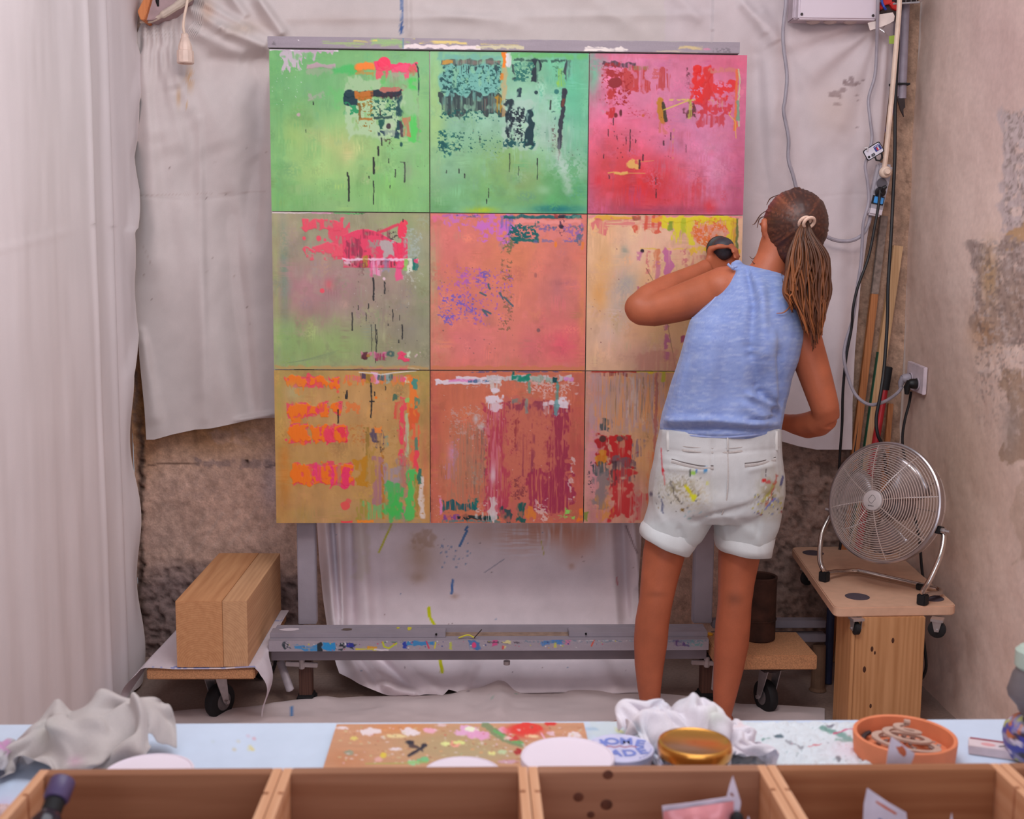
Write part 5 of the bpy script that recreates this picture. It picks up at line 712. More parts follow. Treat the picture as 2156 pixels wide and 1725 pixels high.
# arms
body.ball(onY(1518, 606, 3.315), .062, .062, .058); 
limb(body, [(1560, 620, 3.31, 48), (1518, 608, 3.32, 47), (1470, 626, 3.345, 42), (1420, 642, 3.37, 38), (1375, 653, 3.39, 35), (1345, 653, 3.40, 32), (1330, 650, 3.40, 25)])
WL = onY(1474, 572, 3.535)
limb(body, [(1345, 652, 3.40, 33), (1368, 632, 3.42, 34), (1405, 610, 3.46, 31), (1445, 588, 3.51, 24), (1474, 572, 3.535, 19), (1490, 563, 3.55, 19)])
body.ball(onY(1347, 648, 3.402), .046, .046, .046); body.ball(onY(1684, 668, 3.30), .052, .055, .06)
limb(body, [(1668, 680, 3.30, 42), (1692, 720, 3.295, 40), (1708, 765, 3.29, 36), (1724, 815, 3.285, 33), (1737, 858, 3.285, 30), (1740, 880, 3.30, 28)])
limb(body, [(1740, 878, 3.295, 28), (1724, 890, 3.33, 30), (1700, 896, 3.39, 28), (1676, 894, 3.45, 22), (1658, 890, 3.49, 18), (1648, 888, 3.51, 18)])
def hand(w_, palm, grip, dirs, thumb):
    """closed hand: palm from the wrist, fingers curled about the grip point"""
    w_ = Vector(w_); pc = Vector(palm); g = Vector(grip); ax = (pc-w_).normalized(); up = Vector(dirs).normalized(); up = (up-ax*up.dot(ax)).normalized(); nrm = ax.cross(up)
    if (g-pc).dot(nrm) < 0: nrm = -nrm
    body.loft([[w_+ax*t*(pc+ax*.035-w_).length+up*(sx*wd)+nrm*(sy*.013) for sx, sy in [(-1, -.6), (-.7, -1), (.7, -1), (1, -.6), (1, .6), (.7, 1), (-.7, 1), (-1, .6)]] for t, wd in ((0, .021), (.35, .030), (.7, .038), (1, .038))])
    for k in range(4):
        b = pc+ax*.035+up*(.030-.020*k); l = (.042, .047, .044, .035)[k]
        p1 = b+ax*l*.55+nrm*l*.55; p2 = p1+nrm*l*.75-ax*l*.15; p3 = p2-ax*l*.6+nrm*l*.05
        body.tube([b-ax*.012, b+ax*.004, p1, p2, p3], [.0095, .0098, .0092, .0085, .0068], 10)
    b = pc-ax*.005+up*.036; body.tube([b-up*.012, b+up*.014+nrm*.016, b+up*.008+nrm*.042+ax*.012, b-up*.004+nrm*.056+ax*.03], [.013, .0115, .010, .007], 10)
TC = onY(1521, 524, 3.60)
hand(onY(1488, 565, 3.55), onY(1504, 557, 3.575), TC, (-.2, .3, 1), 1)
hand(onY(1650, 888, 3.505), onY(1638, 886, 3.54), onY(1630, 870, 3.52), (0, -.4, 1), 1)
V, Q, Nn = sculpt(body, .0062, 5, .5)
U, W_ = pxa(V)
c = np.ones((len(V), 3))*np.array((172, 94, 64)); c *= (1+(fbm(V[:, 0]*26, V[:, 2]*26, 7, 3)-.5)*.14)[:, None]
low = ss(1150, 1300, W_)[:, None]; c = c*(1-low*.0)+0; c = c*(1-.10*low)+np.array((166, 88, 62))*.10*low
kn = np.exp(-((U-1545)/18)**2-((W_-1262)/14)**2)+np.exp(-((U-1382)/20)**2-((W_-1252)/6)**2)*.6; c = c*(1-.22*kn[:, None])
lip = np.exp(-((V-np.array(hp(0, .093, -.062)))**2).sum(1)/.018**2); c += (np.array((176, 70, 66))-c)*np.clip(lip, 0, .8)[:, None]
for s in (-1, 1):
    e = np.exp(-((V-np.array(hp(.029*s, .09, .018)))**2).sum(1)/.008**2); c += (np.array((60, 40, 34))-c)*np.clip(e, 0, .9)[:, None]; e = np.exp(-((V-np.array(hp(.030*s, .084, .042)))**2).sum(1)/.010**2); c += (np.array((80, 50, 36))-c)*np.clip(e, 0, .7)[:, None]
for k in range(5): pass
mskin = VM('tanned_skin', .5, .35, (220, .04), (350, .06))
mesh('body', V, Q, mskin, pe, True, c, LP)
# shorts
sh = MB(); SR = [(1389, 900, 1641, 896, 3.30, .121), (1384, 930, 1642, 926, 3.305, .128), (1378, 965, 1644, 962, 3.31, .138), (1370, 1005, 1648, 1002, 3.315, .146), (1366, 1040, 1649, 1036, 3.315, .146), (1368, 1072, 1645, 1066, 3.315, .136), (1380, 1092, 1636, 1086, 3.315, .11)]
sh.loft(lring(SR, 0, 2.4)); sh.loft(lring([(1372, 1040, 1500, 1056, 3.315, .125), (1363, 1075, 1503, 1092, 3.31, .112), (1356, 1104, 1476, 1134, 3.31, .098), (1353, 1122, 1454, 1154, 3.308, .090)], 0, 2.2)); sh.loft(lring([(1508, 1050, 1646, 1036, 3.315, .125), (1504, 1090, 1642, 1080, 3.312, .112), (1505, 1120, 1632, 1122, 3.31, .10), (1508, 1146, 1622, 1152, 3.31, .094)], 0, 2.2))
def shd(V, Nn):
    U, W_ = pxa(V); cam_ = np.clip(-Nn[:, 1]*1.5, 0, 1)
    f = folds(U, W_, [(1400, 985, 1490, 992, 5, 6, .004), (1575, 990, 1630, 978, 5, 6, .004), (1500, 930, 1504, 1085, 4, 5, -.005), (1500, 1085, 1560, 1070, 5, 8, -.006), (1560, 1070, 1630, 1040, 6, 10, -.004), (1500, 1085, 1460, 1100, 6, 8, -.005), (1460, 1010, 1500, 1085, 10, 10, .004), (1380, 960, 1430, 975, 6, 8, .003), (1390, 945, 1500, 958, 3, 4, -.002), (1500, 955, 1640, 945, 3, 4, -.002), (1375, 1060, 1400, 1105, 8, 10, .004), (1540, 1090, 1590, 1130, 8, 12, .004), (1600, 1080, 1590, 1130, 7, 8, -.004), (1430, 1110, 1440, 1140, 7, 8, -.005), (1520, 1100, 1530, 1140, 6, 8, .004), (1585, 1110, 1600, 1150, 5, 8, .004)])
    return f*cam_+(vn3(V[:, 0]*16, V[:, 1]*16, V[:, 2]*22, 8)-.5)*.006
V, Q, Nn = sculpt(sh, .0055, 4, .5, shd); U, W_ = pxa(V)
def scol(U, W_, base=(198, 199, 200)):
    p = painter(U[None], W_[None], base, 41); p.mott(.03, 30); p.mott(.04, 9)
    p.E(1500, 950, 140, 40, (206, 202, 200), .5); p.E(1440, 1035, 60, 40, (200, 190, 172), .6); p.E(1630, 1040, 30, 50, (186, 176, 156), .6)
    GR = [(92, 84, 80), (150, 128, 96), (110, 110, 116)]
    p.E(1430, 1030, 36, 26, (150, 140, 110), .75, tex='q', t=.5); p.E(1460, 1045, 30, 22, (170, 146, 100), .6, tex='q', t=.5); p.spots(60, 1380, 1000, 1480, 1090, 1.8, GR, .8); p.L([(1392, 945), (1394, 985), (1396, 1000)], 3, (206, 96, 104), .8); p.O(1396, 991, 3, 4, (206, 44, 54)); p.L([(1398, 1000), (1400, 1020)], 2.5, (206, 110, 110), .7); p.O(1371, 1040, 3.5, 5, (110, 106, 122), .9); p.L([(1394, 1050), (1395, 1080)], 4, (104, 106, 130), .8, 1, 3); p.L([(1412, 1015), (1420, 1040), (1432, 1060)], 3, (100, 92, 84), .7, 1.5, 4)
    p.L([(1443, 1025), (1452, 1035), (1460, 1052)], 7, (206, 196, 40), .95, 1.5, 3); p.O(1460, 1047, 6, 8, (206, 206, 50), .95, .3); p.O(1460, 996, 5, 5, (160, 206, 96)); p.R(1452, 990, 1455, 1006, (60, 70, 60), .9, 1, 1); p.O(1485, 989, 4, 7, (66, 130, 180), .9); p.O(1466, 991, 2, 4, (80, 120, 180)); p.O(1489, 1018, 3, 3, (206, 206, 80), .7); p.O(1437, 1074, 4, 3, (130, 100, 50)); p.spots(14, 1440, 1075, 1490, 1095, 1.8, [(140, 176, 176), (150, 180, 190)], .7)
    p.O(1609, 1012, 5, 4, (214, 50, 54), 1, .3); p.O(1618, 1015, 6, 3.5, (206, 70, 80), .9, .3); p.L([(1613, 990), (1613, 1004)], 1.5, (70, 60, 60), .8); p.E(1622, 1045, 22, 34, (150, 136, 96), .7, tex='p', t=.45); p.L([(1630, 1020), (1618, 1040), (1605, 1056)], 6, (160, 150, 70), .7, 2, 4); p.L([(1636, 1000), (1628, 1030), (1612, 1065)], 3, (176, 80, 70), .7, 1.5, 4); p.L([(1648, 1005), (1644, 1022)], 5, (60, 60, 110), .7); p.L([(1632, 1050), (1612, 1072)], 3, (86, 96, 190), .7, 1, 3); p.spots(50, 1585, 1040, 1646, 1085, 1.9, [(80, 72, 78), (150, 60, 60), (180, 170, 60), (110, 120, 160)], .85); p.E(1595, 1062, 20, 8, (150, 140, 130), .5, tex='q', t=.5)
    p.put(ss(1092, 1106, W_[None])*.7, (206, 212, 212))
    return p.cols()
mden = VM('pale_denim', .9, .1, (900, .06), (1200, .12))
so = mesh('shorts', V, Q, mden, pe, True, scol(U, W_), LP)
bv = BVHTree.FromPolygons([Vector(v) for v in V], [tuple(q) for q in Q])
def surf(u, v, b, lift=.0):
    d = ray(u, v).normalized(); h = b.ray_cast(CAM, d); return (h[0]-d*lift) if h[0] is not None else onY(u, v, 3.2)
def seam(name, pts, r, mat, parent, b, flat=.5, k=6, n=8, lift=.0005):
    P = catmull([surf(u, v, b, lift) for u, v in pts], k); mb = MB(); mb.tube(P, r, n, flat=flat); return mb.build(name, mat, parent, True, local=LP)
mst = M('denim_seam', (186, 178, 174), .9, 0, (200, .1)); mdk = M('denim_shadow', (120, 112, 110), .9)
for pts in ([(1414, 972), (1440, 979), (1475, 986), (1502, 986)], [(1568, 981), (1600, 977), (1633, 968)]):
    w_ = seam('pocket_welt', pts, .0045, mst, so, bv, .5); 
    seam('pocket_opening', [(u, v-5) for u, v in pts], .0018, mdk, so, bv, .6)
seam('back_seam', [(1532, 950), (1533, 1000), (1530, 1050), (1520, 1084)], .0022, mst, so, bv)
for dv in (0, 7): seam('waist_stitch', [(1388, 932+dv), (1440, 940+dv), (1500, 944+dv), (1560, 942+dv), (1638, 930+dv)], .0012, mst, so, bv)
seam('waistband_edge', [(1385, 940), (1440, 949), (1500, 953), (1560, 951), (1640, 940)], .0025, mst, so, bv)
for u in (1407, 1532, 1634): seam('belt_loop', [(u, 908), (u, 925), (u+.5, 948)], .0055, M('denim_loop', (208, 204, 200), .9), so, bv, .45)
# rolled cuffs
for nm, A in (('l', [(1356, 1098, 1472, 1130), (1350, 1105, 1467, 1142), (1347.5, 1114, 1460, 1153), (1347, 1124, 1450, 1166), (1351, 1127, 1447, 1167), (1354, 1122, 1447, 1158)]), ('r', [(1506, 1122, 1630, 1128), (1504.5, 1128, 1628, 1138), (1505, 1140, 1625, 1150), (1508, 1152, 1622, 1166), (1511, 1153, 1619, 1166), (1514, 1148, 1617, 1158)])):
    R = [ering(onY(a, b, 3.309), onY(c_, d_, 3.309), (.098 if i < 4 else .092)-(.004 if i == 0 else 0), 40, 2.2) for i, (a, b, c_, d_) in enumerate(A)]
    R = [[p_+Vector((0, 0, .0012*sin(k*.9+i))) for k, p_ in enumerate(r_)] for i, r_ in enumerate(R)]
    VV = np.array([list(p_) for r_ in R for p_ in r_]); FF = quads(len(R), 40, True); uu, ww = pxa(VV)
    mesh('cuff', VV, FF, mden, so, True, np.ones((len(VV), 3))*np.array((212, 214, 214))*(1+(fbm(uu/9, ww/9, 3, 2)-.5)*.06)[:, None], LP)
# tank top
tk = MB(); tk.loft(lring(TANK, 0, 2.3)); tk.tube([onY(1546, 572, 3.29), onY(1548, 561, 3.30), onY(1556, 556, 3.315)], [.012, .012, .012], 8)
def tkd(V, Nn):
    U, W_ = pxa(V); cam_ = np.clip(-Nn[:, 1]*1.6, 0, 1)
    f = folds(U, W_, [(1572, 562, 1590, 640, 7, 10, -.012), (1590, 640, 1584, 740, 9, 14, -.014), (1584, 740, 1600, 820, 12, 14, -.012), (1600, 820, 1642, 872, 10, 8, -.012), (1600, 600, 1606, 760, 16, 22, .010), (1640, 740, 1648, 860, 10, 10, -.008), (1625, 700, 1632, 850, 12, 12, .009), (1540, 640, 1530, 860, 24, 30, -.006), (1500, 700, 1480, 880, 22, 30, .006), (1575, 830, 1638, 858, 6, 7, .008), (1560, 850, 1620, 890, 10, 10, .006), (1400, 886, 1500, 884, 9, 7, .012), (1500, 884, 1600, 892, 7, 9, .010), (1400, 903, 1640, 905, 5, 5, -.007), (1570, 885, 1640, 880, 4, 5, -.006), (1455, 672, 1548, 566, 4, 4, .004), (1440, 760, 1420, 840, 14, 16, .004)])
    return f*1.7*cam_+(vn3(V[:, 0]*13, V[:, 1]*13, V[:, 2]*13, 18)-.5)*.010
V, Q, Nn = sculpt(tk, .0055, 3, .5, tkd); U, W_ = pxa(V)
p = painter(U[None], W_[None], (134, 150, 196), 43); p.mott(.03, 40); p.put(np.clip(p.nz(16, 2.2, 3)*1.1, 0, .5), (172, 180, 208)); p.put(np.clip(p.nz(14, 2.0, 3)*1.1, 0, .4), (112, 128, 184))
tkm = VM('heather_jersey', .92, .1, (1000, .10), (700, .15), .2)
to = mesh('tank_top', V, Q, tkm, pe, True, p.cols(), LP)
bt = BVHTree.FromPolygons([Vector(v) for v in V], [tuple(q) for q in Q])
mtr = M('jersey_trim', (150, 162, 204), .9)
seam('armhole_trim', [(1457, 671), (1470, 662), (1490, 645), (1512, 620), (1530, 596), (1545, 574)], .0028, mtr, to, bt, .6)
mb = MB(); mb.tube(catmull([onY(1532, 556, 3.27), onY(1541, 563, 3.265), onY(1552, 561, 3.26)]), [.004]*8+[.006]*4+[.003]*5, 8); mb.build('strap_knot', mtr, to, True, local=LP)
seam('hem', [(1397, 908), (1450, 917), (1520, 921), (1590, 916), (1638, 906)], .0028, mtr, to, bt, .6)
# hair
hr = MB(); hrc = onY(1675, 474, 3.318); hr.ball(hrc, .0925, .106, .105, 16); hr.ball(onY(1672, 520, 3.31), .066, .078, .062, 12); hr.ball(onY(1655, 500, 3.33), .062, .078, .075, 12); hr.ball(onY(1690, 470, 3.245), .028, .03, .03); hr.tube([onY(1668, 540, 3.29), onY(1660, 562, 3.285)], [.04, .012], 10); hr.tube([onY(1672, 400, 3.30), onY(1686, 395, 3.29)], [.01, .004], 8)
TIE = onY(1696, 468, 3.215)
def hang(V):
    U, W_ = pxa(V); tu, tv = px(TIE); return np.arctan2(W_-tv, U-tu), np.hypot(U-tu, W_-tv)
def hrd(V, Nn):
    a, r = hang(V); return (fbm(a*22, r/90, 55, 2)-.5)*.0045*np.clip(r/30, .2, 1)
V, Q, Nn = sculpt(hr, .005, 4, .5, hrd); a, r = hang(V)
nz_ = fbm(a*45, r/80, 57, 3); c = np.array((62, 34, 26))+np.outer(np.clip((nz_-.45)*2.4, 0, 1), np.array((52, 30, 18))); c += np.outer(np.exp(-((a-(-2.5))/.35)**2)*np.clip(r/60, 0, 1)*.6, np.array((60, 34, 20)))
mhair = VM('brown_hair', .45, .4, (500, .10))
ho = mesh('hair', V, Q, mhair, pe, True, c, LP)
rg = random.Random(4); Vs = []; Fs = []; Cs = []
def lock(pts, r0, r1, colr):
    mb = MB(); P = catmull([onY(*q) for q in pts], 6); m_ = len(P); mb.tube(P, [max(.0007, (r0*(.55+.9*(i/m_))*(1 if i/m_ < .5 else 1-((i/m_)-.5)*1.9)+r1*i/m_)) for i in range(m_)], 8, flat=.6)
    b = len(Vs); Vs.extend(mb.V); Fs.extend([tuple(i+b for i in f) for f in mb.F])
    for i, v in enumerate(mb.V): t = (i//8)/m_; Cs.append(np.array(colr)*(.62+.55*t))
for i in range(260):
    f = rg.random(); d_ = rg.uniform(-.03, .03); w0 = rg.random()**1.5; g = (84+70*w0, 48+42*w0, 31+18*w0)
    u1 = 1662+f*82; u2 = 1656+f*90; u3 = 1684+f*54; vend = 742-abs(f-.55)*120-rg.uniform(0, 45)
    if f < .18: vend = rg.uniform(600, 660); u3 = 1664+f*60
    if f > .86: vend = rg.uniform(640, 690); u3 = 1728+rg.uniform(-8, 4)
    lock([(1697+(f-.5)*8, 466, 3.215), (1694+(f-.5)*36, 492, 3.205+d_*.4), (u1+rg.uniform(-8, 8), 545, 3.195+d_), (u2+rg.uniform(-10, 10), 610, 3.19+d_), ((u2+u3)/2+rg.uniform(-5, 5), min(665, vend-18), 3.19+d_), (u3+rg.uniform(-4, 4), vend, 3.195+d_)], .0046, .0004, g)
lock([(1690, 560, 3.20), (1664, 620, 3.19), (1662, 645, 3.185), (1650, 658, 3.18), (1635, 660, 3.18)], .0022, .0004, (150, 90, 60))
mesh('ponytail', Vs, Fs, mhair, ho, True, np.array(Cs), LP)
Vs = []; Fs = []; Cs = []
for pts in ([(1620, 440, 3.36), (1602, 452, 3.37), (1590, 470, 3.38), (1584, 474, 3.38)], [(1618, 455, 3.36), (1600, 460, 3.37), (1594, 480, 3.375)], [(1610, 520, 3.35), (1598, 532, 3.36), (1586, 545, 3.36), (1578, 540, 3.36)], [(1622, 545, 3.31), (1604, 552, 3.30), (1590, 556, 3.30), (1582, 548, 3.30)], [(1650, 556, 3.29), (1646, 580, 3.27), (1652, 610, 3.20)], [(1640, 410, 3.33), (1622, 418, 3.35), (1614, 432, 3.36)], [(1720, 415, 3.3), (1732, 425, 3.3), (1738, 440, 3.3)], [(1612, 535, 3.33), (1606, 548, 3.32), (1612, 556, 3.31)]): lock(pts, .0016, .0004, (96, 60, 44))
mesh('stray_hair', Vs, Fs, mhair, ho, True, np.array(Cs), LP)['kind'] = 'stuff'
mb = MB()
for k in range(2):
    cc = onY(1694+k*7, 468-k*2, 3.212-.006*k); ax = (onY(1690, 490, 3.17)-onY(1690, 455, 3.25)).normalized(); ax = Vector((.25, -.75, -.55)).normalized(); s1 = ax.cross(Vector((0, 0, 1))).normalized(); s2 = ax.cross(s1); mb.tube([cc+s1*(.0165*cos(t*2*pi/20))+s2*(.0165*sin(t*2*pi/20))+ax*(.007*k) for t in range(20)], .0048, 8, closed=True)
mb.build('hair_tie', M('cream_elastic', (214, 178, 158), .8, 0, (200, .1)), ho, True, local=LP)
# tool in her raised hand
st = thing('scrubbing_tool', 'dark rounded scrubbing tool held against the cream canvas in the raised hand', 'brush', TC); RX = Matrix.Rotation(radians(-90), 3, 'X')
mb = MB(); mb.lathe([(.002, -.040), (.018, -.038), (.032, -.026), (.037, -.008), (.034, .010), (.024, .024), (.020, .034)], 28, (0, 0, 0), RX); mb.build('knob', M('dark_grey_rubber', (58, 54, 60), .5, 0, (40, .3)), st, True)
mb = MB(); mb.lathe([(.030, .034), (.040, .038), (.042, .048), (.040, .056)], 28, (0, 0, 0), RX); mb.build('base_disc', M('black_plastic', (26, 24, 28), .45), st, True)
mb = MB(); mb.lathe([(.038, .0565), (.037, .066), (.034, .074)], 28, (0, 0, 0), RX); mb.build('pad', M('felt_pad', (70, 60, 62), .95, 0, (300, .3), (400, .6)), st, True)
# ------------------------------------------------------------------ dollies, timber, fan, corner clutter
mchip = M('chipboard', (186, 132, 92), .85, 0, (260, .28), (300, .35)); mmdf = M('mdf_board', (210, 166, 138), .7, 0, (30, .06), (400, .05))
mblk = M('black_rubber', (24, 22, 24), .7); msteel = M('zinc_steel', (190, 182, 182), .35, .85, (60, .1)); mdks = M('dark_steel', (70, 62, 62), .4, .7)
mchrome = M('chrome', (206, 196, 190), .15, 1, (20, .03))
def caster(parent, x, y, zt, rw, rot=0, L=None, dbl=False):
    """swivel caster hanging from zt down to the floor"""
    L = parent.location if L is None else L; R = Matrix.Rotation(rot, 3, 'Z'); o = Vector((x, y, 0)); ax = R @ Vector((1, 0, 0)); fw = R @ Vector((0, -1, 0)); wc = o+Vector((0, 0, rw))-fw*rw*.45
    mb = MB(); mb.box(-rw*.95, rw*.95, -rw*.75, rw*.75, zt-.006, zt, R, o); mb.box(-rw*.85, rw*.85, -rw*.65, rw*.65, zt-.018, zt-.010, R, o); mb.lathe([(rw*.5, zt-.026), (rw*.62, zt-.018), (rw*.6, zt-.008)], 20, o)
    pl = mb.build('caster_plate', mdks, parent, bev=.001, local=L)
    for sx in (-1, 1):
        a = o+ax*(sx*rw*.42)+Vector((0, 0, zt-.022)); b = wc+ax*(sx*rw*.46); s = wc-o; s.z = 0
        mb = MB(); f_ = fw*rw*.42; mb.plate([a+f_, a-f_*1.2, b-fw*rw*.2+Vector((0, 0, rw*.1)), b-Vector((0, 0, rw*.22)), b+fw*rw*.22+Vector((0, 0, rw*.05))], ax*(sx*.003)); mb.build('fork_arm', msteel, pl, bev=.0006, local=L)
        mb = MB(); mb.tube([b+ax*(sx*.001), b+ax*(sx*.010)], rw*.13, 6); mb.build('axle_nut', msteel, pl, local=L)
        mb = MB(); mb.tube([o+ax*(sx*rw*.6)+fw*rw*.45+Vector((0, 0, zt-.02)), o+ax*(sx*rw*.6)+fw*rw*.45+Vector((0, 0, zt-.004))], .004, 6); mb.build('plate_bolt', msteel, pl, local=L)
    Rw = Matrix((fw, Vector((0, 0, 1)), ax)).transposed(); mb = MB(); t = rw*.34
    mb.lathe([(rw*.3, -t), (rw*.72, -t*.9), (rw*.94, -t*.8), (rw, -t*.4), (rw, t*.4), (rw*.94, t*.8), (rw*.72, t*.9), (rw*.3, t)], 36, wc, Rw); mb.build('wheel', mblk, pl, True, local=L)
    mb = MB(); mb.lathe([(rw*.12, -t*1.08), (rw*.5, -t*1.0), (rw*.52, t*1.0), (rw*.12, t*1.08)], 24, wc, Rw); mb.build('wheel_hub', M('wheel_hub_grey', (120, 112, 112), .5, .4), pl, True, local=L)
# left dolly
YD = 3.38; zt = onY(420, 1409, YD).z; x0 = onY(308, 1410, YD).x; x1 = onY(536, 1410, YD).x
dl = thing('chipboard_dolly', 'chipboard dolly carrying the thick timber block, beside the white curtain', 'dolly', ((x0+x1)/2, 3.66, 0)); LD = dl.location
mb = MB(); mb.box(x0, x1, YD, 3.96, zt-.034, zt); mb.build('board', mchip, dl, bev=.004, local=LD)
for cx_, cy_ in ((x0+.172, 3.51), (x0+.08, 3.86), (x1-.08, 3.86)): caster(dl, cx_, cy_, zt-.034, .056, radians(-30), LD)
# protective sheet draped over it
n, m = 90, 60; s_, t_ = np.meshgrid(np.linspace(-1, 1, n), np.linspace(0, 1, m)); yy = YD-.006+t_*.60
Wd = (x1-x0)/2; xc = (x0+x1)/2; lf = .115-.07*t_; rf = .15*np.exp(-(t_/.16)**2)+.004
tot = np.where(s_ < 0, Wd+lf, Wd+rf); d = np.abs(s_)*tot; over = np.clip(d-Wd, 0, None); sg = np.sign(s_)
ang = np.clip(over/.03, 0, 1)*1.25
xx = xc+sg*(np.minimum(d, Wd)+over*.28+.004+np.where(s_ < 0, .05*np.sin(np.clip(over/.11, 0, 1)*2.2)*(1-t_*.5), .02*np.sin(over*30)))
zz = zt+.0025-np.where(over > 0, over*.93*ss(0, .02, over), 0)+.003*np.sin(s_*9+t_*7)*(over > 0)-.010*np.exp(-(t_/.05)**2)*np.cos(np.clip(d/Wd, 0, 1)*3.0)*(over <= 0)*.4
zz = np.where((over <= 0), np.maximum(zz, zt+.0016), zz)
yy = yy-np.where(s_ > 0, .06*np.exp(-(t_/.2)**2)*over*4, .02*over)
p = painter((xx-xc)*600, yy*600, (214, 202, 208), 61)
for k in range(26):
    rr = random.Random(k); cx_ = rr.choice([-80, -40, 0, 40, 75, 88]); cy_ = (YD+.006)*600+rr.choice([1, 3, 60, 130, 200, 280]); p.put((np.abs(p.Y-cy_) < 2.2)*(np.abs(p.X-cx_) < 14)*(vn(p.X/2.2, p.Y*0+k, 5) > .45)*.75, (96, 120, 196))
mesh('sheet', np.stack([xx, yy, zz], -1).reshape(-1, 3), quads(m, n)[:, ::-1].copy(), VM('white_film', .5, .4, (60, .03)), None, True, p.cols(), None)
sh_ = bpy.data.objects['sheet.001'] if 'sheet.001' in bpy.data.objects else bpy.data.objects['sheet']; sh_.name = 'protective_sheet'
tag(sh_, 'white printed protective sheet draped over the dolly under the timber', 'sheet')
# timber
tb = thing('timber_block', 'thick square laminated timber beam lying on the sheet-covered dolly', 'timber', (xc, 3.68, zt+.004)); LT = tb.location
xa = onY(370, 1300, YD+.005).x; xb = onY(468, 1300, YD+.005).x; xd = onY(520, 1300, YD+.005).x; z1 = onY(450, 1266, YD+.005).z
for i, (q0, q1, ca, cb) in enumerate(((xa, xb-.0004, (184, 126, 84), (208, 152, 106)), (xb+.0004, xd, (186, 138, 100), (210, 162, 120)))):
    mb = MB(); mb.box(q0, q1, YD+.005+.002*i, 3.975, zt+.004, z1-.001*i); mb.build('lamination', WOOD('beam_wood%d' % i, ca, cb, 1, 46, .7, 1.2), tb, bev=.0006, local=LT)
# right low dolly
YS = 3.46; zs = onY(1620, 1381, YS).z; x0 = onY(1512, 1381, YS).x; x1 = onY(1721, 1381, YS).x; zsb = onY(1620, 1411, YS).z
dr = thing('particleboard_dolly', 'low particleboard dolly on black casters just right of the woman\'s legs', 'dolly', ((x0+x1)/2, 3.57, 0)); LR = dr.location
yb = onZ(1600, 1331, zs).y
mb = MB(); mb.box(x0, x1, YS, yb, zsb, zs); mb.build('board', mchip, dr, bev=.003, local=LR)
caster(dr, onZ(1610, 1490, 0).x, 3.53, zsb, .054, radians(18), LR); caster(dr, x0+.06, yb-.06, zsb, .054, radians(60), LR)
q = onZ(1490, 1337, zs); mb = MB(); mb.ball(q+Vector((.006, .0, .002)), .012, .012, .005, 8); mb.build('yellow_paint', M('ochre_paint', (226, 160, 30), .5), dr, True, local=LR)
# rusty tube standing on it
q = onZ(1596, 1333, zs); q.y = yb-.065; q.x = onY(1597, 1300, q.y).x
rt_ = thing('rusty_canister', 'dark brown rusty open cylinder standing on the low dolly behind the woman\'s leg', 'canister', (q.x, q.y, zs)); 
mb = MB(); mb.lathe([(.052, 0), (.056, .004), (.056, .20), (.0575, .205), (.0575, .212), (.054, .214), (.050, .210), (.050, .02), (.03, .018)], 36); mb.build('shell', M('rust', (66, 40, 30), .85, .2, (22, .45), (60, .4)), rt_, True)
mb = MB(); mb.tube([(.057*cos(t*pi/18), .057*sin(t*pi/18), .07) for t in range(36)], .002, 6, closed=True); mb.build('ridge', M('rust', (66, 40, 30)), rt_, True)
# pine post
YP = 3.315; x0 = onY(1790, 1400, YP).x; x1 = onY(1944, 1400, YP).x; zpt = onY(1800, 1300, YP).z
po = thing('pine_post', 'short square pine post standing on the floor under the fan dolly', 'post', ((x0+x1)/2, 3.37, 0))
mb = MB(); mb.box(x0, x0+.012, YP+.001, 3.46, 0, zpt-.0005); mb.box(x0+.0125, x1, YP, 3.46, 0, zpt-.0005); a_ = mb.build('beam', WOOD('pine', (176, 122, 78), (204, 150, 104), 2, 30, .6, 1.5), po, bev=.0015, local=po.location)
for u, v, r in ((1836, 1367, 3), (1842, 1375, 2), (1880, 1349, 3), (1820, 1410, 3.5), (1833, 1487, 2.5)):
    q = onY(u, v, YP-.0003); mb = MB(); mb.ball(q, r/700, .0008, r*2/700, 8); mb.build('knot', M('knot_brown', (74, 40, 24), .7), a_, True, local=po.location)
# fan dolly
zf = zpt+.030
FLc = onZ(1757, 1280, zf); FRc = onZ(2016, 1276, zf); BLc = onZ(1666, 1152, zf); BRc = FRc+BLc-FLc
BRc.x = min(BRc.x, XR-.02); fd = thing('fan_dolly', 'small mdf dolly with four dark felt pads lying across the pine post', 'dolly', ((FLc+BRc)/2).to_tuple()); LF = fd.location; fd.location.z = zpt; LF = fd.location
def rounded(C, r, k=6):
    out = []
    for i in range(4):
        p0, p1, p2 = C[i-1], C[i], C[(i+1) % 4]; a = p1+(p0-p1).normalized()*r; b = p1+(p2-p1).normalized()*r
        for j in range(k+1):
            t = j/k; out.append((a*(1-t)**2+p1*2*t*(1-t)+b*t*t))
    return out
R4 = rounded([FLc, FRc, BRc, BLc], .03); mb = MB(); mb.prism([(p_.x, p_.y) for p_ in R4], zpt, zf); mb.build('board', mmdf, fd, bev=.003, local=LF)
for u, v in ((1805, 1257), (1961, 1260), (1712, 1165)):
    q = onZ(u, v, zf); mb = MB(); mb.lathe([(.037, 0), (.0375, .0012), (.036, .002)], 32, (q.x, q.y, zf)); mb.build('felt_pad', M('felt_grey', (78, 66, 74), .95, 0, (200, .1)), fd, local=LF)
mb = MB(); q = BRc+(FLc-BRc)*.12; mb.lathe([(.037, 0), (.0375, .0012), (.036, .002)], 32, (q.x, q.y, zf)); mb.build('felt_pad', MATS['felt_grey'], fd, local=LF)
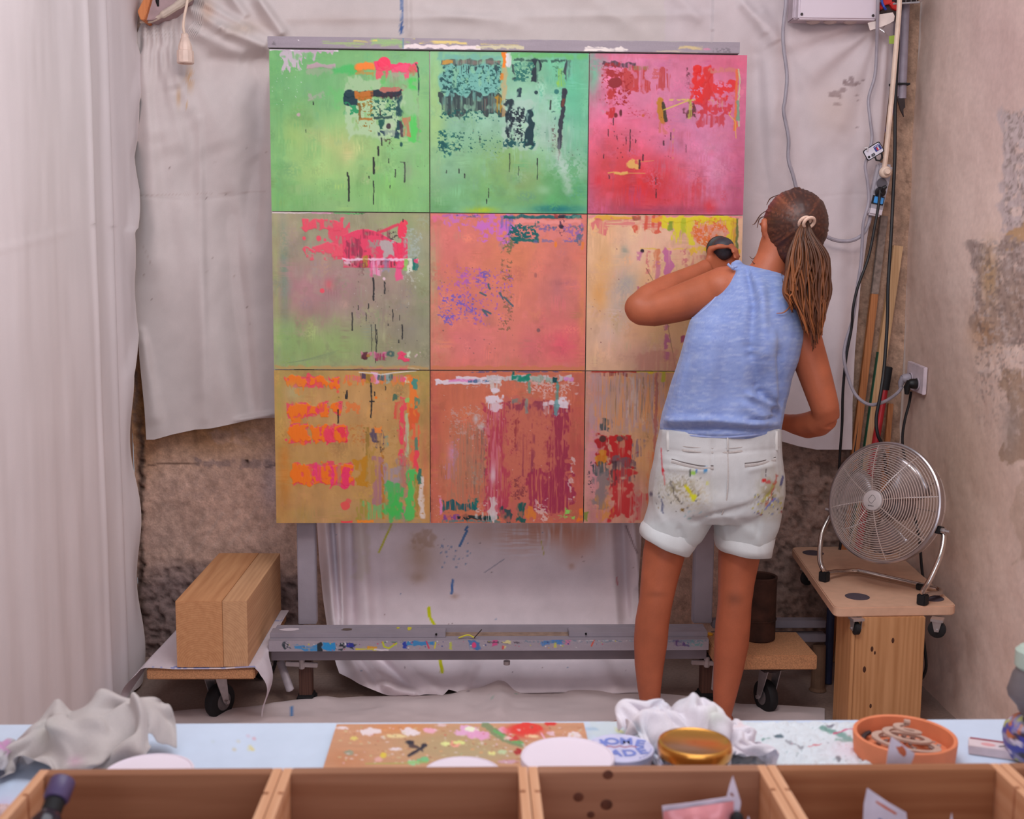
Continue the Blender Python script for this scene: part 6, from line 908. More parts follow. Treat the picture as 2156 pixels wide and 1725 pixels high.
def small_caster(u, v, rot, r=.026):
    q = onZ(u, v, zpt); x, y = q.x, q.y; R = Matrix.Rotation(rot, 3, 'Z'); fw = R @ Vector((0, -1, 0)); ax = R @ Vector((1, 0, 0)); wc = Vector((x, y, zpt-.034)); Rw = Matrix((fw, Vector((0, 0, 1)), ax)).transposed()
    mb = MB(); mb.box(-.018, .018, -.018, .018, zpt-.008, zpt-.0005, R, (x, y, 0)); pl = mb.build('caster_plate', msteel, fd, local=LF)
    mb = MB(); mb.lathe([(.004, -.010), (r*.8, -.009), (r, -.006), (r, .006), (r*.8, .009), (.004, .010)], 28, wc, Rw); mb.build('wheel', mblk, pl, True, local=LF)
    for s in (-1, 1): a = Vector((x, y, zpt-.008))+ax*.012*s; b = wc+ax*.012*s; mb = MB(); mb.plate([a+fw*.014, a-fw*.014, b-fw*.006-Vector((0, 0, .006)), b+fw*.006-Vector((0, 0, .006))], ax*.002*s); mb.build('fork_arm', msteel, pl, local=LF); mb = MB(); mb.tube([b+ax*.002*s, b+ax*.006*s], .004, 6); mb.build('axle_nut', msteel, pl, local=LF)
small_caster(1700, 1197, radians(-65)); small_caster(1803, 1300, radians(8), .02); small_caster(1974, 1302, radians(60))
# fan
FY = 3.50; FC = onY(1858, 1058, FY); yw = radians(50); ti = radians(13)
fn_ = Vector((-sin(yw)*cos(ti), -cos(yw)*cos(ti), sin(ti))); fs = Vector((cos(yw), -sin(yw), 0)); fu = fs.cross(fn_)*-1
if fu.z < 0: fu = -fu
fa = thing('floor_fan', 'round chrome floor fan with wire grille standing on the mdf dolly', 'fan', (FC.x, FC.y, zf+.002)); LFN = fa.location; RF = .186
def fp(a, r, z): return FC+fs*(r*cos(a))+fu*(r*sin(a))+fn_*z
def dome(r): return .062*(1-(r/RF)**2.4)
def ringm(r, z, wr, n=64, k=6):
    mb = MB(); mb.tube([fp(2*pi*i/n, r, z) for i in range(n)], wr, k, closed=True); return mb
gr = MB(); gr.tube([fp(2*pi*i/72, RF+.002, -.004) for i in range(72)], .0062, 8, closed=True); g1 = gr.build('front_grille', M('brushed_steel', (186, 176, 176), .3, .9, (30, .05)), fa, True, local=LFN)
mwire = M('chrome_wire', (226, 214, 208), .3, .75, (20, .03))
for i in range(22): r = .036+(RF-.040)*i/21; ringm(r, dome(r), .0017).build('grille_ring', mwire, g1, True, local=LFN)
for i in range(8):
    a = 2*pi*i/8+.25; mb = MB(); mb.tube([fp(a, .03+(RF-.03)*t/9, dome(.03+(RF-.03)*t/9)-.0018) for t in range(10)], .0018, 6); mb.build('spoke', mwire, g1, True, local=LFN)
Rf = Matrix((fs, fu, fn_)).transposed()
mb = MB(); mb.lathe([(.002, .066), (.026, .066), (.031, .0645), (.033, .060), (.033, .055), (.01, .054)], 36, FC, Rf); bd = mb.build('hub_badge', M('badge_silver', (200, 190, 188), .4, .25), fa, True, local=LFN)
mb = MB(); mb.tube([FC+fs*(.011*sin(t*.35)*(1+.25*sin(t*.35*2)))+fu*(.004+.012*cos(t*.35)*(.8+.3*cos(t*.7)))+fn_*.0664 for t in range(18)], .0006, 5, closed=True); mb.build('emblem', M('badge_print', (96, 88, 88), .5), bd, True, local=LFN)
mb = MB(); 
for k in range(4): mb.box(-.0018, .0018, -.0013, .0013, -.0003, .0005, Rf, FC+fs*(-.0075+.005*k)+fu*-.017+fn_*.0664)
mb.build('badge_lettering', MATS['badge_print'], bd, local=LFN)['kind'] = 'stuff'
mb = MB(); mb.lathe([(RF+.001, -.002), (RF+.004, -.006), (RF+.004, -.03), (RF, -.034), (RF-.002, -.03), (RF-.002, -.004)], 64, FC, Rf, cap=False); mb.build('rim_band', M('brushed_steel', (186, 176, 176)), fa, True, local=LFN)
mb = MB(); rgd = MB()
bk = ringm(RF-.004, -.045, .0025).build('rear_grille', mwire, fa, True, local=LFN)
for i in range(15): r = .05+(RF-.055)*i/14; ringm(r, -.05-.055*(1-(r/RF)**2.6), .0012).build('grille_ring', mwire, bk, True, local=LFN)
for i in range(10):
    a = 2*pi*i/10; mb = MB(); mb.tube([fp(a, .04+(RF-.042)*t/8, -.049-.055*(1-((.04+(RF-.042)*t/8)/RF)**2.6)) for t in range(9)]+[fp(a, RF, -.03)], .0016, 6); mb.build('spoke', mwire, bk, True, local=LFN)
mb = MB(); mb.lathe([(.004, -.03), (.042, -.034), (.05, -.05), (.052, -.11), (.045, -.13), (.004, -.134)], 32, FC, Rf); mb.build('motor', M('motor_silver', (150, 140, 142), .4, .6), fa, True, local=LFN)
mb = MB(); mb.lathe([(.004, .02), (.022, .018), (.026, .0), (.026, -.026), (.004, -.028)], 24, FC, Rf); mb.build('blade_hub', M('motor_silver', (150, 140, 142)), fa, True, local=LFN)
for k in range(3):
    VV = []; a0 = 2*pi*k/3+.6
    for i in range(9):
        r = .022+(.155-.022)*i/8; wd = .30+.42*sin(min(1, i/7)*pi*.62)
        for j in range(7):
            t = (j/6-.5); a = a0+t*wd*1.5+.25*(i/8); VV.append(fp(a, r, -.002+t*.042+.004*sin(j)))
    o = mesh('blade', VV, quads(9, 7), M('blade_aluminium', (196, 186, 186), .28, .85), fa, True, None, LFN); sm = o.modifiers.new('t', 'SOLIDIFY'); sm.thickness = .0016
# stand
zb_ = zf+.014; nh = Vector((fn_.x, fn_.y, 0)).normalized()
def sp(s, f_, z): return Vector((FC.x, FC.y, 0))+fs*s+nh*f_+Vector((0, 0, z))
half = lambda sg: [sp(sg*.188, -.03, FC.z-.060), sp(sg*.200, -.018, FC.z-.085), sp(sg*.206, .012, FC.z-.135), sp(sg*.192, .042, zf+.080), sp(sg*.176, .048, zf+.045), sp(sg*.172, .030, zf+.028), sp(sg*.17, -.02, zb_+.008), sp(sg*.168, -.07, zb_), sp(sg*.15, -.105, zb_), sp(sg*.11, -.115, zb_)]
pts = half(-1)+half(1)[::-1]; mb = MB(); mb.tube(catmull(pts, 6), .0085, 12); mb.build('stand', mchrome, fa, True, local=LFN)
for sg, f_ in ((-1, .040), (1, .040), (.5, -.112)):
    q = sp(sg*.173, f_, 0); mb = MB(); mb.box(-.014, .014, -.014, .014, zf+.0006, zf+(.034 if abs(sg) == 1 else .020), Matrix.Rotation(-yw, 3, 'Z'), (q.x, q.y, 0)); mb.build('rubber_foot', mblk, fa, bev=.003, local=LFN)
for sg in (-1, 1):
    c = FC+fs*(sg*(RF-.004))+Vector((0, 0, -.060))-nh*.02; mb = MB(); mb.box(-.008, .008, -.012, .012, -.02, .02, Rf, c); pv = mb.build('pivot_block', mblk, fa, bev=.002, local=LFN)
    mb = MB(); mb.tube([c+fs*sg*.004, c+fs*sg*.022], .009, 8); mb.tube([c+fs*sg*.020, c+fs*sg*.034], .005, 8); mb.build('pivot_knob', msteel, pv, True, local=LFN)
# ------------------------------------------------------------------ corner: battens, handle
def stick(name, label, cat, u0, v0, Y0, u1, v1, Y1, wpx, dep, mat, ext=0, tone=None, parts=None):
    a = onY(u0, v0, Y0); b = onY(u1, v1, Y1); d = (b-a).normalized(); k = a.z/(a.z-b.z); b = a+(b-a)*min(k*.999, 3) if ext else b
    t = thing(name, label, cat, b); wd = wpx/F*Y0; sx = Vector((1, 0, 0)); sx = (sx-d*sx.dot(d)).normalized(); sy = d.cross(sx); pr = []
    for (t0, t1, mt, nm) in (parts or [(0, 1, mat, 'shaft')]):
        p0 = a.lerp(b, t0); p1 = a.lerp(b, t1); mb = MB(); mb.plate([p0-sx*wd/2-sy*dep/2, p0+sx*wd/2-sy*dep/2, p1+sx*wd/2-sy*dep/2, p1-sx*wd/2-sy*dep/2], sy*dep); mb.build(nm, mt, t, bev=.001, local=b)
    return t, a, b, sx, sy
stick('wooden_batten', 'thin brown batten with its top half caked in grey plaster, leaning in the right corner', 'batten', 1861, 455, 4.072, 1800, 950, 4.05, 15, .018, None, 1, None, [(0, .17, M('cement_coated', (140, 122, 112), .9, 0, (60, .3), (80, .5)), 'plastered_end'), (.17, 1, WOOD('batten_wood', (158, 96, 56), (190, 124, 78), 2), 'shaft')])
tt, a, b, sx, sy = stick('wooden_batten', 'pale wide batten with a green painted edge, leaning against the right wall corner', 'batten', 1890, 518, 4.072, 1828, 950, 4.045, 20, .02, WOOD('pale_batten', (186, 142, 100), (214, 172, 130), 2), 1)
d = (b-a); mb = MB(); q0 = a+d*.25-sx*.0185; q1 = b-d*.05-sx*.0185; mb.plate([q0-sy*.0101, q0+sx*.004-sy*.0101, q1+sx*.004-sy*.0101, q1-sy*.0101], sy*.02); mb.build('green_edge', M('green_edge_paint', (46, 96, 72), .6), tt, local=b)
a = onY(1834, 700, 4.06); b = onY(1798, 950, 4.045); k = a.z/(a.z-b.z); b = a+(b-a)*k*.995; o = MB().tube([a, b], .005, 8).build('black_pole', M('black_plastic', (26, 24, 28), .45)); tag(o, 'thin black pole leaning left of the brown batten in the right corner', 'pole')
a = onY(1870, 772, 4.045); b = onY(1843, 935, 4.03); k = a.z/(a.z-b.z); e = a+(b-a)*k*.995; hd = thing('paint_roller_pole', 'red pole with a black grip leaning in the corner behind the fan', 'pole', e); g = a.lerp(b, .30)
mb = MB(); mb.tube([a, a.lerp(g, .05), g], [.013, .0165, .0165], 16); mb.build('grip', mblk, hd, True, local=e); mb = MB(); mb.tube([g, e], .0135, 16); mb.build('tube', M('red_enamel', (176, 40, 46), .35, 0, (20, .15)), hd, True, local=e)
stick('wooden_batten', 'short orange-brown stick beside the red pole behind the fan', 'batten', 1875, 850, 4.06, 1868, 930, 4.05, 11, .014, WOOD('batten_wood', (158, 96, 56), (190, 124, 78), 2), 1)
# blue tube and dark pipe behind the low dolly
q = onZ(1742, 1440, 0); o = MB().tube([(q.x, 3.80, .002), (q.x+.02, 3.86, .36)], .014, 14).build('blue_tube', M('navy_plastic', (36, 44, 76), .5)); tag(o, 'dark blue tube standing on the floor left of the pine post', 'tube')
q = onZ(1722, 1440, 0); o = MB().tube([(q.x-.02, 3.74, .002), (q.x-.02, 3.74, .012), (q.x-.02, 3.74, .16)], [.03, .024, .022], 16).build('brown_post', M('brown_cardboard', (120, 90, 70), .8)); tag(o, 'short brown cardboard tube on the floor behind the low dolly', 'tube')
# ------------------------------------------------------------------ cables and electrics
def cable(name, label, pts, r, mat, k=8):
    P = []
    for q in pts: P.append(q if isinstance(q, Vector) else onY(*q))
    o = MB().tube(catmull(P, k), r, 8).build(name, mat, None, True); tag(o, label, 'cable', 'cables in the right corner'); return o
mgc = M('grey_cable', (158, 148, 156), .5); mbc = M('black_cable', (24, 20, 22), .45); mcc = M('cream_cable', (224, 196, 176), .5)
cable('power_cable', 'grey cable hanging down behind the woman\'s head and across to the power strip', [(1652, -50, 3.93), (1655, 0, 3.93), (1649, 60, 3.93), (1650, 100, 3.93), (1657, 160, 3.93), (1653, 210, 3.93), (1650, 235, 3.93), (1660, 290, 3.93), (1660, 335, 3.93), (1670, 370, 3.93), (1680, 410, 3.93), (1692, 450, 3.94), (1712, 480, 3.94), (1740, 498, 3.94), (1765, 507, 3.94), (1795, 506, 3.94), (1818, 492, 3.94), (1829, 470, 3.94), (1832, 456, 3.95)], .0065, mgc)
cable('power_cable', 'grey cable running past the tag down to the grey wall plug', [(1849, -50, 3.87), (1848, 10, 3.87), (1846, 100, 3.93), (1842, 160, 3.94), (1829, 208, 3.94), (1832, 250, 3.93), (1836, 290, 3.93), (1829, 325, 3.92), (1822, 350, 3.92), (1827, 385, 3.92), (1829, 425, 3.92), (1818, 470, 3.92), (1815, 520, 3.93), (1812, 560, 3.93), (1804, 610, 3.93), (1796, 670, 3.92), (1781, 720, 3.92), (1777, 755, 3.91), (1786, 795, 3.90), (1802, 832, 3.88), (1830, 852, 3.86), (1862, 846, 3.90), (1888, 829, 3.96), (1899, 815, 3.99)], .006, mgc)
cable('power_cable', 'thick cream cable coming straight down to the cream plug', [(1896, -50, 3.86), (1893, 20, 3.86), (1890, 60, 3.87), (1885, 120, 3.88), (1878, 200, 3.89), (1872, 260, 3.90), (1866, 320, 3.91), (1862, 352, 3.92)], .0085, mcc)
cable('power_cable', 'long black cable hanging in the corner in front of the grey conduits', [(1887, 30, 3.93), (1891, 80, 3.93), (1888, 150, 3.93), (1885, 220, 3.93), (1884, 330, 3.93), (1880, 420, 3.93), (1876, 500, 3.92), (1870, 600, 3.91), (1868, 680, 3.90), (1862, 770, 3.88), (1854, 830, 3.86), (1845, 880, 3.85), (1848, 915, 3.84), (1860, 945, 3.84), (1866, 1000, 3.86)], .0062, mbc)
cable('power_cable', 'thin black cable from the power strip hanging along the right edge of the sheet', [(1853, 400, 3.90), (1850, 430, 3.90), (1843, 470, 3.90), (1829, 540, 3.90), (1806, 605, 3.90), (1796, 650, 3.90), (1793, 690, 3.91), (1782, 750, 3.91), (1775, 820, 3.92), (1773, 890, 3.93), (1769, 950, 3.94), (1766, 1010, 3.95), (1764, 1080, 3.97)], .005, mbc)
cable('power_cable', 'black fan cable dropping from the wall socket behind the fan and post', [(1918, 826, 3.97), (1914, 850, 3.94), (1905, 885, 3.92), (1900, 925, 3.88), (1905, 970, 3.84), (1925, 1080, 3.78), (1936, 1140, 3.72), (1940, 1190, 3.70), (1946, 1250, 3.68), (1940, 1310, 3.66), (1946, 1360, 3.64), (1950, 1400, 3.62), (1944, 1424, 3.60), (1930, 1440, 3.58)], .0048, mbc)
# power strip
A = onY(1859, 346, 3.955); B = onY(1834, 456, 3.955); ax = (B-A).normalized(); sx = Vector((1, 0, 0)); sx = (sx-ax*sx.dot(ax)).normalized(); sy = Vector((0, -1, 0)); ps = thing('power_strip', 'grey three-way power strip hanging vertically with a lit switch', 'power strip', B); LPS = ps.location
Rp = Matrix((sx, sy, ax)).transposed(); Lps = (B-A).length
mb = MB(); mb.box(-.027, .027, 0, .032, 0, Lps, Rp, A, bev=.008); mb.build('housing', M('strip_grey', (168, 160, 166), .45), ps, local=LPS)
mb = MB(); mb.box(-.025, .025, .0, .034, Lps*.83, Lps*.99, Rp, A, bev=.006); mb.build('end_cap', M('strip_white', (222, 210, 216), .4), ps, local=LPS)
Rl = Matrix((sx, ax, sy)).transposed()
for k, t in enumerate((.17, .38, .55)):
    c = A+ax*(t*Lps)+sy*.0322; mb = MB(); mb.lathe([(.0205, .0006), (.0205, -.002), (.018, -.002), (.018, .0006)], 28, c, Rl, cap=False); so_ = mb.build('socket_ring', M('ring_grey', (150, 142, 148), .5), ps, True, local=LPS)
    mb = MB(); mb.lathe([(.001, .0002), (.0185, .0004)], 24, c, Rl); mb.build('socket_well', M('socket_dark', (84, 78, 84), .6), so_, True, local=LPS)
c = A+ax*(.70*Lps)+sy*.033; mb = MB(); mb.box(-.020, .020, -.014, .014, -.002, .003, Rl, c); sw = mb.build('switch_frame', mblk, ps, local=LPS); mb = MB(); mb.box(-.015, .017, -.011, .011, .002, .006, Rl, c); r_ = mb.build('rocker', M('blue_rocker', (62, 130, 190), .35, emit=.25), sw, bev=.001, local=LPS)
mb = MB(); mb.tube([c+sx*(.003*cos(t)+.002)+ax*(.005*sin(t))+sy*.0065 for t in [k*pi/6 for k in range(12)]], .0008, 5, closed=True); mb.box(.0015, .0025, -.003, .003, .0061, .0068, Rl, c); mb.build('switch_symbol', M('red_glow', (240, 70, 90), .4, emit=.6), sw, local=LPS)
c = A+ax*(.17*Lps)+sy*.033; pg = MB(); pg.lathe([(.019, .0012), (.020, .006), (.020, .016), (.016, .022), (.012, .024), (.012, .03), (.008, .036)], 28, c, Rl); o = pg.build('cream_plug', mcc, None, True); tag(o, 'round cream plug in the top socket of the power strip', 'plug')
c = A+ax*(.55*Lps)+sy*.033; pg = MB(); pg.lathe([(.0165, .0012), (.0165, .014), (.012, .024), (.006, .028)], 24, c, Rl); pg.tube([c+sy*.020, c+sy*.034-ax*.014, c+sy*.036-ax*.02+sx*.006], [.009, .008, .005], 10); o = pg.build('black_plug', mbc, None, True); tag(o, 'black angled plug in the lower socket of the power strip', 'plug')
# swing tag
c = onY(1841, 318, 3.90); tg = thing('price_tag', 'black-edged white cable tag with a blue and red print hanging by the power strip', 'tag', c); an = radians(32); tx_ = Vector((cos(an), 0, sin(an))); ty_ = Vector((-sin(an), 0, cos(an))); tn = Vector((0, -1, 0)); Rt = Matrix((tx_, ty_, tn)).transposed()
mb = MB(); mb.prism([(p_.x, p_.y) for p_ in rounded([Vector((-.036, -.019, 0)), Vector((.030, -.019, 0)), Vector((.030, .021, 0)), Vector((-.036, .021, 0))], .008)], 0, .0012); 
def tl(mb_): mb_.V = [tuple(Rt @ Vector(v)+c) for v in mb_.V]; return mb_
tl(mb).build('card', mblk, tg, local=c); mb = MB(); mb.prism([(p_.x, p_.y) for p_ in rounded([Vector((-.033, -.016, 0)), Vector((.027, -.016, 0)), Vector((.027, .018, 0)), Vector((-.033, .018, 0))], .007)], .0012, .0016); tl(mb).build('label', M('tag_white', (212, 206, 216), .5), tg, local=c)
mb = MB(); mb.box(.002, .026, -.006, .014, .0016, .002); tl(mb).build('blue_print', M('tag_blue', (50, 64, 130), .5), tg, local=c); mb = MB(); mb.box(.009, .014, -.004, .006, .002, .0023); tl(mb).build('red_print', M('tag_red', (200, 50, 66), .5), tg, local=c); mb = MB(); mb.box(.014, .018, -.004, .008, .002, .0023); mb.box(.004, .024, .010, .0115, .002, .0023); tl(mb).build('white_print', MATS['tag_white'], tg, local=c)
mb = MB()
for k in range(7): mb.box(-.018+k*.0021, -.0168+k*.0021+(k % 3)*.0004, -.014, -.004, .0016, .0019)
tl(mb).build('barcode', mblk, tg, local=c)['kind'] = 'stuff'
mb = MB(); mb.lathe([(.0045, .0016), (.0045, .0019)], 18, (-.026, -.008, 0)); tl(mb).build('round_mark', mblk, tg, local=c)
mb = MB(); mb.tube([(-.008, -.019, .0006), (-.010, -.030, .0006), (.000, -.038, .0006), (.012, -.034, .0006), (.016, -.022, .0006), (.016, -.019, .0006)], .0032, 8); tl(mb).build('hanger', mblk, tg, True, local=c)
mb = MB(); mb.tube([(-.022, .012, .003), (-.016, .022, .006), (-.026, .026, .004)], .003, 8); tl(mb).build('cable_tie', M('tie_white', (214, 206, 206), .4), tg, True, local=c)
# wall socket
P4 = [onX(1911, 760, XR-.012), onX(1946, 774, XR-.012), onX(1942, 832, XR-.012), onX(1907, 817, XR-.012)]; ctr = sum(P4, Vector())/4
ws = thing('wall_socket', 'white double wall socket on the right wall above the fan', 'socket', ctr); mb = MB(); mb.plate(P4, (.013, 0, 0)); mb.build('plate', M('socket_white', (214, 196, 202), .4), ws, bev=.002, local=ctr)
RYx = Matrix(((0, 0, -1), (1, 0, 0), (0, -1, 0))).inverted() if False else Matrix.Rotation(radians(-90), 3, 'Y')
S1 = ctr+Vector((-.002, .034, -.006)); S2 = ctr+Vector((-.002, -.030, -.018))
for q in (S1, S2): mb = MB(); mb.lathe([(.0215, -.0005), (.0225, .003), (.0195, .0035), (.019, .0005)], 28, q, RYx); mb.build('outlet_ring', M('outlet_white', (196, 180, 188), .4), ws, True, local=ctr)
mb = MB(); mb.lathe([(.0175, .0045), (.018, .014), (.016, .026), (.012, .032)], 20, S1, RYx); mb.tube([S1+Vector((-.024, 0, .004)), S1+Vector((-.032, .004, -.016)), S1+Vector((-.034, .004, -.034))], [.013, .011, .006], 12); o = mb.build('grey_plug', mgc, None, True); tag(o, 'grey angled plug in the left outlet of the wall socket', 'plug')
mb = MB(); mb.lathe([(.0175, .0045), (.018, .014), (.016, .026), (.012, .032)], 20, S2, RYx); mb.tube([S2+Vector((-.024, 0, .006)), S2+Vector((-.034, .004, -.014)), S2+Vector((-.034, .004, -.038))], [.014, .012, .007], 12); o = mb.build('black_plug', mbc, None, True); tag(o, 'black angled plug in the right outlet of the wall socket', 'plug')
# junction box and things at the top
JB = onY(1757, 0, 3.90); jb = thing('junction_box', 'white plastic junction box fixed high on the back wall', 'box', JB); mbx = M('box_white', (214, 198, 206), .45, 0, (10, .02))
a = onY(1669, 40, 3.93); b = onY(1844, 42, 3.93); zt_ = 2.4; mb = MB(); mb.box(a.x, b.x, 3.93, 4.0, a.z, zt_); mb.build('base', M('box_grey', (190, 172, 180), .5), jb, bev=.004, local=JB)
a = onY(1681, 39, 3.90); b = onY(1846, 43, 3.90); mb = MB(); mb.box(a.x, b.x, 3.90, 3.9295, (a.z+b.z)/2, zt_); mb.build('lid', mbx, jb, bev=.005, local=JB)
for u, v in ((1688, 30), (1838, 33)): q = onY(u, v, 3.899); mb = MB(); mb.tube([q, q+Vector((0, -.0025, 0))], .0045, 12); mb.build('screw', mdks, jb, local=JB)
for u in (1712, 1748, 1790): q = onY(u, 43, 3.955); mb = MB(); mb.lathe([(.022, 0), (.022, -.006), (.016, -.010), (.003, -.0105)], 24, q); mb.build('knockout', M('grommet', (200, 178, 172), .6), jb, True, local=JB)
q = onY(1870, 8, 3.94); rc = thing('red_clamp', 'red plastic clamp at the top beside the white box', 'clamp', q); mb = MB(); mb.plate([onY(u, v, 3.93) for u, v in [(1852, 16), (1858, 2), (1866, -8), (1880, -8), (1884, 4), (1892, 12), (1890, 22), (1880, 18), (1874, 8), (1864, 10), (1858, 20)]], (0, .03, 0)); mb.build('jaw', M('red_plastic', (200, 48, 44), .4), rc, bev=.002, local=q); mb = MB(); mb.plate([onY(u, v, 3.945) for u, v in [(1853, 26), (1862, 12), (1874, 10), (1882, 18), (1888, 30), (1872, 34)]], (0, .03, 0)); mb.build('pad', M('dark_pad', (60, 46, 44), .7), rc, local=q)
o = MB().tube(catmull([onY(1854, -20, 3.925), onY(1857, 4, 3.925), onY(1861, 14, 3.92), onY(1865, 20, 3.925)]), .0042, 8).build('blue_wire', M('blue_plastic', (40, 70, 170), .4), None, True); tag(o, 'short blue wire looped over the red clamp', 'wire')
mb = MB(); mb.plate([onY(u, v, 3.905) for u, v in [(1827, 48), (1846, 44), (1852, 30), (1880, 26), (1884, 34), (1882, 44), (1872, 50), (1852, 58), (1832, 64)]], (0, .002, 0)); o = mb.build('masking_tape', M('tape_cream', (222, 204, 196), .6)); tag(o, 'torn piece of cream tape stuck below the white box', 'tape')
mb = MB(); mb.plate([onY(u, v, 3.93) for u, v in [(1872, 76), (1885, 74), (1884, 92), (1872, 92)]], (0, .0015, 0)); o = mb.build('green_tape', M('tape_green', (150, 176, 70), .6)); tag(o, 'small green tape square near the top of the cream cable', 'tape')
o = MB().tube([onY(1851, 60, 3.915), onY(1862, 68, 3.91), onY(1867, 75, 3.915), onY(1858, 62, 3.92), onY(1866, 50, 3.92)], .0022, 6).build('wire_clip', msteel); tag(o, 'small metal clip holding the sheet under the tape', 'clip')
cdn = thing('conduit', 'pair of grey plastic conduits running down the right corner', 'conduit', onY(1900, 205, 4.0)); LC = cdn.location
for i, (ua, ub, r, vb_) in enumerate(((1892, 1885, .0125, 204), (1908, 1899, .0145, 208))):
    mb = MB(); mb.tube([onY(ua+1, -60, 4.0), onY(ub, vb_, 4.0)], r, 18); mb.build('pipe', M('conduit_grey', (148, 136, 146), .45), cdn, True, local=LC)
mb = MB(); mb.box(-.032, .030, -.020, .018, -.003, .003, None, onY(1894, 178, 4.0)); mb.build('strap', mblk, cdn, local=LC)
mb = MB(); mb.plate([onY(u, v, 3.99) for u, v in [(1889, 206), (1905, 208), (1906, 226), (1902, 230), (1903, 246), (1896, 232)]], (0, .006, 0)); mb.build('end_bracket', mdks, cdn, local=LC)
sf = thing('wire_shelf', 'edge of a metal wire shelf at the top right corner', 'shelf', onY(1915, 4, 3.9)); mb = MB(); mb.tube([onY(1880, 8, 3.88), onY(1935, 5, 3.86), onY(1944, -2, 3.9), onY(1946, -40, 4.0)], .0035, 8); mb.build('edge_wire', msteel, sf, True, local=sf.location)
for k in range(4): u = 1896+k*11; mb = MB(); mb.tube([onY(u, 7, 3.88), onY(u+2, -30, 4.0)], .002, 6); mb.build('wire', msteel, sf, True, local=sf.location)
mb = MB(); mb.plate([onY(1878, 4, 3.93), onY(1935, 0, 3.93), onY(1936, -30, 3.93), onY(1878, -30, 3.93)], (0, .05, 0)); mb.build('dark_box', M('shelf_dark', (40, 30, 30), .7), sf, local=sf.location)
# hanging cord with connector, upper left
hk = thing('cord_connector', 'cream extension cord with socket connector hanging in the upper left', 'connector', onY(391, 100, 3.9)); LH = hk.location
mb = MB(); mb.tube(catmull([onY(400, -40, 3.92), onY(394, 5, 3.90), onY(388, 35, 3.90), onY(386, 55, 3.90), onY(388, 72, 3.90)]), .0045, 10); mb.build('cord', mcc, hk, True, local=LH)
T = onY(389, 70, 3.90); Bt = onY(391, 128, 3.90); ax = (Bt-T); L_ = ax.length; mb = MB(); mb.lathe([(.008, 0), (.012, -.004), (.012, -.014), (.0135, -.016), (.0215, -.038), (.023, -.045), (.023, -.055), (.0275, -.057), (.0282, -.062), (.0282, -.094), (.026, -.097), (.020, -.097), (.019, -.080), (.001, -.080)], 12, T); mb.build('socket_body', M('cream_plastic', (226, 196, 180), .45), hk, True, local=LH, sharp=25)
# ------------------------------------------------------------------ work table in the foreground
ZT = .74; ZC = .84
yt = onZ(1000, 1521, ZT).y
tb_ = thing('work_table', 'white work table tinted with pale blue daylight, covered with paint specks in the foreground', 'table', (.1, 1.1, 0)); LTb = tb_.location
n, m = 420, 130; gx, gy = np.meshgrid(np.linspace(-1.0, 1.2, n), np.linspace(.45, yt, m)); P = np.stack([gx.ravel(), gy.ravel(), np.full(gx.size, ZT)], 1); U, V = pxa(P); U = U.reshape(m, n); V = V.reshape(m, n)
p = painter(U, V, (203, 217, 236), 71); p.mott(.02, 60); p.O(530, 1577, 6, 5, (222, 206, 120), .9, .4); p.O(522, 1552, 6, 2, (220, 130, 150), .8, .5); p.O(537, 1555, 4, 2, (220, 150, 160), .8, .5); p.spots(40, 380, 1530, 690, 1610, 1.4, [(190, 170, 190), (206, 190, 150), (170, 186, 170)], .7); p.R(1235, 1522, 1420, 1560, (200, 214, 214), .7, 8, 8); p.O(1246, 1535, 14, 4, (140, 176, 206), .6, .3); p.L([(1294, 1535), (1304, 1540), (1310, 1543)], 4, (206, 196, 70), .8); p.E(1320, 1542, 14, 5, (110, 120, 110), .6); p.spots(10, 2000, 1525, 2110, 1570, 1.6, [(150, 150, 160)], .7); p.R(0, 1580, 60, 1725, (196, 206, 226), .5, 10); p.E(14, 1700, 24, 20, (214, 180, 214), .6)  # white top; the blue cast of daylight is put into its base colour
mesh('top_surface', P, quads(m, n)[:, ::-1].copy(), VM('table_enamel', .35, .45, (40, .02)), tb_, True, p.cols(), LTb)
mb = MB(); mb.box(-1.0, 1.2, .45, yt, ZT-.03, ZT-.0006); mb.build('board', M('table_side', (206, 212, 222), .5), tb_, local=LTb)
for x in (-.9, 1.1):
    for y in (.52, yt-.07): mb = MB(); mb.box(x-.025, x+.025, y-.025, y+.025, 0, ZT-.03); mb.build('leg', M('table_leg', (150, 140, 136), .6), tb_, bev=.003, local=LTb)
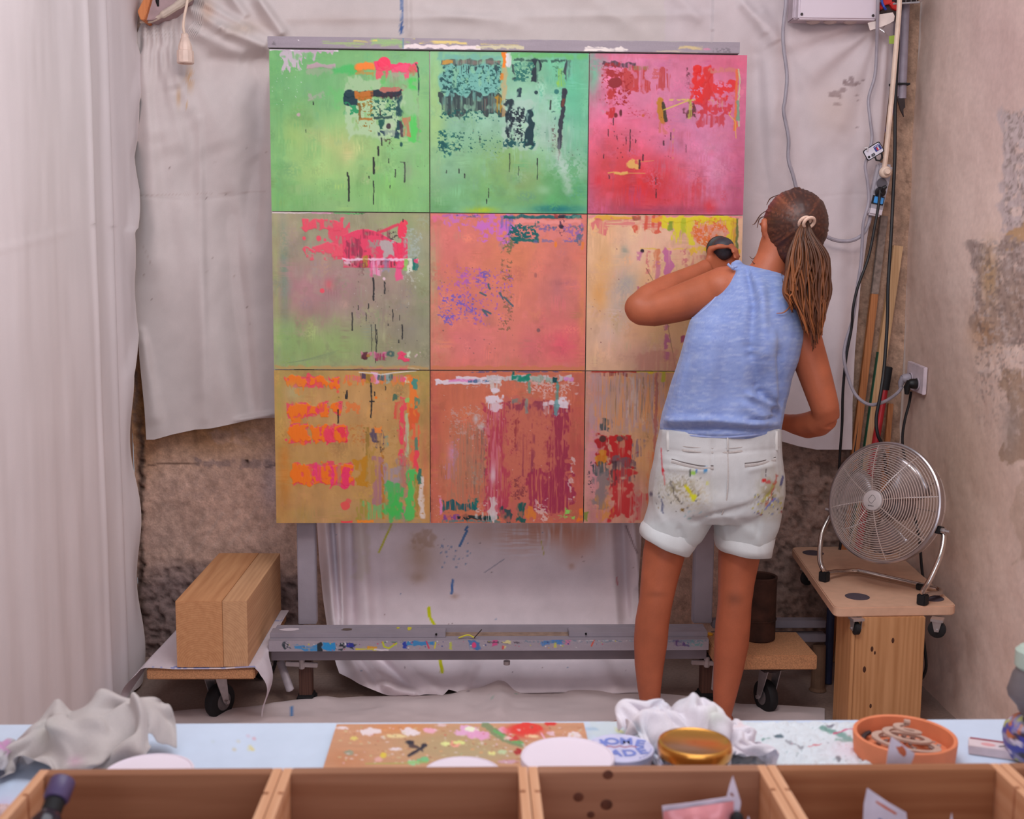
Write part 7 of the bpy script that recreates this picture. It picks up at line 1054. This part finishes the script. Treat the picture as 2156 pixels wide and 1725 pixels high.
# wooden crates
yb_ = onZ(1000, 1614, ZC).y
mcr = [WOOD('shaded_pine%d' % i, a, b, 0, 20+4*i, .6, 1.6) for i, (a, b) in enumerate((((136, 86, 58), (160, 110, 80)), ((140, 90, 62), (162, 114, 86)), ((148, 100, 74), (170, 122, 94)), ((140, 84, 52), (166, 112, 76))))]  # panel pine with the shade inside the crates put into its colour
mcs = WOOD('crate_side', (206, 146, 106), (228, 176, 138), 1, 22, .6, 1.4)
CR = [(90, 596), (598, 1110), (1112, 1614), (1616, 2110), (2112, 2600)]
LABS = ['leftmost open pine crate holding a dark bottle', 'second open pine crate from the left, empty inside', 'open pine crate with knots holding a pink packet', 'open pine crate in front of the terracotta saucer', 'rightmost open pine crate cut by the picture edge']
for i, (u0, u1) in enumerate(CR):
    x0 = onZ(u0, 1614, ZC).x; x1 = onZ(u1, 1614, ZC).x
    if i == 4: x1 = x0+.29
    cr = thing('pine_crate', LABS[i], 'crate', ((x0+x1)/2, yb_-.17, ZT), 0, 'row of open pine crates along the table'); Lc = cr.location; y0 = yb_-.36; th = .018
    mb = MB(); mb.box(x0+.011, x1-.011, yb_-th, yb_, ZT+.002, ZC); bp = mb.build('back_panel', mcr[i % 4], cr, bev=.001, local=Lc)
    mb = MB(); mb.box(x0+.011, x1-.011, y0, y0+th, ZT+.002, ZC); mb.build('front_panel', mcr[i % 4], cr, bev=.001, local=Lc)
    mb = MB(); mb.box(x0+.011, x1-.011, y0+th, yb_-th, ZT+.002, ZT+.008); mb.build('base', mcr[(i+1) % 4], cr, local=Lc)
    for sx, xx in ((1, x0), (-1, x1)):
        xi = xx+sx*.011; g0 = yb_-.062; g1 = yb_-.068; a, b = sorted((xx, xi)); h0, h1 = sorted((xx, xx+sx*.005)); mb = MB()
        pr = [(xx, y0), (xx, yb_), (xi, yb_), (xi, g0), (xx+sx*.005, g0), (xx+sx*.005, g1), (xi, g1), (xi, y0)]; mb.prism(pr, ZT+.002, ZC-.0005); mb.build('side_panel', mcs, cr, bev=.0006, local=Lc)
    if i == 2:
        for u, v, r in ((1218, 1679, 12), (1277, 1695, 14), (1244, 1716, 9), (1280, 1632, 12), (1700, 1700, 0)):
            if r: q = onY(u, v, yb_-th-.0002); mb = MB(); mb.ball(q, r/1900, .0006, r/2100, 10); mb.build('knot', M('crate_knot', (96, 52, 34), .7, 0, (90, .3)), bp, True, local=Lc)
# palette board
A = onZ(709, 1525, ZT+.010); B = onZ(1229, 1522, ZT+.010); y0 = yb_+.004; n, m = 330, 110
s_, t_ = np.meshgrid(np.linspace(0, 1, n), np.linspace(0, 1, m)); xx = A.x+(B.x-A.x)*s_; yy = A.y+(y0-A.y)*t_; P = np.stack([xx.ravel(), yy.ravel(), np.full(xx.size, ZT+.010)], 1); U, V = pxa(P); U = U.reshape(m, n); V = V.reshape(m, n)
p = painter(U, V, (202, 146, 112), 73); p.mott(.06, 60, 6); p.E(850, 1535, 60, 12, (222, 130, 70), .6); p.E(730, 1600, 40, 20, (190, 120, 80), .6); p.E(960, 1570, 130, 34, (170, 158, 116), .7); p.E(1020, 1590, 100, 16, (176, 164, 126), .6)
W = (232, 216, 218)
for x, y, rx, ry, c in [(777, 1541, 24, 7, W), (860, 1541, 16, 8, W), (874, 1544, 12, 5, W), (720, 1533, 14, 3, W), (832, 1578, 12, 3, W), (930, 1528, 12, 3, (222, 190, 190)), (835, 1551, 22, 4, (230, 206, 150)), (745, 1555, 7, 4, (222, 200, 110)), (807, 1591, 7, 5, (222, 196, 70)), (905, 1539, 16, 5, (236, 170, 190)), (985, 1540, 26, 10, (226, 170, 206)), (1010, 1548, 24, 10, (226, 160, 196)), (992, 1537, 15, 5, (236, 240, 206)), (938, 1567, 10, 4, (226, 230, 150)), (958, 1567, 12, 6, (240, 160, 140)), (966, 1565, 14, 4, (220, 226, 140)), (735, 1586, 10, 5, (150, 150, 126)), (1056, 1584, 12, 5, (190, 206, 160)), (1035, 1587, 8, 4, (226, 220, 140)), (1092, 1584, 8, 6, (170, 40, 44)), (1060, 1540, 12, 8, (230, 170, 196)), (1210, 1550, 12, 7, W), (1160, 1545, 8, 5, (226, 190, 200)), (892, 1602, 14, 7, (120, 190, 130)), (870, 1607, 14, 5, (150, 206, 150)), (797, 1600, 8, 5, (226, 170, 160)), (1070, 1605, 18, 4, (206, 160, 176))]: p.O(x, y, rx, ry, c, .95, .5, 1)
p.L([(1020, 1525), (1045, 1545), (1070, 1560), (1098, 1568)], 14, (124, 140, 100), .95, 2, 5, 1); p.L([(1040, 1540), (1080, 1562), (1100, 1566)], 5, (96, 176, 100), .8)
p.E(1105, 1540, 40, 16, (222, 54, 46), 1, 4, .35, h=1); p.O(1110, 1535, 28, 12, (224, 58, 50), 1, .4, 1); p.O(1158, 1524, 12, 5, (214, 50, 46), 1, .4, 1); p.O(1080, 1555, 14, 6, (206, 60, 60), 1, .4, 1); p.O(1122, 1551, 14, 3, (240, 206, 160), .9, .4); p.O(1070, 1556, 10, 4, (236, 206, 200), .9, .4)
DK = (44, 40, 56); p.O(863, 1564, 9, 5, DK, 1, .4, 1); p.O(871, 1572, 10, 4, (70, 50, 56), .9, .5); p.L([(860, 1592), (875, 1584), (896, 1571)], 6, DK, 1, 1.5, 3, 1); p.O(893, 1570, 6, 4, DK, 1, .3, 1); p.L([(880, 1574), (890, 1582)], 3, DK); p.spots(170, 715, 1530, 1225, 1608, 4, [W, (206, 196, 150), (176, 110, 80), (222, 160, 110)], .7, 9, .35); p.spots(110, 715, 1530, 1225, 1608, 2.4, [W, (226, 180, 196), (206, 206, 150), (140, 80, 60), (150, 190, 140), (206, 90, 80)], .85, 3, .45); p.L([(1140, 1545), (1150, 1560)], 3, (236, 170, 196)); p.L([(770, 1609), (900, 1606)], 2, (150, 180, 70), .7)
P[:, 2] += p.h.ravel()*.0008
pb = thing('palette_board', 'wooden board crusted with colourful paint lying on the table', 'palette', (A.x, A.y, ZT)); mesh('painted_top', P, quads(m, n), VM('palette_paint', .45, .4, (300, .05)), pb, True, p.cols(), pb.location)
mb = MB(); mb.box(A.x, B.x, y0, A.y, ZT+.0005, ZT+.0096); mb.build('board', mcr[1], pb, bev=.0005, local=pb.location)
# splattered sheet on the right of the table
n, m = 160, 70; s_, t_ = np.meshgrid(np.linspace(0, 1, n), np.linspace(0, 1, m)); Ug = 1430+s_*410; Vg = 1521+t_*120; P = rays(Ug, Vg, Z=np.full(Ug.shape, ZT+.003)); P[:, 1] = np.clip(P[:, 1], yb_+.003, None); rel = (fbm(Ug/22, Vg/14, 75, 3)); P[:, 2] = ZT+.002+np.abs(rel.ravel()-.5)*.016
p = painter(Ug, Vg, (214, 220, 224), 77); p.mott(.03, 20); GN = (96, 140, 128)
p.L([(1730, 1535), (1750, 1540), (1780, 1552), (1800, 1562)], 9, GN, .8, 4, 6); p.L([(1760, 1558), (1790, 1560)], 7, (110, 150, 136), .7, 3, 4); p.L([(1755, 1545), (1780, 1540), (1800, 1534)], 4, (206, 70, 110), .8); p.O(1640, 1550, 10, 4, (80, 100, 110), .9, .3); p.O(1612, 1557, 9, 3, GN, .8, .4); p.L([(1655, 1560), (1672, 1570), (1690, 1577)], 6, (150, 150, 156), .9, 2, 2); p.L([(1702, 1573), (1728, 1568)], 3, (206, 90, 100), .8); p.O(1822, 1592, 12, 7, (226, 140, 196), .8, .4); p.O(1765, 1600, 6, 5, (90, 90, 96), .7, .5); p.O(1748, 1530, 8, 3, (90, 86, 100), .7, .4); p.spots(50, 1600, 1525, 1820, 1608, 2, [(110, 116, 120), (200, 140, 160), (120, 150, 150)], .6, 2, .5); p.E(1790, 1580, 40, 20, (226, 200, 214), .5)
o = mesh('splattered_sheet', P, quads(m, n)[:, ::-1].copy(), VM('paper_sheet', .6, .3, (80, .03)), None, True, p.cols()); tag(o, 'white crinkled sheet with green and pink paint splashes on the table, left of the saucer', 'sheet')
# rags
def crumple(w, h, nx, ny, seed, frames, k, lumps, amp=.02):
    """a real cloth dropped in a heap over a few lumps"""
    rg = np.random.RandomState(seed); X, Y = np.meshgrid(np.linspace(-w/2, w/2, nx), np.linspace(-h/2, h/2, ny)); flat = np.stack([X.ravel(), Y.ravel(), np.zeros(X.size)], 1); ph = rg.rand(6)*6
    P = np.stack([X*k+.02*np.sin(Y*30+ph[0]), Y*k+.02*np.sin(X*26+ph[1]), .12+amp*np.sin(X*48+Y*20+ph[2])+amp*np.sin(Y*44-X*18+ph[3])+.5*amp*np.sin(X*90+ph[4])], -1).reshape(-1, 3); P += rg.normal(0, .001, P.shape)
    Fq = quads(ny, nx)[:, ::-1].copy(); o = mesh('clay', P, Fq, None); o.shape_key_add(name='Basis'); kb = o.shape_key_add(name='rest'); kb.data.foreach_set('co', flat.ravel())
    V = [(-1, -1, 0), (1, -1, 0), (1, 1, 0), (-1, 1, 0)]; FF = [(0, 1, 2, 3)]
    for x, y, r, hh in lumps:
        b0 = len(V)
        for q in range(7):
            for u in range(12): V.append((x+r*cos(q*pi/12)*cos(u*pi/6)+.0001*u, y+r*cos(q*pi/12)*sin(u*pi/6), hh*sin(q*pi/12)))
        FF += [(b0+q*12+u, b0+q*12+(u+1) % 12, b0+(q+1)*12+(u+1) % 12, b0+(q+1)*12+u) for q in range(6) for u in range(12)]
    po = mesh('clay', V, FF, None); po.modifiers.new('col', 'COLLISION'); po.collision.thickness_outer = .003; po.collision.cloth_friction = 25
    md = o.modifiers.new('cloth', 'CLOTH'); s = md.settings; s.quality = 4; s.mass = .35; s.tension_stiffness = 8; s.compression_stiffness = 8; s.shear_stiffness = 3; s.bending_stiffness = .012; s.air_damping = 1; s.rest_shape_key = kb
    c = md.collision_settings; c.use_collision = True; c.distance_min = .003; c.use_self_collision = True; c.self_distance_min = .004; c.collision_quality = 2
    md.point_cache.frame_start = 1; md.point_cache.frame_end = frames
    for f in range(1, frames+1): scene.frame_set(f)
    dg = bpy.context.evaluated_depsgraph_get(); ev = o.evaluated_get(dg); me = ev.to_mesh(); V = np.zeros(len(me.vertices)*3); me.vertices.foreach_get('co', V); V = V.reshape(-1, 3).copy(); ev.to_mesh_clear()
    for q in (o, po): d_ = q.data; bpy.data.objects.remove(q); bpy.data.meshes.remove(d_)
    scene.frame_set(1); return V-V.min(0)[None]*np.array([0, 0, 1]), Fq
def smooth(V, Fq, nx, ny, it):
    G = V.reshape(ny, nx, 3).copy()
    for k in range(it):
        Pd = np.pad(G, ((1, 1), (1, 1), (0, 0)), 'edge'); G = G*.45+.55*(Pd[:-2, 1:-1]+Pd[2:, 1:-1]+Pd[1:-1, :-2]+Pd[1:-1, 2:])/4
    return G.reshape(-1, 3)
def rag(name, label, VF, box, Z, rot, col, seed, paint=None, cat='rag', th=.0014):
    """box: picture columns u0..u1 and depth y0..y1 the heap covers, Z: its height"""
    V, Fq = VF; c_, s_ = cos(rot), sin(rot); V = np.stack([V[:, 0]*c_-V[:, 1]*s_, V[:, 0]*s_+V[:, 1]*c_, V[:, 2]], 1); u0, u1, y0, y1 = box; ym = (y0+y1)/2
    x0 = onY(u0, 1540, ym).x; x1 = onY(u1, 1540, ym).x; lo = V.min(0); hi = V.max(0); T = (V-lo)/(hi-lo); V = np.stack([x0+(x1-x0)*T[:, 0], y0+(y1-y0)*T[:, 1], ZT+.003+Z*T[:, 2]], 1)
    U, W_ = pxa(V); p = painter(U[None], W_[None], col, seed); p.mott(.03, 40); p.mott(.03, 10)
    if paint: paint(p)
    o = mesh(name, V, Fq, VM('rag_cotton', .95, .1, (500, .06), (600, .15), .2), None, True, p.cols()); tag(o, label, cat)
    q = o.modifiers.new('t', 'SOLIDIFY'); q.thickness = th; q.offset = 1; q = o.modifiers.new('s', 'SUBSURF'); q.levels = 2; q.render_levels = 2; return o
HEAP1 = crumple(.46, .34, 42, 32, 1, 48, .55, [(0, 0, .08, .05), (.06, .02, .05, .06), (-.07, -.01, .05, .04)])
HEAP2 = crumple(.44, .30, 40, 28, 5, 48, .60, [(-.07, 0, .04, .06), (.02, .01, .04, .065), (.08, -.01, .04, .03)])
rag('rag', 'crumpled grey cotton rag heaped at the left end of the table', (smooth(HEAP1[0], HEAP1[1], 42, 32, 5), HEAP1[1]), (30, 366, 1.455, 1.645), .092, radians(-6), (188, 178, 174), 101, lambda p: (p.E(160, 1605, 14, 10, (206, 150, 176), .5), p.E(100, 1550, 20, 30, (180, 178, 168), .6)))
rag('rag', 'pink stained cloth at the far left edge of the table', HEAP2, (-150, 30, 1.42, 1.60), .055, radians(160), (190, 184, 186), 111, lambda p: (p.R(-160, 1505, 60, 1540, (206, 130, 172), .9, 6, 10), p.R(-20, 1560, 22, 1580, (206, 126, 186), .7, 6, 8)))
rag('rag', 'small pinkish scrap of cloth lying beside the leftmost crate', HEAP2, (-60, 38, 1.335, 1.40), .022, radians(30), (214, 184, 182), 121)
rag('rag', 'white cotton rag with pastel paint stains heaped behind the gold-lidded jar', HEAP2, (1306, 1624, 1.44, 1.645), .092, radians(0), (226, 218, 224), 131,
    lambda p: (p.E(1505, 1505, 14, 16, (190, 206, 176), .5), p.R(1528, 1478, 1550, 1488, (206, 140, 206), .7, 3, 3), p.E(1450, 1470, 20, 14, (190, 200, 196), .5), p.O(1562, 1528, 3, 3, (230, 130, 90), .9), p.L([(1575, 1520), (1600, 1505)], 2, (110, 100, 110), .7), p.L([(1570, 1545), (1596, 1515)], 2, (110, 100, 110), .7), p.E(1345, 1540, 18, 16, (176, 190, 196), .5), p.E(1375, 1595, 10, 18, (150, 180, 206), .6), p.E(1390, 1480, 30, 10, (190, 200, 214), .5), p.O(1596, 1553, 4, 8, (226, 150, 206), .6)))
# fold of cloth on the floor by the curtain
mb = MB(); mb.ball(onZ(318, 1500, .02), .055, .05, .035); mb.ball(onZ(290, 1500, .02), .05, .05, .045); V, Q, Nn = sculpt(mb, .006, 3, .5, lambda V, N: (vn3(V[:, 0]*24, V[:, 1]*24, V[:, 2]*30, 9)-.5)*.02); V[:, 2] = np.maximum(V[:, 2], .003)
o = mesh('cloth_fold', V, Q, mcan, None, True, np.ones((len(V), 3))*np.array((170, 152, 150))); tag(o, 'small grey heap of cloth on the floor at the foot of the curtain', 'cloth')
# tubs and pots
mwht = M('white_plastic', (236, 222, 232), .4, 0, (10, .02)); mtub = M('tub_plastic', (222, 206, 216), .4, 0, (10, .02))
def tub(label, u, v, z, r, name='plastic_tub'):
    q = onZ(u, v, z); h = z-ZT; t = thing(name, label, 'tub', (q.x, q.y, ZT+.0006)); mb = MB(); mb.lathe([(r*.80, 0), (r*.84, .002), (r*.96, h-.010), (r*.96, h-.009)], 48); mb.build('body', mtub, t, True)
    mb = MB(); mb.lathe([(r*.97, h-.010), (r, h-.009), (r, h-.002), (r*.985, h-.0004), (r*.95, h), (r*.93, h-.0012), (.001, h-.0012)], 56); mb.build('lid', mwht, t, True); return t, q
tub('white plastic tub lid in front of the grey rag', 312, 1626, .775, .0585); tub('smallest white plastic tub lid in front of the palette board', 973, 1628, .770, .0525); tub('tall white plastic tub between the palette board and the lettered pot', 1195, 1592, .800, .0615)
q = onZ(1306, 1575, .79); hm = thing('lettered_pot', 'white pot with blue HOME MADE lettering on its lid', 'pot', (q.x, q.y, ZT+.0006)); h = .05; r = .0455
mb = MB(); mb.lathe([(r*.8, 0), (r*.84, .002), (r*.97, h-.008)], 48); mb.build('body', mtub, hm, True)
mb = MB(); mb.lathe([(r*.97, h-.008), (r, h-.007), (r, h-.001), (r*.97, h), (.001, h)], 56); ld = mb.build('lid', M('pot_lid', (206, 204, 232), .4), hm, True)
def letter(ch, x, y, size, rot, mat, name='letter', w_=.5, sy=1.0):
    cu = bpy.data.curves.new('t', 'FONT'); cu.body = ch; cu.size = size; cu.extrude = .0002; cu.offset = size*.035; cu.align_x = 'CENTER'; cu.align_y = 'CENTER'; cu.resolution_u = 3
    o = bpy.data.objects.new('t', cu); COL.objects.link(o); dg = bpy.context.evaluated_depsgraph_get(); dg.update(); me = bpy.data.meshes.new_from_object(o.evaluated_get(dg)); bpy.data.objects.remove(o); bpy.data.curves.remove(cu)
    me.transform(Matrix.Translation((x, y, h+.0004)) @ Matrix.Rotation(rot, 4, 'Z') @ Matrix.Diagonal((w_, sy, 1, 1))); return put(name, me, mat, ld)
mlet = M('blue_ink', (120, 136, 206), .5)
for ch, x, rt2, yo, wd in (('H', -.027, .28, .012, .95), ('O', -.009, .10, .0185, .95), ('M', .0105, -.08, .0185, .85), ('E', .028, -.28, .0115, .95)): letter(ch, x, yo, .028, rt2, mlet, 'letter', wd, 1.05)
for ch, x, rt2, yo, wd in (('M', -.026, -.25, -.014, .80), ('A', -.0085, -.10, -.0195, .9), ('D', .010, .08, -.0195, .95), ('E', .0275, .25, -.013, .95)): letter(ch, x, yo, .027, rt2, mlet, 'letter', wd, 1.0)
mb = MB(); mb.tube(catmull([(-.022, -.001, h+.0004), (-.014, .0025, h+.0004), (-.008, -.001, h+.0004), (0, .003, h+.0004), (.006, -.001, h+.0004), (.014, .002, h+.0004), (.022, -.001, h+.0004)]), .0012, 6, flat=.3); mb.build('red_script', M('red_ink', (222, 150, 160), .5), ld, True)
for k in range(6): a = -.2-.16*k; mb = MB(); mb.box(-.0016, .0016, -.0005, .0005, h+.0002, h+.0006, Matrix.Rotation(a+1.5, 3, 'Z'), (.041*cos(a), .041*sin(a), 0)); mb.build('tiny_print', mlet, ld)
# jar with gold lid
q = onZ(1463, 1561, .832); jr = thing('glass_jar', 'clear glass jar with a gold metal lid on the table', 'jar', (q.x, q.y, ZT+.0006)); h = .832-ZT; r = .0478
mb = MB(); mb.lathe([(.001, .0), (r*.92, 0), (r*.98, .006), (r*.98, h-.026), (r*.86, h-.018), (r*.86, h-.004), (r*.82, h-.004), (r*.82, h-.018), (r*.93, h-.028), (r*.93, .008), (.001, .006)], 48, cap=False); mb.build('glass', M('clear_glass', (240, 240, 244), .03, 0, (5, .0), trans=1.0, spec=.5), jr, True)
mb = MB(); mb.lathe([(r*.91, h-.016), (r*.985, h-.0165), (r, h-.012), (r, h-.005), (r*.96, h-.001), (r*.90, h), (r*.86, h-.0006), (r*.80, h-.0022), (.001, h-.0022)], 64, cap=False); mb.build('gold_lid', M('gold_metal', (216, 150, 70), .24, .85, (20, .04)), jr, True)
# terracotta saucer with mosquito coil
q = onZ(1905, 1546, ZT+.034); sa = thing('terracotta_saucer', 'round terracotta saucer holding a burnt mosquito coil', 'saucer', (q.x, q.y, ZT+.0006)); r = .0715
mb = MB(); mb.lathe([(.001, .0), (r*.90, 0), (r*.97, .004), (r, .030), (r*.995, .0335), (r*.96, .035), (r*.92, .033), (r*.89, .010), (r*.85, .007), (.001, .0065)], 64, cap=False); mb.build('dish', M('terracotta', (228, 134, 92), .75, 0, (30, .08)), sa, True)
mash = M('ash', (176, 156, 150), .95, 0, (120, .3)); mb = MB(); rg = random.Random(3)
for k in range(90): a = rg.uniform(0, 2*pi); rr = r*.84*math.sqrt(rg.random()); mb.box(-.003, .003, -.0015, .0015, -.001, .001, Matrix.Rotation(rg.uniform(0, 6), 3, 'Z') @ Matrix.Rotation(rg.uniform(-.5, .5), 3, 'X'), (rr*cos(a), rr*sin(a), .0085+rg.uniform(0, .004)))
o = mb.build('ash', mash, sa); o['kind'] = 'stuff'
co = thing('mosquito_coil', 'beige spiral mosquito coil lying in the terracotta saucer', 'coil', (q.x, q.y+.004, ZT+.012)); N_ = 130; Rt2 = Matrix.Rotation(radians(-8), 3, 'X') @ Matrix.Rotation(radians(6), 3, 'Y')
VV = []
for i in range(N_+1):
    t = i/N_; a = .7+t*2*pi*3.2; rr = .007+.045*t; zz = .030*(1-t)**1.0+.002; c_ = Vector((rr*cos(a), rr*sin(a), zz)); rd = Vector((cos(a), sin(a), 0))
    for (dr_, dz_) in ((-.0048, -.0016), (.0048, -.0016), (.0048, .0016), (-.0048, .0016)): VV.append(Rt2 @ (c_+rd*dr_+Vector((0, 0, dz_))))
mb = MB(); mb.add(VV, [[i*4+k, i*4+(k+1) % 4, (i+1)*4+(k+1) % 4, (i+1)*4+k] for i in range(N_) for k in range(4)]+[[3, 2, 1, 0], [N_*4, N_*4+1, N_*4+2, N_*4+3]]); mb.build('spiral', M('coil_beige', (190, 158, 142), .9, 0, (80, .12)), co, True)
mb = MB(); mb.tube([Rt2 @ Vector((.0, .006, .036)), Rt2 @ Vector((.008, .004, .036))], .0038, 8); mb.build('centre_tip', M('coil_beige', (190, 158, 142)), co, True)
for k in range(2): mb = MB(); a0 = 2.2+k*2.4; mb.tube([(.056*cos(a0+t*.12), .056*sin(a0+t*.12), .004) for t in range(9)], .0035, 6); mb.build('burnt_piece', M('coil_burnt', (64, 50, 50), .95), co, True)
# hang tag standing behind the crate
def card(name, label, quad, Y, col, hole=None, tilt=.0, cat='card', parts=()):
    P_ = [onY(u, v, Y+dy) for u, v, dy in quad]; t = thing(name, label, cat, P_[0]); mb = MB(); nrm = (P_[1]-P_[0]).cross(P_[2]-P_[1]).normalized(); nrm = nrm if nrm.y < 0 else -nrm; mb.plate(P_, -nrm*.0008); mb.build('card', M('card_'+str(col), col, .5), t, local=P_[0])
    if hole: H_ = [onY(u, v, Y+dy)+nrm*.0006 for u, v, dy in hole]; mb = MB(); mb.plate(H_, -nrm*.0004); mb.build('slot', M('slot_shadow', (196, 104, 70), .7), t, local=P_[0])
    for nm, c_, pp in parts: H_ = [onY(u, v, Y+dy)+nrm*.0006 for u, v, dy in pp]; mb = MB(); mb.plate(H_, -nrm*.0004); mb.build(nm, M(nm+str(c_), c_, .5), t, local=P_[0])
    return t
card('hang_tag', 'white folded card with a heart-shaped slot standing in front of the saucer', [(1866, 1615, 0), (1870, 1582, 0), (1877, 1552, 0), (1900, 1568, 0), (1926, 1587, 0), (1922, 1600, 0), (1916, 1615, 0)], 1.345, (214, 206, 220), [(1886, 1572, 0), (1893, 1573, 0), (1900, 1570, 0), (1907, 1580, 0), (1908, 1589, 0), (1903, 1594, 0), (1893, 1586, 0)])
card('hang_tag', 'white slotted card packaging standing inside the crate in front of the saucer', [(1816, 1760, 0), (1819, 1694, 0), (1826, 1660, 0), (1870, 1690, 0), (1908, 1712, 0), (1914, 1760, 0)], 1.20, (206, 200, 216), [(1844, 1686, 0), (1862, 1696, 0), (1888, 1712, 0), (1886, 1716, 0), (1862, 1702, 0), (1844, 1690, 0)], parts=(('blue_print', (90, 100, 150), [(1850, 1722, 0), (1868, 1732, 0), (1866, 1744, 0), (1848, 1736, 0)]),))
card('hang_tag', 'white card tip poking up near the right end of the fourth crate', [(1994, 1760, 0), (2004, 1712, 0), (2010, 1760, 0)], 1.19, (204, 200, 214))
card('hang_tag', 'small white card tip beside the pink packet', [(1566, 1760, 0), (1576, 1718, 0), (1590, 1760, 0)], 1.18, (208, 200, 214))
# pink packet
pp = thing('pink_packet', 'pink foil packet with a white pointed header in the third crate', 'packet', onY(1480, 1730, 1.2)); Lp_ = pp.location
mb = MB(); mb.plate([onY(u, v, 1.2) for u, v in [(1394, 1698), (1460, 1690), (1530, 1679), (1536, 1655), (1543, 1634), (1552, 1662), (1560, 1690), (1556, 1716), (1548, 1760), (1400, 1760)]], (0, .001, 0)); mb.build('header', M('header_white', (212, 200, 214), .5), pp, local=Lp_)
n_, m_ = 14, 8; VV = [onY(1397+(1545-1397)*i/(n_-1), (1709-22*i/(n_-1))*(1-j/(m_-1))+1790*(j/(m_-1)), 1.197-.012*sin(pi*i/(n_-1))*min(1, j/2)-.002*sin(i*1.3)) for j in range(m_) for i in range(n_)]
mesh('pouch', VV, quads(m_, n_), M('pink_foil', (226, 146, 150), .35, .1, (30, .15)), pp, True, None, Lp_); mb = MB(); mb.plate([onY(u, v, 1.1985) for u, v in [(1537, 1672), (1541, 1670), (1546, 1676), (1542, 1678)]], (0, .001, 0)); mb.build('hook_hole', M('hole_brown', (150, 96, 84), .7), pp, local=Lp_); mb = MB(); mb.ball(onY(1552, 1728, 1.19), .008, .008, .010, 8); mb.build('cap', mblk, pp, True, local=Lp_)
# bottle and dark bag in the first crate
q = onY(118, 1700, 1.17); bo_ = thing('paint_bottle', 'small dark bottle with a violet cap leaning in the leftmost crate', 'bottle', q); d = (onY(130, 1652, 1.19)-onY(98, 1735, 1.15)).normalized(); base = onY(98, 1735, 1.15)
def alongm(prof, mat, nm):
    zc = d; xa_ = zc.cross(Vector((0, 1, 0))).normalized(); ya_ = zc.cross(xa_); Rr = Matrix((xa_, ya_, zc)).transposed(); mb = MB(); mb.lathe(prof, 24, base, Rr); return mb.build(nm, mat, bo_, True, local=q)
alongm([(.017, -.03), (.017, .0), (.012, .010), (.009, .014)], M('dark_glass', (40, 26, 34), .15), 'body'); alongm([(.0105, .012), (.0105, .026), (.009, .028)], mblk, 'collar'); alongm([(.0125, .028), (.0135, .030), (.0135, .050), (.0125, .052), (.001, .052)], M('violet_cap', (84, 70, 104), .4), 'cap')
o = rag('dark_bag', 'dark crumpled bag beside the violet-capped bottle in the leftmost crate', HEAP1, (40, 96, 1.12, 1.20), .085, radians(70), (56, 34, 36), 141, None, 'bag')
for v in o.data.vertices: v.co.z += .008
# matchbox
q = onZ(2095, 1588, ZT); mx = thing('matchbox', 'small white and red matchbox on the table beside the saucer', 'matchbox', (q.x, q.y, ZT+.0008), radians(-22)); mb = MB(); mb.box(-.036, .036, -.016, .016, 0, .013); mb.build('sleeve', M('matchbox_white', (226, 206, 208), .6), mx, bev=.0006); mb = MB(); mb.box(-.034, .034, .0105, .016, .0131, .0134); mb.build('red_edge', M('matchbox_red', (150, 40, 60), .6), mx); mb = MB(); mb.ball((-.010, -.003, .0131), .010, .006, .0004, 8); mb.build('pink_print', M('matchbox_pink', (226, 160, 160), .6), mx, True); mb = MB(); mb.tube(catmull([(.004, -.006, .0133), (.012, -.002, .0133), (.016, -.007, .0133), (.024, -.001, .0133)]), .0008, 5); mb.build('black_print', mblk, mx)
# paint bottle at right edge
q = onZ(2165, 1600, ZT); sb = thing('spray_bottle', 'paint-daubed bottle with a grey nozzle at the right edge of the table', 'bottle', (q.x, q.y, ZT+.0008)); n, m = 48, 40; prof = [(.012, 0), (.026, .003), (.034, .02), (.037, .035), (.034, .05), (.022, .062), (.012, .068)]
pr = np.array(prof); zz = np.linspace(0, .068, m); rr = np.interp(zz, pr[:, 1], pr[:, 0]); th = np.linspace(0, 2*pi, n, endpoint=False); V = np.stack([(rr[:, None]*np.cos(th)[None]), (rr[:, None]*np.sin(th)[None]), zz[:, None]*np.ones((1, n))], -1).reshape(-1, 3); T_, Z_ = np.meshgrid(th*200, zz*5000); p = painter(T_, Z_, (150, 140, 170), 87); p.put(ss(-.1, .1, p.nz(120, 90)), (60, 50, 60)); p.put(ss(.1, .25, p.nz(110, 80)), (190, 190, 110)); p.put(ss(.1, .25, p.nz(120, 90)), (70, 70, 160)); p.put(ss(.2, .3, p.nz(120, 90)), (220, 206, 220)); p.put(ss(.35, .45, p.nz(90, 70)), (190, 110, 70))
mesh('body', V, quads(m, n, True)[:, ::-1].copy(), VM('daubed_paint', .35, .5, (60, .05)), sb, True, p.cols())
mb = MB(); mb.lathe([(.013, .066), (.018, .072), (.020, .078), (.032, .092), (.034, .10), (.028, .125), (.022, .135), (.004, .137)], 28); mb.build('nozzle', M('nozzle_grey', (112, 104, 106), .5), sb, True)
mb = MB(); mb.lathe([(.023, .134), (.026, .138), (.026, .16), (.02, .166), (.003, .167)], 28); mb.build('cap', M('cap_green', (176, 190, 176), .5), sb, True)
